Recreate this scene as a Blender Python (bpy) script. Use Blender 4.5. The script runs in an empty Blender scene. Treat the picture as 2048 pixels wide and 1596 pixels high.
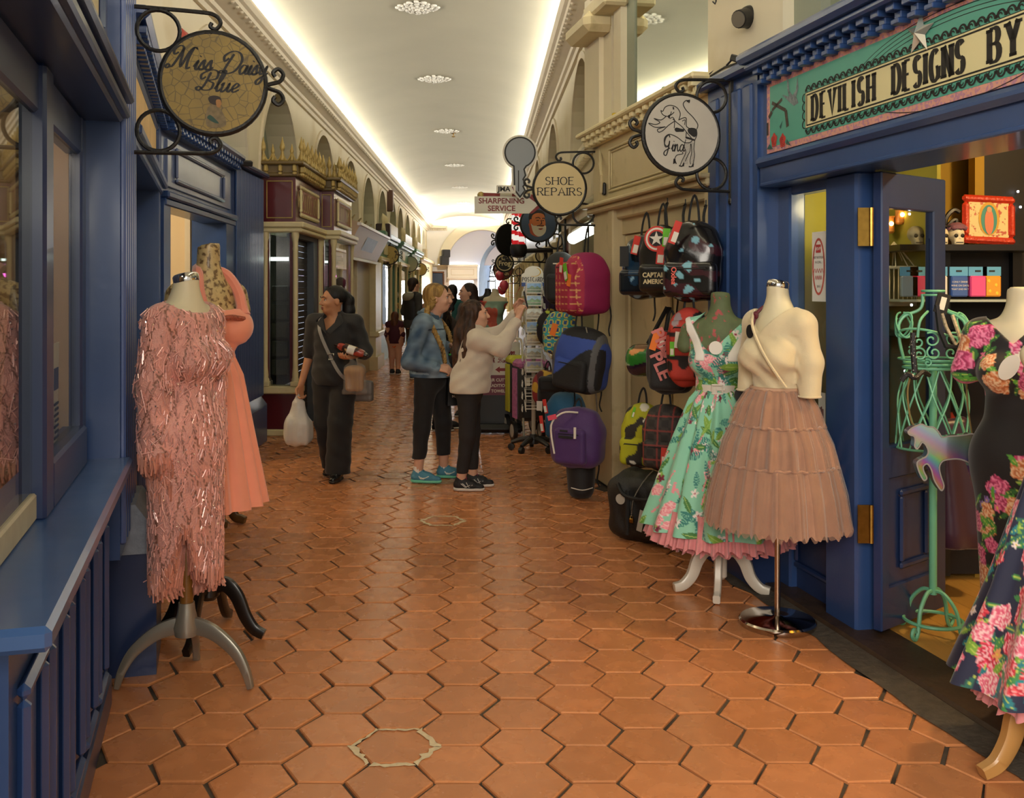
import bpy,bmesh,random
import numpy as np
from math import*
from mathutils import Vector,Matrix
random.seed(7)
rng=np.random.default_rng(7)
sc=bpy.context.scene
COL=sc.collection
# camera, light, exposure
FPX,VPX,VPY,EYE=1953.0,966.0,573.0,1.58
cam_d=bpy.data.cameras.new('camera')
cam_d.sensor_width=36.0
cam_d.lens=36.0*FPX/2048
cam_d.shift_x=(1024-VPX)/2048
cam_d.shift_y=(VPY-798)/2048
cam_d.clip_start=0.05
cam=bpy.data.objects.new('camera',cam_d)
cam.location=(0,0,EYE)
cam.rotation_euler=(pi/2,0,0)
COL.objects.link(cam)
sc.camera=cam
world=bpy.data.worlds.new('world')
sc.world=world
world.use_nodes=True
bgn=world.node_tree.nodes['Background']
bgn.inputs[0].default_value=(1.0,0.93,0.82,1)
bgn.inputs[1].default_value=0.50
def area(name,loc,size,power,col,target,spread=pi):
 d=bpy.data.lights.new(name,'AREA')
 d.shape='RECTANGLE'
 d.size,d.size_y=size
 d.energy=power
 d.color=col
 d.spread=spread
 o=bpy.data.objects.new(name,d)
 o.location=loc
 o.rotation_euler=(Vector(target)-Vector(loc)).to_track_quat('-Z','Y').to_euler()
 COL.objects.link(o)
 return o
def point(name,loc,power,col,r=0.05):
 d=bpy.data.lights.new(name,'POINT')
 d.energy=power
 d.color=col
 d.shadow_soft_size=r
 o=bpy.data.objects.new(name,d)
 o.location=loc
 COL.objects.link(o)
 return o
WARM=(1.0,0.86,0.66)
SOFT=(1.0,0.955,0.87)
def cove(name,x,dx,y0,y1,power):
 d=bpy.data.lights.new(name,'AREA');d.shape='RECTANGLE'
 d.size,d.size_y=0.06,y1-y0
 d.energy=power;d.color=SOFT
 o=bpy.data.objects.new(name,d)
 o.location=(x,(y0+y1)/2,4.17)
 zc=Vector((-dx,0,-0.75)).normalized()
 yc=Vector((0,1,0));xc=yc.cross(zc)
 o.rotation_euler=Matrix((xc,yc,zc)).transposed().to_euler()
 COL.objects.link(o)
cove('cove_strip',-2.26,1,1.5,30,300)
cove('cove_strip',0.87,-1,1.5,30,300)
cove('cove_strip',-2.26,1,30,40.5,260)
cove('cove_strip',0.87,-1,30,40.5,260)
area('hall_daylight',(-0.6,-3.5,3.6),(5.0,3.0),330,(1.0,0.92,0.80),(-0.2,5,1.2))
area('street_daylight',(-0.4,45.2,1.9),(2.2,2.6),260,(0.93,0.96,1.0),(-0.3,30,0.9))
point('shop_lamp',(2.75,3.7,2.6),60,(1.0,0.72,0.36),0.08)
point('shop_lamp',(1.80,4.88,2.0),3.0,(1.0,0.78,0.42),0.06)
point('shop_lamp',(-3.5,7.6,2.5),40,(1.0,0.80,0.55),0.1)
point('shop_lamp',(-1.50,3.0,2.1),3.5,(1.0,0.80,0.60),0.08)
point('shop_lamp',(-2.9,13.0,2.2),40,(0.9,0.93,1.0),0.1)
point('shop_lamp',(-2.9,20.5,2.2),30,WARM,0.1)
point('end_bay_fill',(-0.7,37.0,3.5),130,(0.97,0.97,1.0),0.02)  # unseen fill, added to brighten the end wall; no fitting hangs there
sc.view_settings.view_transform='Standard'
sc.view_settings.look='None'
sc.view_settings.gamma=1
sc.view_settings.use_curve_mapping=False
sc.view_settings.exposure=0.55
sc.cycles.max_bounces=7
sc.cycles.diffuse_bounces=4
sc.cycles.glossy_bounces=3
sc.cycles.transmission_bounces=4
sc.cycles.transparent_max_bounces=10
sc.cycles.caustics_reflective=False
sc.cycles.caustics_refractive=False
sc.cycles.sample_clamp_indirect=6
# helpers
def P(px,py,Y):
 """the point at depth Y seen at photo pixel (px, py)"""
 return Vector(((px-VPX)*Y/FPX,Y,EYE-(py-VPY)*Y/FPX))
def lin(c):
 if isinstance(c,str):
  c=tuple(int(c[i:i+2],16)for i in(0,2,4))
 r=[]
 for v in c[:3]:
  v=v/255
  r.append(v/12.92 if v<=0.04045 else((v+0.055)/1.055)**2.4)
 return(*r,1.0)
MATS={}
def mat(name,col='808080',rough=0.55,metal=0,var=0.0,vs=6,bump=0,bs=60,attr=False,emit=0,ecol=None,alpha=1,trans=0,coat=0,sheen=0,st=(1,1,1),spec=0.5,rvar=0,col2=None,c2=(0.45,0.6),c2s=3,isl=0,aniso=0):
 if name in MATS:
  return MATS[name]
 m=bpy.data.materials.new(name)
 m.use_nodes=True
 nt=m.node_tree
 N,L=nt.nodes,nt.links
 b=N['Principled BSDF']
 S=b.inputs
 S['Roughness'].default_value=rough
 S['Metallic'].default_value=metal
 S['Alpha'].default_value=alpha
 S['Transmission Weight'].default_value=trans
 S['Coat Weight'].default_value=coat
 S['Coat Roughness'].default_value=0.12
 S['Sheen Weight'].default_value=sheen
 S['Specular IOR Level'].default_value=spec
 tc=N.new('ShaderNodeTexCoord')
 mp=N.new('ShaderNodeMapping')
 mp.inputs['Scale'].default_value=st
 L.new(tc.outputs['Object'],mp.inputs[0])
 def noise(scale,detail=3):
  n=N.new('ShaderNodeTexNoise')
  n.inputs['Scale'].default_value=scale
  n.inputs['Detail'].default_value=detail
  L.new(mp.outputs[0],n.inputs['Vector'])
  return n
 if attr:
  a=N.new('ShaderNodeAttribute');a.attribute_name='col'
  src=a.outputs['Color']
 else:
  a=N.new('ShaderNodeRGB');a.outputs[0].default_value=lin(col)
  src=a.outputs[0]
 if col2:
  n=noise(c2s,5)
  r=N.new('ShaderNodeMapRange')
  r.inputs[1].default_value,r.inputs[2].default_value=c2
  L.new(n.outputs['Fac'],r.inputs[0])
  mx=N.new('ShaderNodeMix');mx.data_type='RGBA'
  L.new(r.outputs[0],mx.inputs[0]);L.new(src,mx.inputs[6]);mx.inputs[7].default_value=lin(col2)
  src=mx.outputs[2]
 def scaled(src,fac_out,lo,hi):
  r=N.new('ShaderNodeMapRange')
  r.inputs[3].default_value,r.inputs[4].default_value=lo,hi
  L.new(fac_out,r.inputs[0])
  v=N.new('ShaderNodeVectorMath');v.operation='SCALE'
  L.new(src,v.inputs[0]);L.new(r.outputs[0],v.inputs['Scale'])
  return v.outputs[0]
 if var:
  n=noise(vs,4)
  r=N.new('ShaderNodeMapRange');r.inputs[1].default_value,r.inputs[2].default_value=0.25,0.75
  L.new(n.outputs['Fac'],r.inputs[0])
  src=scaled(src,r.outputs[0],1-var,1+var)
 if isl:
  g=N.new('ShaderNodeNewGeometry');oi=N.new('ShaderNodeObjectInfo')
  ad=N.new('ShaderNodeMath');ad.operation='ADD'
  L.new(g.outputs['Random Per Island'],ad.inputs[0]);L.new(oi.outputs['Random'],ad.inputs[1])
  fr=N.new('ShaderNodeMath');fr.operation='FRACT';L.new(ad.outputs[0],fr.inputs[0])
  src=scaled(src,fr.outputs[0],1-isl,1+isl)
 L.new(src,S['Base Color'])
 if rvar:
  n=noise(vs*1.7,3)
  r=N.new('ShaderNodeMapRange');r.inputs[3].default_value,r.inputs[4].default_value=max(0,rough-rvar),rough+rvar
  L.new(n.outputs['Fac'],r.inputs[0]);L.new(r.outputs[0],S['Roughness'])
 if bump:
  n=noise(bs,3)
  bp=N.new('ShaderNodeBump');bp.inputs['Strength'].default_value=bump;bp.inputs['Distance'].default_value=0.01
  L.new(n.outputs['Fac'],bp.inputs['Height']);L.new(bp.outputs[0],S['Normal'])
 if emit:
  if ecol:
   S['Emission Color'].default_value=lin(ecol)
  else:
   L.new(src,S['Emission Color'])
  S['Emission Strength'].default_value=emit
 MATS[name]=m
 return m
def glass(name,tint='e8f0ee',refl=0.12,rough=0.02,ior=1.45):
 """thin pane: mostly see-through, mirror-like with a Fresnel edge"""
 if name in MATS:
  return MATS[name]
 m=bpy.data.materials.new(name);m.use_nodes=True
 nt=m.node_tree;N,L=nt.nodes,nt.links
 N.remove(N['Principled BSDF'])
 out=N['Material Output']
 t=N.new('ShaderNodeBsdfTransparent');t.inputs[0].default_value=lin(tint)
 g=N.new('ShaderNodeBsdfGlossy');g.inputs['Roughness'].default_value=rough
 fr=N.new('ShaderNodeFresnel');fr.inputs[0].default_value=ior
 ad=N.new('ShaderNodeMath');ad.operation='ADD';ad.use_clamp=True;ad.inputs[1].default_value=refl
 L.new(fr.outputs[0],ad.inputs[0])
 ge=N.new('ShaderNodeNewGeometry');sb=N.new('ShaderNodeMath');sb.operation='SUBTRACT';sb.use_clamp=True
 L.new(ad.outputs[0],sb.inputs[0]);L.new(ge.outputs['Backfacing'],sb.inputs[1])
 mx=N.new('ShaderNodeMixShader')
 L.new(sb.outputs[0],mx.inputs[0]);L.new(t.outputs[0],mx.inputs[1]);L.new(g.outputs[0],mx.inputs[2])
 L.new(mx.outputs[0],out.inputs[0])
 MATS[name]=m
 return m
WORLDMODE={}
def thing(name,label,cat,loc=(0,0,0),rz=0,group=None,local=False):
 o=bpy.data.objects.new(name,None)
 o.empty_display_size=0.1
 o.location=loc;o.rotation_euler=(0,0,rz)
 COL.objects.link(o)
 tag(o,label,cat,group)
 if not local:
  WORLDMODE[o.name]=(Matrix.Translation(Vector(loc))@Matrix.Rotation(rz,4,'Z')).inverted()
 return o
def tag(o,label,cat,group=None):
 o['label']=label
 o['category']=cat
 if group:o['group']=group
 return o
def struct(o,label=None):
 o['kind']='structure'
 if label:o['label']=label
 return o
def adopt(o,parent):
 if parent is not None:
  o.parent=parent
  if parent.name in WORLDMODE:
   o.matrix_parent_inverse=WORLDMODE[parent.name]
 return o
def mk(name,me,m,parent=None,M=None,label=None):
 o=bpy.data.objects.new(name,me)
 COL.objects.link(o)
 if m is not None and not me.materials:
  me.materials.append(m)
 adopt(o,parent)
 if M is not None:
  o.matrix_basis=M
 if label:o['label']=label
 return o
def _cham():
 bm=bmesh.new()
 pts=[]
 for sx in(-1,1):
  for sy in(-1,1):
   for sz in(-1,1):
    for ax in range(3):
     p=[sx*.8,sy*.8,sz*.8];p[ax]=(sx,sy,sz)[ax]
     pts.append((sx,sy,sz,ax));bm.verts.new(p)
 bm.verts.ensure_lookup_table()
 bmesh.ops.convex_hull(bm,input=bm.verts)
 bmesh.ops.dissolve_limit(bm,angle_limit=0.01,verts=bm.verts,edges=bm.edges)
 bm.verts.ensure_lookup_table()
 fs=[tuple(v.index for v in f.verts)for f in bm.faces]
 bm.free()
 return pts,fs
CHP,CHF=_cham()
def frame(P0,d,out):
 d=Vector((d[0],d[1],0)).normalized();o=Vector((out[0],out[1],0)).normalized()
 M=Matrix.Identity(4)
 M.col[0][:3]=d;M.col[1][:3]=o;M.col[2][:3]=(0,0,1);M.col[3][:3]=(P0[0],P0[1],P0[2]if len(P0)>2 else 0)
 return M
def RX(a):return Matrix.Rotation(a,4,'X')
def RY(a):return Matrix.Rotation(a,4,'Y')
def RZ(a):return Matrix.Rotation(a,4,'Z')
def TR(*p):return Matrix.Translation(Vector(p if len(p)==3 else p[0]))
def crom(pts,n=6,closed=False):
 """Catmull-Rom through the points"""
 p=[np.array(q,float)for q in pts]
 if len(p)<3:return[tuple(q)for q in p]
 m=len(p);out=[]
 for i in range(m if closed else m-1):
  g=(lambda j:p[j%m])if closed else(lambda j:p[min(max(j,0),m-1)])
  a,b,c,d=g(i-1),g(i),g(i+1),g(i+2)
  for k in range(n):
   t=k/n
   out.append(tuple(0.5*(2*b+(c-a)*t+(2*a-5*b+4*c-d)*t*t+(3*b-a-3*c+d)*t**3)))
 if not closed:out.append(tuple(p[-1]))
 return out
class MB:
 def __init__(s,M=None):
  s.v,s.f,s.M,s.c=[],[],M,[]
  s.flip=False
 def add(s,vs,fs,M=None,col=None):
  n=len(s.v)
  T=s.M
  if M is not None:T=(s.M@M)if s.M is not None else M
  if T is not None:
   fl=T.to_3x3().determinant()<0
   vs=[T@Vector(p)for p in vs]
  else:fl=False
  s.v+=[tuple(p)for p in vs]
  s.f+=[tuple(i+n for i in(reversed(f)if fl else f))for f in fs]
  if col is not None:
   s.c+=[(n,len(vs),lin(col))]
  return s
 def box(s,lo,hi,b=0.0,M=None,col=None):
  c=[(lo[i]+hi[i])/2 for i in range(3)];h=[abs(hi[i]-lo[i])/2 for i in range(3)]
  if b<=0:
   vs=[(c[0]+x*h[0],c[1]+y*h[1],c[2]+z*h[2])for x in(-1,1)for y in(-1,1)for z in(-1,1)]
   fs=[(0,1,3,2),(4,6,7,5),(0,4,5,1),(2,3,7,6),(0,2,6,4),(1,5,7,3)]
   return s.add(vs,fs,M,col)
  b=min(b,min(h)*.95)
  vs=[]
  for sx,sy,sz,ax in CHP:
   q=[sx*(h[0]-b),sy*(h[1]-b),sz*(h[2]-b)]
   q[ax]=(sx,sy,sz)[ax]*h[ax]
   vs.append((c[0]+q[0],c[1]+q[1],c[2]+q[2]))
  return s.add(vs,CHF,M,col)
 def cbox(s,c,d,b=0.0,M=None,col=None):
  return s.box([c[i]-d[i]/2 for i in range(3)],[c[i]+d[i]/2 for i in range(3)],b,M,col)
 def tube(s,pts,r,n=8,closed=False,col=None,cap=True,M=None):
  pts=[Vector(p)for p in pts]
  m=len(pts)
  if not hasattr(r,'__len__'):r=[r]*m
  t0=None;vs=[]
  for i in range(m):
   a=pts[i-1]if(i or closed)else pts[0]
   b=pts[(i+1)%m]if(i<m-1 or closed)else pts[-1]
   t=(b-a)
   t=t.normalized()if t.length>1e-9 else Vector((0,0,1))
   if t0 is None:
    u=t.orthogonal().normalized()
   else:
    u=(u-t*u.dot(t))
    u=u.normalized()if u.length>1e-6 else t.orthogonal().normalized()
   t0=t
   w=t.cross(u)
   for k in range(n):
    a_=2*pi*k/n
    vs.append(pts[i]+(u*cos(a_)+w*sin(a_))*r[i])
  fs=[]
  for i in range(m if closed else m-1):
   for k in range(n):
    a_,b_=i*n+k,i*n+(k+1)%n
    c_,d_=((i+1)%m)*n+(k+1)%n,((i+1)%m)*n+k
    fs.append((a_,b_,c_,d_))
  if not closed and cap:
   fs+=[tuple(range(n-1,-1,-1)),tuple(range((m-1)*n,m*n))]
  return s.add(vs,fs,M,col)
 def lathe(s,prof,n=24,c=(0,0,0),M=None,sx=1,sy=1,col=None):
  """profile of (r, z)"""
  vs=[(c[0]+r*cos(2*pi*k/n)*sx,c[1]+r*sin(2*pi*k/n)*sy,c[2]+z)for r,z in prof for k in range(n)]
  fs=[(i*n+k,i*n+(k+1)%n,(i+1)*n+(k+1)%n,(i+1)*n+k)for i in range(len(prof)-1)for k in range(n)]
  fs+=[tuple(range(n-1,-1,-1)),tuple(range((len(prof)-1)*n,len(prof)*n))]
  return s.add(vs,fs,M,col)
 def sph(s,c,r,n=12,m=8,M=None,col=None):
  r=r if hasattr(r,'__len__')else(r,r,r)
  vs=[(c[0],c[1],c[2]-r[2])]
  for j in range(1,m):
   a=-pi/2+pi*j/m
   vs+=[(c[0]+r[0]*cos(a)*cos(2*pi*k/n),c[1]+r[1]*cos(a)*sin(2*pi*k/n),c[2]+r[2]*sin(a))for k in range(n)]
  vs.append((c[0],c[1],c[2]+r[2]))
  fs=[(0,1+(k+1)%n,1+k)for k in range(n)]
  for j in range(m-2):
   for k in range(n):
    a,b=1+j*n+k,1+j*n+(k+1)%n
    fs.append((a,b,b+n,a+n))
  o=1+(m-2)*n
  fs+=[(o+k,o+(k+1)%n,len(vs)-1)for k in range(n)]
  return s.add(vs,fs,M,col)
 def prism(s,poly,d0,d1,M=None,col=None,back=True):
  """outline in local (x, z) extruded along y from d0 to d1; simple polygons only"""
  n=len(poly)
  vs=[(x,d0,z)for x,z in poly]+[(x,d1,z)for x,z in poly]
  fs=[tuple(range(n)),tuple(range(2*n-1,n-1,-1))]
  fs+=[(i,i+n,(i+1)%n+n,(i+1)%n)for i in range(n)]
  return s.add(vs,fs,M,col)
 def sheet(s,poly,M=None,col=None):
  return s.add([(x,0,z)for x,z in poly],[tuple(range(len(poly)))],M,col)
 def ribbon(s,pts,w,M=None,thin=None,y=0.0,col=None,closed=False):
  """flat stroke in local (x, z); w across, thinner when it runs sideways if thin is given"""
  p=[np.array(q,float)for q in pts]
  m=len(p);vs=[]
  for i in range(m):
   a=p[i-1]if(i or closed)else p[0];b=p[(i+1)%m]if(i<m-1 or closed)else p[-1]
   d0=p[i]-a;d1=b-p[i]
   l0,l1=np.hypot(*d0),np.hypot(*d1)
   d0=d0/l0 if l0>1e-9 else d1/max(l1,1e-9);d1=d1/l1 if l1>1e-9 else d0
   t=d0+d1;tl=np.hypot(*t)
   t=t/tl if tl>1e-3 else d0
   nrm=np.array([-t[1],t[0]])
   ww=w if thin is None else thin+(w-thin)*abs(t[1])**1.5
   mit=1/max(0.55,abs(np.dot(nrm,[-d0[1],d0[0]])))
   q0,q1=p[i]+nrm*ww/2*mit,p[i]-nrm*ww/2*mit
   vs+=[(q0[0],y,q0[1]),(q1[0],y,q1[1])]
  fs=[(2*i,2*i+1,(2*i+3)%(2*m),(2*i+2)%(2*m))for i in range(m if closed else m-1)]
  return s.add(vs,fs,M,col)
 def mesh(s,name,smooth=False,ang=None):
  me=bpy.data.meshes.new(name)
  me.from_pydata(s.v,[],s.f)
  if s.c:
   a=me.color_attributes.new('col','FLOAT_COLOR','POINT')
   arr=np.ones((len(s.v),4),np.float32)*.5
   for n,k,c in s.c:arr[n:n+k]=c
   a.data.foreach_set('color',arr.ravel())
  if smooth:
   me.polygons.foreach_set('use_smooth',[True]*len(me.polygons))
   if ang:
    me.set_sharp_from_angle(angle=ang)
  return me
 def obj(s,name,m,parent=None,smooth=False,ang=0.7,label=None,M=None):
  return mk(name,s.mesh(name,smooth,ang if smooth else None),m,parent,M,label)
def grid_mesh(name,pts,m,parent=None,closed_u=True,colors=None,label=None,smooth=True,cap=False):
 """pts: (nv, nu, 3) array -> quad sheet, closed around u"""
 nv,nu=pts.shape[:2]
 idx=np.arange(nv*nu).reshape(nv,nu)
 if closed_u:
  nx=np.roll(idx,-1,1)
  a,b,c,d=idx[:-1],nx[:-1],nx[1:],idx[1:]
 else:
  a,b,c,d=idx[:-1,:-1],idx[:-1,1:],idx[1:,1:],idx[1:,:-1]
 q=np.stack([a,b,c,d],-1).reshape(-1,4)
 return np_mesh(name,pts.reshape(-1,3),q,m,parent,None if colors is None else colors.reshape(-1,colors.shape[-1]),label,smooth)
def np_mesh(name,v,q,m,parent=None,colors=None,label=None,smooth=True):
 me=bpy.data.meshes.new(name)
 nq=len(q);k=q.shape[1]
 me.vertices.add(len(v));me.vertices.foreach_set('co',np.ascontiguousarray(v,dtype=np.float32).ravel())
 me.loops.add(nq*k);me.loops.foreach_set('vertex_index',np.ascontiguousarray(q,dtype=np.int32).ravel())
 me.polygons.add(nq)
 me.polygons.foreach_set('loop_start',np.arange(0,nq*k,k,dtype=np.int32))
 me.polygons.foreach_set('use_smooth',np.full(nq,smooth))
 me.update(calc_edges=True)
 if colors is not None:
  a=me.color_attributes.new('col','FLOAT_COLOR','POINT')
  if colors.shape[-1]==3:colors=np.concatenate([colors,np.ones((len(colors),1))],1)
  a.data.foreach_set('color',np.ascontiguousarray(colors,dtype=np.float32).ravel())
 return mk(name,me,m,parent,None,label)
 # solid shapes from distance fields (bodies, bags, garments)
class SDF:
 def __init__(s,lo,hi,h):
  s.lo=np.array(lo,float);s.h=h
  s.n=np.maximum(3,np.ceil((np.array(hi)-s.lo)/h).astype(int)+1)
  s.ax=[s.lo[i]+h*np.arange(s.n[i])for i in range(3)]
  s.d=np.full(tuple(s.n),9.0,np.float32)
 def _sl(s,lo,hi,pad):
  sl=[]
  for i in range(3):
   a=int(max(0,floor((lo[i]-pad-s.lo[i])/s.h)));b=int(min(s.n[i],ceil((hi[i]+pad-s.lo[i])/s.h)+1))
   if a>=b:return None,None
   sl.append(slice(a,b))
  g=np.meshgrid(*[s.ax[i][sl[i]]for i in range(3)],indexing='ij',sparse=True)
  return tuple(sl),g
 def _mix(s,sl,e,k,op):
  d=s.d[sl]
  if op=='sub':
   if k>0:
    hh=np.clip(0.5-0.5*(d+e)/k,0,1)
    s.d[sl]=d*(1-hh)+(-e)*hh+k*hh*(1-hh)
   else:s.d[sl]=np.maximum(d,-e)
  else:
   if k>0:
    hh=np.clip(0.5+0.5*(d-e)/k,0,1)
    s.d[sl]=d*(1-hh)+e*hh-k*hh*(1-hh)
   else:s.d[sl]=np.minimum(d,e)
  return s
 def cap(s,a,b,ra,rb=None,k=0.02,op='add',flat=None):
  """tapered capsule; flat=(axis vector, factor) squashes the section along that axis"""
  rb=ra if rb is None else rb
  a=np.array(a,float);b=np.array(b,float)
  R=max(ra,rb)
  sl,g=s._sl(np.minimum(a,b)-R,np.maximum(a,b)+R,2.5*k+2*s.h)
  if sl is None:return s
  ab=b-a;L2=max(1e-9,ab@ab)
  px,py,pz=g[0]-a[0],g[1]-a[1],g[2]-a[2]
  t=np.clip((px*ab[0]+py*ab[1]+pz*ab[2])/L2,0,1)
  qx,qy,qz=px-t*ab[0],py-t*ab[1],pz-t*ab[2]
  if flat is not None:
   n=np.array(flat[0],float);n/=np.linalg.norm(n);f=1/flat[1]-1
   dn=(qx*n[0]+qy*n[1]+qz*n[2])*f
   qx,qy,qz=qx+dn*n[0],qy+dn*n[1],qz+dn*n[2]
  e=np.sqrt(qx*qx+qy*qy+qz*qz)-(ra+(rb-ra)*t)
  return s._mix(sl,e,k,op)
 def chain(s,pts,rs,k=0.02,op='add',flat=None):
  for i in range(len(pts)-1):s.cap(pts[i],pts[i+1],rs[i],rs[i+1],k,op,flat)
  return s
 def ell(s,c,r,k=0.02,R=None,op='add',p=2):
  c=np.array(c,float);r=np.array(r,float);m=r.max()if R is not None else None
  rr=np.array([m]*3)if R is not None else r
  sl,g=s._sl(c-rr,c+rr,2.5*k+2*s.h)
  if sl is None:return s
  x,y,z=g[0]-c[0],g[1]-c[1],g[2]-c[2]
  if R is not None:
   A=np.array(R.to_3x3()).T
   x,y,z=(A[0,0]*x+A[0,1]*y+A[0,2]*z,A[1,0]*x+A[1,1]*y+A[1,2]*z,A[2,0]*x+A[2,1]*y+A[2,2]*z)
  q=(np.abs(x/r[0])**p+np.abs(y/r[1])**p+np.abs(z/r[2])**p)**(1/p)
  e=(q-1)*r.min()
  return s._mix(sl,e,k,op)
 def box(s,c,hd,rnd=0.01,k=0.0,R=None,op='add'):
  c=np.array(c,float);hd=np.array(hd,float)
  rr=np.array([np.linalg.norm(hd)]*3)if R is not None else hd
  sl,g=s._sl(c-rr,c+rr,2.5*k+2*s.h)
  if sl is None:return s
  x,y,z=g[0]-c[0],g[1]-c[1],g[2]-c[2]
  if R is not None:
   A=np.array(R.to_3x3()).T
   x,y,z=(A[0,0]*x+A[0,1]*y+A[0,2]*z,A[1,0]*x+A[1,1]*y+A[1,2]*z,A[2,0]*x+A[2,1]*y+A[2,2]*z)
  qx,qy,qz=np.abs(x)-hd[0]+rnd,np.abs(y)-hd[1]+rnd,np.abs(z)-hd[2]+rnd
  e=np.sqrt(np.maximum(qx,0)**2+np.maximum(qy,0)**2+np.maximum(qz,0)**2)+np.minimum(np.maximum(np.maximum(qx,qy),qz),0)-rnd
  return s._mix(sl,e,k,op)
 def cut(s,p,n,k=0.0):
  """keep the side the normal points away from"""
  n=np.array(n,float);n/=np.linalg.norm(n)
  g=np.meshgrid(*s.ax,indexing='ij',sparse=True)
  e=(g[0]-p[0])*n[0]+(g[1]-p[1])*n[1]+(g[2]-p[2])*n[2]
  s.d=np.maximum(s.d,e.astype(np.float32))
  return s
 def warp(s,f):
  """add a displacement f(x, y, z) to the field"""
  g=np.meshgrid(*s.ax,indexing='ij',sparse=True)
  s.d=s.d+f(*g).astype(np.float32)
  return s
 def nets(s,smooth=1):
  d=s.d
  d[0],d[-1],d[:,0],d[:,-1],d[:,:,0],d[:,:,-1]=[np.maximum(q,1e-3)for q in(d[0],d[-1],d[:,0],d[:,-1],d[:,:,0],d[:,:,-1])]
  neg=d<0
  n0,n1,n2=d.shape
  c=neg.astype(np.int8)
  tot=sum(c[i:n0-1+i,j:n1-1+j,k:n2-1+k]for i in(0,1)for j in(0,1)for k in(0,1))
  act=np.argwhere((tot>0)&(tot<8))
  acc=np.zeros((len(act),3));cnt=np.zeros(len(act))
  for ax in range(3):
   o1,o2=[a for a in range(3)if a!=ax]
   for i in(0,1):
    for j in(0,1):
     off=np.zeros(3,int);off[o1]=i;off[o2]=j
     p=act+off;q=p.copy();q[:,ax]+=1
     a=d[p[:,0],p[:,1],p[:,2]];b=d[q[:,0],q[:,1],q[:,2]]
     m=(a<0)!=(b<0)
     t=np.where(m,a/np.where(a==b,1,a-b),0)
     pos=np.tile(off.astype(float),(len(act),1));pos[:,ax]+=t
     acc+=pos*m[:,None];cnt+=m
  v=s.lo+s.h*(act+acc/np.maximum(cnt,1)[:,None])
  idx=np.full((n0-1,n1-1,n2-1),-1,np.int32)
  idx[act[:,0],act[:,1],act[:,2]]=np.arange(len(act))
  Q=[]
  for ax in range(3):
   o1,o2=[(1,2),(2,0),(0,1)][ax]
   sl_a=[slice(None)]*3;sl_b=[slice(None)]*3
   sl_a[ax]=slice(0,-1);sl_b[ax]=slice(1,None)
   a=neg[tuple(sl_a)];b=neg[tuple(sl_b)]
   e=np.argwhere(a!=b)
   e=e[(e[:,o1]>0)&(e[:,o2]>0)&(e[:,o1]<d.shape[o1]-1)&(e[:,o2]<d.shape[o2]-1)]
   ins=a[e[:,0],e[:,1],e[:,2]]
   def cell(i,j):
    p=e.copy();p[:,o1]-=i;p[:,o2]-=j
    return idx[p[:,0],p[:,1],p[:,2]]
   q=np.stack([cell(1,1),cell(0,1),cell(0,0),cell(1,0)],1)
   q[~ins]=q[~ins][:,::-1]
   Q.append(q)
  q=np.concatenate(Q)
  q=q[(q>=0).all(1)]
  for _ in range(smooth):
   sm=np.zeros_like(v);ct=np.zeros(len(v))
   for i in range(4):
    np.add.at(sm,q[:,i],v[q[:,(i+1)%4]]);np.add.at(ct,q[:,i],1)
    np.add.at(sm,q[:,i],v[q[:,(i-1)%4]]);np.add.at(ct,q[:,i],1)
   v=v*.5+.5*sm/np.maximum(ct,1)[:,None]
  return v,q
 def obj(s,name,m,parent=None,label=None,smooth=1,paint=None,post=None):
  v,q=s.nets(smooth)
  colr=paint(v)if paint else None
  if post is not None:v=post(v)
  return np_mesh(name,v,q,m,parent,colr,label)
def nz(v,sc_=10,seed=0):
 """cheap smooth noise of points (n,3) in about -1..1"""
 r=np.random.default_rng(seed)
 o=np.zeros(len(v))
 for i in range(6):
  k=r.normal(size=3);k=k/np.linalg.norm(k)*sc_*r.uniform(.6,1.8)
  o+=np.sin(v@k+r.uniform(0,6.3))/6*1.7
 return o
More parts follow.
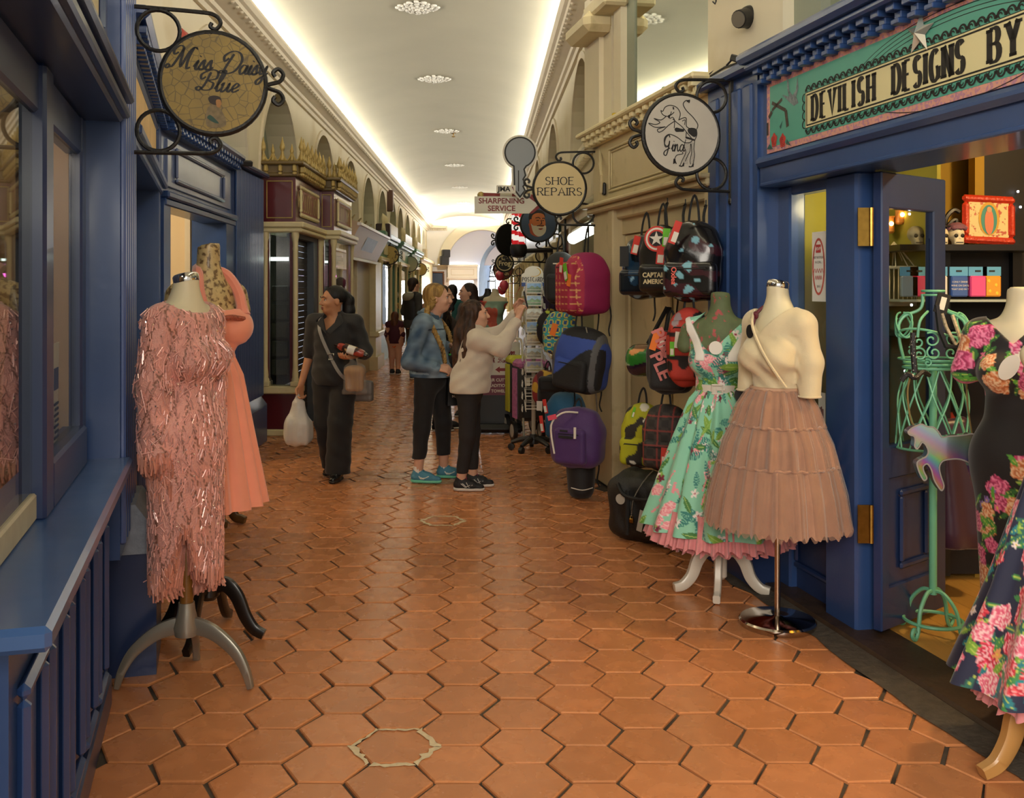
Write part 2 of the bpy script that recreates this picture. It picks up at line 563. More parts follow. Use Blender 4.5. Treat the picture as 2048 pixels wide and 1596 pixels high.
 # lettering
def _arc(cx,cy,rx,ry,a0,a1,n=9):
 return[(cx+rx*cos(radians(a0+(a1-a0)*i/n)),cy+ry*sin(radians(a0+(a1-a0)*i/n)))for i in range(n+1)]
GL={'A':(1.0,[[(0,0),(.5,1),(1,0)],[(.2,.36),(.8,.36)]]),'B':(.85,[[(0,0),(0,1)],[(0,1),(.4,1)]+_arc(.4,.77,.33,.23,90,-90)+[(0,.54)],[(.3,.54),(.42,.54)]+_arc(.42,.27,.4,.27,90,-90)+[(0,0)]]),'C':(.9,[_arc(.47,.5,.47,.5,45,315,14)]),'D':(.9,[[(0,0),(0,1)],[(0,1),(.35,1)]+_arc(.35,.5,.53,.5,90,-90,12)+[(0,0)]]),'E':(.75,[[(0,0),(0,1)],[(0,1),(.75,1)],[(0,.53),(.6,.53)],[(0,0),(.75,0)]]),'F':(.72,[[(0,0),(0,1)],[(0,1),(.72,1)],[(0,.53),(.58,.53)]]),'G':(.95,[_arc(.47,.5,.47,.5,50,300,14)+[(.9,.12),(.9,.44)],[(.58,.44),(.9,.44)]]),'H':(.9,[[(0,0),(0,1)],[(.9,0),(.9,1)],[(0,.52),(.9,.52)]]),'I':(.16,[[(.08,0),(.08,1)]]),'J':(.6,[[(.6,1),(.6,.25)]+_arc(.3,.25,.3,.25,0,-170)]),'K':(.9,[[(0,0),(0,1)],[(.85,1),(.05,.45)],[(.28,.6),(.9,0)]]),'L':(.7,[[(0,1),(0,0)],[(0,0),(.7,0)]]),'M':(1.1,[[(0,0),(0,1)],[(0,1),(.55,.2),(1.1,1)],[(1.1,1),(1.1,0)]]),'N':(.9,[[(0,0),(0,1)],[(0,1),(.9,0)],[(.9,0),(.9,1)]]),'O':(1.0,[_arc(.5,.5,.5,.5,90,450,20)]),'P':(.8,[[(0,0),(0,1)],[(0,1),(.42,1)]+_arc(.42,.74,.36,.26,90,-90)+[(0,.48)]]),'Q':(1.0,[_arc(.5,.5,.5,.5,90,450,20),[(.6,.3),(1,-.08)]]),'R':(.85,[[(0,0),(0,1)],[(0,1),(.42,1)]+_arc(.42,.75,.36,.25,90,-90)+[(0,.5)],[(.4,.5),(.85,0)]]),'S':(.75,[_arc(.38,.75,.33,.25,30,250,9)+[(.5,.46)]+_arc(.37,.25,.37,.25,60,-150,10)]),'T':(.9,[[(.45,0),(.45,1)],[(0,1),(.9,1)]]),'U':(.9,[[(0,1),(0,.35)]+_arc(.45,.35,.45,.35,180,360,10)+[(.9,1)]]),'V':(.95,[[(0,1),(.475,0),(.95,1)]]),'W':(1.4,[[(0,1),(.35,0),(.7,.85),(1.05,0),(1.4,1)]]),'X':(.9,[[(0,0),(.9,1)],[(0,1),(.9,0)]]),'Y':(.9,[[(0,1),(.45,.45)],[(.9,1),(.45,.45)],[(.45,.45),(.45,0)]]),'Z':(.8,[[(0,1),(.8,1),(0,0),(.8,0)]]),'.':(.0,[[(0,0),(0,.06)]]),' ':(.35,[]),}
def caps(mb,txt,x,z,h,M=None,w=.14,thin=.06,sx=.6,gap=.28,serif=0,center=False,y=0.0,col=None):
 """capitals drawn from strokes; sx squeezes them, serif adds slab feet"""
 def wd(c):return GL.get(c,GL[' '])[0]*sx*h+gap*h
 if center:x-=(sum(wd(c)for c in txt)-gap*h)/2
 for c in txt:
  gw,strokes=GL.get(c,GL[' '])
  for st in strokes:
   pts=[(x+px*sx*h,z+pz*h)for px,pz in st]
   mb.ribbon(pts,w*h,M,thin*h,y,col)
   if serif:
    for i,(q,o)in enumerate(((st[0],st[1]),(st[-1],st[-2]))):
     if(q[1]in(0,1))and abs(o[1]-q[1])>.3 and c not in 'CGOSQ':
      sw=serif*h;zz=z+q[1]*h+(thin*h*.6 if q[1]==0 else-thin*h*.6)
      mb.ribbon([(x+q[0]*sx*h-sw,zz),(x+q[0]*sx*h+sw,zz)],thin*1.2*h,M,None,y,col)
  x+=wd(c)
 return x
SCR={'a':(.44,[[(.36,.38),(.16,.42),(.03,.2),(.12,.01),(.28,.12),(.38,.4),(.34,.1),(.42,.02),(.52,.12)]]),'b':(.42,[[(.0,.1),(.18,.6),(.22,.95),(.1,.8),(.08,.1),(.2,.0),(.34,.16),(.28,.36),(.14,.3)]]),'d':(.48,[[(.36,.38),(.16,.42),(.03,.2),(.12,.01),(.3,.14),(.46,.98),(.36,.1),(.46,.02),(.54,.12)]]),'e':(.36,[[(.0,.12),(.2,.2),(.32,.34),(.2,.43),(.07,.22),(.16,.01),(.4,.14)]]),'g':(.44,[[(.36,.38),(.16,.42),(.03,.2),(.12,.02),(.28,.14),(.38,.4),(.3,-.2),(.12,-.4),(.05,-.25),(.5,.1)]]),'h':(.46,[[(.0,.1),(.2,.65),(.24,.95),(.12,.8),(.06,.0),(.14,.3),(.28,.42),(.34,.3),(.32,.06),(.42,.02),(.5,.12)]]),'i':(.24,[[(.0,.12),(.14,.42),(.1,.08),(.18,.01),(.28,.12)],[(.17,.6),(.19,.64)]]),'k':(.44,[[(.0,.1),(.2,.65),(.24,.95),(.12,.8),(.06,.0),(.14,.26),(.32,.42),(.16,.24),(.36,.02),(.46,.1)]]),'l':(.26,[[(.0,.12),(.2,.6),(.26,.95),(.16,.98),(.08,.4),(.14,.02),(.28,.12)]]),'m':(.7,[[(.0,.3),(.08,.42),(.06,.0),(.16,.36),(.26,.4),(.27,.0),(.38,.36),(.48,.4),(.5,.08),(.58,.01),(.68,.12)]]),'n':(.5,[[(.0,.3),(.08,.42),(.06,.0),(.16,.34),(.28,.42),(.32,.1),(.4,.01),(.5,.12)]]),'o':(.4,[[(.2,.42),(.04,.24),(.12,.01),(.3,.14),(.26,.4),(.16,.42),(.26,.34),(.44,.36)]]),'r':(.36,[[(.0,.1),(.1,.46),(.16,.38),(.28,.4),(.24,.1),(.32,.01),(.4,.12)]]),'s':(.34,[[(.0,.1),(.18,.46),(.22,.24),(.26,.08),(.14,.0),(.04,.06),(.2,.06),(.38,.14)]]),'t':(.3,[[(.0,.12),(.2,.8),(.12,.1),(.2,.01),(.32,.12)],[(.02,.52),(.32,.56)]]),'u':(.48,[[(.0,.3),(.08,.42),(.06,.1),(.14,.0),(.3,.2),(.36,.42),(.34,.1),(.42,.01),(.5,.12)]]),'y':(.46,[[(.0,.3),(.08,.42),(.08,.14),(.16,.04),(.3,.2),(.38,.42),(.28,-.25),(.1,-.42),(.02,-.28),(.2,-.1),(.52,.12)]]),'M':(1.15,[[(.0,.1),(-.12,.02),(-.2,.1),(-.1,.2),(.1,.1),(.34,.7),(.4,.95),(.2,1.05),(-.02,.85),(.05,.65),(.22,.75)],[(.4,.95),(.5,.1),(.72,.75),(.9,1.0),(1.05,.95),(.9,.98),(.78,.5),(.82,.05),(.98,.1)]]),'D':(1.0,[[(.5,.9),(.3,.4),(.18,.05),(.0,.02),(.1,.12),(.4,.0),(.8,.15),(1.0,.6),(.8,.95),(.4,1.02),(.05,.8),(.12,.55),(.3,.7)]]),'B':(.8,[[(.38,.9),(.28,.3),(.1,.02),(-.05,.12),(.08,.2),(.3,.05),(.62,.1),(.66,.38),(.42,.5),(.72,.62),(.7,.92),(.4,1.02),(.0,.8),(.06,.55),(.22,.68)]]),'G':(.72,[[(.5,.85),(.4,1.0),(.15,.85),(.05,.5),(.2,.25),(.45,.4),(.5,.62),(.45,.2),(.3,-.25),(.08,-.2),(.15,.0),(.6,.2)]]),'T':(.6,[[(.0,.8),(.12,.98),(.4,.9),(.7,1.0)],[(.4,.92),(.3,.3),(.12,.02),(.0,.12)]]),' ':(.3,[]),}
def script(mb,txt,x,z,h,M=None,w=.07,thin=.025,slant=.25,sx=1.0,center=False,y=0.0,n=5,col=None):
 tot=sum(SCR.get(c,SCR[' '])[0]*sx*h for c in txt)
 if center:x-=tot/2
 for c in txt:
  gw,strokes=SCR.get(c,SCR[' '])
  for st in strokes:
   pts=[(x+(a+slant*b)*sx*h,z+b*h)for a,b in crom(st,n)]
   mb.ribbon(pts,w*h,M,thin*h,y,col)
  x+=gw*sx*h
 return x
def sans(txt,size,M,m,parent,name='lettering',bold=0.0,sx=1.0,align='CENTER'):
 """plain lettering from the built-in typeface, turned into a flat mesh"""
 cu=bpy.data.curves.new('lettering','FONT')
 cu.body=txt;cu.size=size;cu.offset=bold*size;cu.align_x=align;cu.align_y='CENTER';cu.resolution_u=3
 tmp=bpy.data.objects.new('tmp',cu)
 COL.objects.link(tmp)
 dg=bpy.context.evaluated_depsgraph_get()
 me=bpy.data.meshes.new_from_object(tmp.evaluated_get(dg))
 bpy.data.objects.remove(tmp);bpy.data.curves.remove(cu)
 me.materials.clear()
 me.transform(M@RX(pi/2)@Matrix.Scale(sx,4,(1,0,0)))
 return mk(name,me,m,parent)
class Print:
 def __init__(s,U,Vv,base):
  s.U,s.V=U,Vv
  s.c=np.empty(U.shape+(3,),np.float32);s.c[:]=lin(base)[:3]
 def _win(s,cx,cy,r):
  dx,dy=s.U-cx,s.V-cy
  return(np.abs(dx)<r)&(np.abs(dy)<r),dx,dy
 def put(s,m,col):s.c[m]=lin(col)[:3]
 def flower(s,cx,cy,r,col,heart='f0d060',n=5,a0=0,sharp=.45,edge=None):
  w,dx,dy=s._win(cx,cy,r*1.05)
  d=np.hypot(dx,dy);t=np.arctan2(dy,dx)-a0
  k=r*(sharp+(1-sharp)*np.abs(np.cos(n*t/2)))
  m=w&(d<k)
  s.put(m,col)
  if edge:s.put(m&(d>k*.78),edge)
  s.put(w&(d<r*.2),heart)
 def rose(s,cx,cy,r,cols,seed=0):
  w,dx,dy=s._win(cx,cy,r*1.15)
  d=np.hypot(dx,dy);t=np.arctan2(dy,dx)
  k=r*(1+.1*np.sin(5*t+seed))
  m=w&(d<k)
  ph=(d/r*3.2+.55*np.sin(3*t+d/r*5+seed)+t/6.283)%1
  s.put(m,cols[1])
  s.put(m&(ph<.34),cols[2]);s.put(m&(ph>.72),cols[0])
  s.put(w&(d<r*.16),cols[2])
 def leaf(s,cx,cy,L,wd,a,col,rib=None,fern=0):
  w,dx,dy=s._win(cx,cy,L*.62)
  x=dx*cos(a)+dy*sin(a);y=-dx*sin(a)+dy*cos(a)
  t=x/L+.5
  k=wd*np.sin(np.clip(t,0,1)*pi)**.8*.5
  if fern:k=k*(np.abs(np.sin((t*fern+np.abs(y)/wd*1.2)*pi))>.45)
  s.put(w&(t>0)&(t<1)&(np.abs(y)<k),col)
  if rib:s.put(w&(t>.05)&(t<.95)&(np.abs(y)<wd*.05),rib)
 def disc(s,cx,cy,r,col):
  w,dx,dy=s._win(cx,cy,r)
  s.put(w&(np.hypot(dx,dy)<r),col)
  # the setting
BLUE=mat('blue_paint','2f4a7c',.32,var=.06,vs=5,coat=.25,bump=.05,bs=25)
BLUED=mat('dark_blue_paint','22355f',.35,var=.08,vs=5,coat=.2)
CREAMW=mat('cream_plaster','ddd3b8',.75,var=.04,vs=2,col2='c9b88f',c2=(.55,.75),c2s=1.2)
WHITEP=mat('white_plaster','f0ebe0',.8,var=.02,vs=3)
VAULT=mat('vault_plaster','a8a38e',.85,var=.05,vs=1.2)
MOULD=mat('moulding_plaster','d8ccb2',.7,var=.03)
PANELG=mat('arch_panel_paint','8f9482',.7,var=.08,vs=1.5)
GOLD=mat('gold_paint','b0985a',.42,var=.12,vs=20,metal=.25)
CREAMP=mat('cream_paint','e0d3a6',.42,var=.05,vs=9)
CREAMD=mat('cream_door_paint','cdbf98',.5,var=.06,vs=4,col2='a8996f',c2=(.6,.8),c2s=5)
MAROON=mat('maroon_paint','5c1a22',.3,var=.08,vs=4,coat=.3)
GREENP=mat('green_paint','5f8f74',.4,var=.06)
GREEND=mat('dark_green_paint','1f3b33',.35,var=.06)
BEIGE=mat('beige_paint','b5a888',.55,var=.04)
BLACKI=mat('black_iron','15130f',.45,var=.15,vs=40,bump=.3,bs=90)
BLACKP=mat('black_plastic','1a1a1b',.45)
CHROME=mat('chrome','d8d4cc',.08,1)
BRASS=mat('brass','9a7a3a',.3,1,var=.2,vs=30)
WHITEM=mat('white_paint','eeeae0',.4)
GLASS=glass('window_glass')
GLASSD=glass('display_glass','d8dcd4',.2)
MIRROR=mat('mirror_panel','dfe3d2',.03,1)
LAV=mat('lavender_plaster','d5d4e2',.8)
RED=mat('red_paint','b8342c',.4)
# floor: hexagonal terracotta tiles on dark grout
TERRA=mat('terracotta','c98454',.27,var=.14,vs=5,isl=.11,rvar=.09,bump=.12,bs=14,spec=.55,col2='9c6036',c2=(.60,.85),c2s=3.5)
GROUT=mat('grout','54483a',.8,var=.3,vs=14,col2='2a241d',c2=(.45,.65),c2s=4)
fl=struct(MB().box((-5.5,-1.5,-.06),(4.8,41,-.010)).obj('floor',GROUT))
HEXS,PITCH=.1461,.253
def hex_tile(seed,jit):
 r=random.Random(seed);s0=HEXS-.007
 rim=[(s0*cos(pi/3*i)+r.uniform(-jit,jit),s0*sin(pi/3*i)+r.uniform(-jit,jit))for i in range(6)]
 vs=[(x,y,-.03)for x,y in rim]+[(x,y,-.0035)for x,y in rim]+[(x*.965,y*.965,0)for x,y in rim]
 fs=[tuple(range(12,18))]+[(a+i,a+(i+1)%6,a+6+(i+1)%6,a+6+i)for a in(0,6)for i in range(6)]
 return vs,fs
tmesh=[]
for i in range(8):
 mb=MB();mb.add(*hex_tile(i,.003));tmesh.append(mb.mesh('tile'));tmesh[-1].materials.append(TERRA)
cells=[]
for k in range(-14,9):
 for j in range(-1,165):
  x=.137+.2192*k;y=3.239+PITCH*(j-11)+(0 if k%2 else PITCH/2)+PITCH/2*0
  if k%2==0:y=3.239+PITCH/2+PITCH*(j-11)
  else:y=3.239+PITCH*(j-11)
  if y<.6 or y>40.8:continue
  if x>2.396-.187*y+.02 and y<8.1:continue
  if x>1.2 and y>=8.1:continue
  if x<-.45-.275*y and y<6.7:continue
  if x<-2.5:continue
  px=VPX+FPX*x/y;py=VPY+FPX*EYE/y
  inside=-60<px<2110 and py<1640
  cells.append((0 if inside else 1,y,x))
cells.sort()
mass=MB()
tr=random.Random(3)
for n,(far,y,x)in enumerate(cells):
 M=TR(x,y,tr.uniform(-.0022,.0012))@RX(tr.gauss(0,.004))@RY(tr.gauss(0,.004))@RZ(pi/3*tr.randrange(6)+tr.gauss(0,.006))
 if n<300 and not far:
  mk('tile',tmesh[tr.randrange(8)],None,fl,M)
 else:
  vs,fs=hex_tile(tr.randrange(8),.003)
  mass.add(vs[6:],[tuple(i-6 for i in f)for f in fs if min(f)>=6],M)
o=mass.obj('tile_field',TERRA,fl);o['kind']='stuff'
mb=MB();rr=random.Random(5)
CEM=mat('cement_smear','d9c8a6',.8,var=.2,vs=40)
for(px,py,sc_,rot)in((790,1494,1.0,0),(886,1042,1.0,0)):
 y=FPX*EYE/(py-VPY);x=(px-VPX)*y/FPX
 for e in range(6):
  if e in(1,2)and py>1300:wd0=.006
  else:wd0=.013
  a0,a1=pi/3*e,pi/3*(e+1)
  pts=[]
  for i in range(9):
   t=i/8
   pts.append((x+HEXS*1.02*(cos(a0)*(1-t)+cos(a1)*t)+rr.gauss(0,.003),y+HEXS*1.02*(sin(a0)*(1-t)+sin(a1)*t)+rr.gauss(0,.003)))
  q=[]
  for i,(a,b)in enumerate(pts):
   dx,dy=a-x,b-y;l=hypot(dx,dy);ww=max(.003,wd0*(1+rr.gauss(0,.35)))
   q.append(((a-dx/l*ww,b-dy/l*ww,.0022),(a+dx/l*ww*.8,b+dy/l*ww*.8,.0022)))
  vs=[p for pair in q for p in pair]
  mb.add(vs,[(2*i,2*i+1,2*i+3,2*i+2)for i in range(8)])
mb.obj('cement_smear',CEM,fl)
# vaulted ceiling with plaster roses
WL,WR=-2.35,0.97
pts=[]
for y in np.linspace(-1.2,41.0,60):
 row=[]
 for t in np.linspace(0,1,25):
  x=WL+(WR-WL)*t
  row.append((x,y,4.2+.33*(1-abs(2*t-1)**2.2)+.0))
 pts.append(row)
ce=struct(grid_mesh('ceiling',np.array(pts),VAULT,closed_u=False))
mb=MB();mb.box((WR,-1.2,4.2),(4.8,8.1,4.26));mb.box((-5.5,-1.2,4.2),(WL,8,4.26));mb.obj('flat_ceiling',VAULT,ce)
ROSE=mat('rose_plaster','dedace',.7,bump=.4,bs=70)
def rose_mesh():
 mb=MB()
 mb.lathe([(.20,0),(.21,-.012),(.14,-.03),(.05,-.035),(.045,-.07),(.015,-.075)],20,M=Matrix.Diagonal((1,1,1,1)))
 rr=random.Random(2)
 for ring,(rad,n,s)in enumerate(((.32,16,.055),(.22,12,.045),(.12,8,.035))):
  for i in range(n):
   a=2*pi*i/n;rd=rad*(1+.14*cos(4*a))
   mb.sph((rd*cos(a),rd*sin(a),-.015-.01*ring),(s*(1.25 if i%2 else.9),s,.028),7,5)
   mb.tube([(rd*cos(a)*.75,rd*sin(a)*.75,-.02),(rd*cos(a+.1),rd*sin(a+.1),-.04),(rd*cos(a+.22)*.92,rd*sin(a+.22)*.92,-.02)],.012,5)
 return mb.mesh('ceiling_rose',True)
rm=rose_mesh()
for i,(px,py)in enumerate(((824,16),(860,159),(886,263),(904,331),(912,375),(918,406),(925,424))):
 dz=4.515-EYE;Y=FPX*dz/(VPY-py)
 o=mk('ceiling_rose',rm,ROSE,None,TR(-.69,Y,4.528)@Matrix.Scale(.58,4))
 tag(o,['white plaster rose on the vault, the one nearest the camera','white plaster ceiling rose, second along the vault','white plaster ceiling rose, third along the vault','white plaster ceiling rose just beyond the brass sprinkler','white plaster ceiling rose, fifth along the vault','white plaster ceiling rose, last but one before the end arch','faint white plaster ceiling rose closest to the end arch'][i],'ceiling rose','plaster roses on the vault')
mb=MB(M=TR(P(907,312,18.6)[0],18.6,4.50));mb.tube([(0,0,.03),(0,0,-.05)],.012,8);mb.lathe([(.05,.02),(.05,.0),(.03,-.01)],12);mb.lathe([(.035,-.06),(.035,-.07),(.01,-.08)],10)
tag(mb.obj('sprinkler',BRASS,smooth=True),'small brass sprinkler head on the vault','sprinkler')
# long walls with blind arches
ARCH={'l':[8.65,11.3,14.4,17.3,19.95,22.7,25.3,27.6,30.2,32.9,35.6,38.3],'r':[9.6,13.4,17.2,21.0,24.8,28.6,32.4,36.2]}
def arch_wall(name,X,sgn,ys,y0,y1,z0,z1,r,zs):
 """plane X = const facing sgn along X, with round-headed recesses"""
 mb,bk,tr_=MB(),MB(),MB()
 dep=.34;N=18
 cuts=[y0]+[(a+b)/2 for a,b in zip(ys,ys[1:])]+[y1]
 for i,yc in enumerate(ys):
  a,b=cuts[i],cuts[i+1]
  rr_=min(r,(b-a)/2-.12)
  arc=[(yc+rr_*cos(pi-pi*k/N),zs+r*sin(pi*k/N))for k in range(N+1)]
  V_=lambda y,z,d=0:(X-sgn*d,y,z)
  for(p,q)in(((a,z0),(yc-rr_,z1)),((yc+rr_,z0),(b,z1))):
   mb.add([V_(p[0],p[1]),V_(q[0],p[1]),V_(q[0],q[1]),V_(p[0],q[1])],[(0,1,2,3)])
  for k in range(N):
   (ya,za),(yb,zb)=arc[k],arc[k+1]
   mb.add([V_(ya,za),V_(yb,zb),V_(yb,z1),V_(ya,z1)],[(0,1,2,3)])
   mb.add([V_(ya,za),V_(yb,zb),V_(yb,zb,dep),V_(ya,za,dep)],[(0,1,2,3)])
   o1=[(yc+(rr_+.07)*cos(pi-pi*kk/N),zs+(r+.07)*sin(pi*kk/N))for kk in(k,k+1)]
   tr_.add([V_(ya,za,-.025),V_(yb,zb,-.025),V_(*o1[1],-.025),V_(*o1[0],-.025),V_(*o1[1]),V_(*o1[0]),V_(yb,zb),V_(ya,za)],[(0,1,2,3),(3,2,4,5),(0,1,6,7)])
  for yy in(yc-rr_,yc+rr_):
   mb.add([V_(yy,z0),V_(yy,zs),V_(yy,zs,dep),V_(yy,z0,dep)],[(0,1,2,3)])
  bk.add([V_(yc-rr_,z0,dep-.01),V_(yc+rr_,z0,dep-.01),V_(yc+rr_,zs+r,dep-.01),V_(yc-rr_,zs+r,dep-.01)],[(0,1,2,3)])
 w=struct(mb.obj(name,CREAMW))
 bk.obj('arch_panel',PANELG,w);tr_.obj('archivolt',MOULD,w)
 return w
wl=arch_wall('wall_left',WL,1,ARCH['l'],5.0,41,2.4,4.0,1.02,2.78)
wr=arch_wall('wall_right',WR,-1,ARCH['r'],8.02,41,2.76,4.0,1.02,2.78)
mb=MB();mb.box((-5.5,-1.2,0),(-5.4,9,4.2));mb.box((-2.75,9.0,0),(-2.7,41,4.2));mb.obj('lower_wall',CREAMW,wl)
mb=MB();mb.box((4.7,-1.2,0),(4.8,8.1,4.2));mb.box((1.32,8.02,0),(1.37,41,4.2));mb.obj('lower_wall',CREAMW,wr)
# cornices with modillion blocks
PROF=[(0,3.90),(.035,3.90),(.045,3.945),(.075,3.955),(.085,3.99),(.215,4.035),(.225,4.065),(.255,4.08),(.28,4.12),(.275,4.15),(.24,4.15),(.22,4.10),(0,4.10)]
def cornice(name,X,sgn,y0,y1,lab):
 pts=np.array([[(X+sgn*a,y,z)for a,z in PROF]for y in(y0,y1)])
 t=struct(grid_mesh(name,pts,MOULD,closed_u=False,smooth=False),lab)
 mb=MB();mb.box((.095,-.045,-.035),(.2,.045,.03),.012,M=RY(-sgn*.0));mb.sph((.19,0,-.02),(.03,.045,.03),8,6)
 me=mb.mesh('modillion');me.materials.append(MOULD)
 n=int((y1-y0)/.16)
 for i in range(n):
  mk('modillion',me,None,t,TR(X,y0+.08+.16*i,4.0)@(Matrix.Identity(4)if sgn>0 else RZ(pi))@RY(-.33))
 return t
cornice('trim_1',WL,1,4.0,40.9,'cream plaster cornice with blocks above the arches opposite the bags')
cornice('trim_2',WR,-1,8.05,40.9,'cream plaster cornice with blocks above the hanging shop signs')
# end wall with its wide arch, door and the blue arched passage
YE=40.9
mb=MB()
def E(px,py,y=YE):return P(px,py,y)
cx,cz,ri,ro=-.04,2.5,1.45,1.84
N=28
arcI=[(cx+ri*cos(pi*k/N),cz+ri*sin(pi*k/N))for k in range(N+1)]
arcO=[(cx+ro*cos(pi*k/N),cz+ro*sin(pi*k/N))for k in range(N+1)]
for k in range(N):
 (a,b),(c,d)=arcO[k],arcO[k+1]
 mb.add([(a,YE,b),(c,YE,d),(c,YE,4.9),(a,YE,4.9)],[(0,1,2,3)])
mb.box((-2.6,YE,2.46),(cx-ro,YE+.1,4.9));mb.box((-2.6,YE,0),(-1.47,YE+.2,2.47))
mb.box((-.33,YE,0),(-.22,YE+.2,2.47));mb.box((-1.47,YE,1.9),(-.33,YE+.2,2.47))
mb.box((cx+ro,YE,2.46),(2.6,YE+.1,4.9))
wb=struct(mb.obj('wall_back',WHITEP))
mb=MB()
for k in range(N):
 (a,b),(c,d),(e,f),(g,h)=arcI[k],arcI[k+1],arcO[k],arcO[k+1]
 mb.add([(a,YE-.15,b),(c,YE-.15,d),(g,YE-.15,h),(e,YE-.15,f),(a,YE+.5,b),(c,YE+.5,d),(e,YE,f),(g,YE,h)],[(0,1,2,3),(0,1,5,4),(3,2,7,6)])
mb.obj('arch_band',CREAMW,wb)
mb=MB();mb.box((-1.5,YE+.35,2.47),(1.45,YE+.4,4.0));mb.obj('tympanum',LAV,wb)
mb=MB();mb.box((-2.6,YE-.14,2.44),(-.2,YE,2.49),.01);mb.obj('ledge',MOULD,wb)
mb=MB();mb.box((WL,YE-.3,4.0),(-1.5,YE,4.12),.03)
mb.obj('wall_cornice',MOULD,wb)
dent=MB();dent.box((-.035,-.06,-.04),(.035,0,.04),.008);dm=dent.mesh('dentil');dm.materials.append(MOULD)
for i in range(9):mk('dentil',dm,None,wb,TR(-2.25+.09*i,YE-.06,3.96))
mb=MB();mb.box((-1.47,YE-.3,1.95),(-.24,YE-.02,2.4),.01);mb.box((-1.52,YE-.36,2.4),(-.2,YE-.02,2.46),.01);mb.box((-1.5,YE-.33,1.9),(-.22,YE-.02,1.95),.01)
for i in range(14):mb.box((-1.45+.09*i,YE-.33,2.35),(-1.41+.09*i,YE-.3,2.4))
fz=tag(mb.obj('door_fascia',WHITEP),'white boxed fascia with dentils above the bright street door','fascia')
mb=MB()
for a,b in(((-1.33,2.05),(-.38,2.07)),((-1.33,2.29),(-.38,2.31)),((-1.33,2.05),(-1.31,2.31)),((-.4,2.05),(-.38,2.31))):mb.box((a[0],YE-.31,a[1]),(b[0],YE-.30,b[1]))
mb.obj('panel_moulding',MOULD,fz)
mb=MB();mb.box((-1.47,YE-.04,0),(-1.40,YE+.02,1.9));mb.box((-.40,YE-.04,0),(-.33,YE+.02,1.9));mb.box((-1.4,YE-.04,1.83),(-.4,YE+.02,1.9))
struct(mb.obj('door_1',WHITEM))
mb=MB();mb.box((-6,49,-.1),(6,49.3,7));mb.box((-6,41.3,-.1),(6,49,0))
for x in(-2.4,-.5,1.4):mb.box((x,48.9,.9),(x+.9,49,2.6))
struct(mb.obj('street_facade',mat('bright_stone','f4f4f2',.8)),'pale house front across the street in daylight')['kind']='structure'
area('sky_over_street',(0,45,6.5),(8,5),2600,(.92,.96,1),(0,47.5,0))
mb=MB();N=22
f0=[(.95+1.13*cos(pi-pi*.5*k/N*1.15),2.02+1.55*sin(pi*.5*k/N*1.15))for k in range(N+1)]
f1=[(1.22+.92*cos(pi-pi*.5*k/N*1.15),2.02+1.25*sin(pi*.5*k/N*1.15))for k in range(N+1)]
for k in range(N):
 mb.add([(f0[k][0],YE-.2,f0[k][1]),(f0[k+1][0],YE-.2,f0[k+1][1]),(f1[k+1][0],YE+1.3,f1[k+1][1]),(f1[k][0],YE+1.3,f1[k][1])],[(0,1,2,3)])
mb.add([(f0[0][0],YE-.2,0),(f0[0][0],YE-.2,f0[0][1]),(f1[0][0],YE+1.3,f1[0][1]),(f1[0][0],YE+1.3,0)],[(0,1,2,3)])
struct(mb.obj('trim_3',mat('daylight_blue_plaster','8ea0ba',.7,var=.1,vs=3),smooth=True),'splayed arch reveal beside the end wall, coloured blue-grey as by daylight')  # bluish daylight on the reveal is put into the plaster colour
mb=MB()
for i,rr_ in enumerate((1.0,.9)):
 mb.tube([(1.22+.92*rr_*cos(pi-pi*.5*k/14),YE+1.2,2.02+1.25*rr_*sin(pi*.5*k/14))for k in range(15)],.018,5)
for k in range(9):
 a=pi-pi*.5*k/9
 mb.tube([(1.22+.92*.55*cos(a),YE+1.2,2.02+1.25*.55*sin(a)),(1.22+.9*cos(a),YE+1.2,2.02+1.22*sin(a))],.014,5)
mb.tube([(.2,YE+1.2,2.0),(1.2,YE+1.2,2.0)],.03,6);mb.tube([(.2,YE+1.2,1.86),(1.2,YE+1.2,1.86)],.02,6)
for k in range(9):mb.tube([(.24+.1*k,YE+1.2,1.84),(.24+.1*k,YE+1.2,2.1)],.012,5)
ga=tag(mb.obj('iron_fanlight',BLACKI),'black iron fanlight grille under the blue-grey arch','grille')
g=thing('iron_gate','black barred iron gate folded back under the blue arch','gate',(.25,YE+1.0,0))
mb=MB()
for z in(.1,1.0,1.78):mb.box((.10,YE+.98,z),(.52,YE+1.02,z+.05))
for x in(.08,.5):mb.box((x,YE+.97,0),(x+.04,YE+1.03,1.84))
mb.obj('gate_frame',BLACKI,g)
bar=MB();bar.tube([(0,0,.1),(0,0,1.8)],.012,6);bme=bar.mesh('bar');bme.materials.append(BLACKI)
for i in range(6):mk('bar',bme,None,g,TR(.16+.06*i,YE+1.0,0))
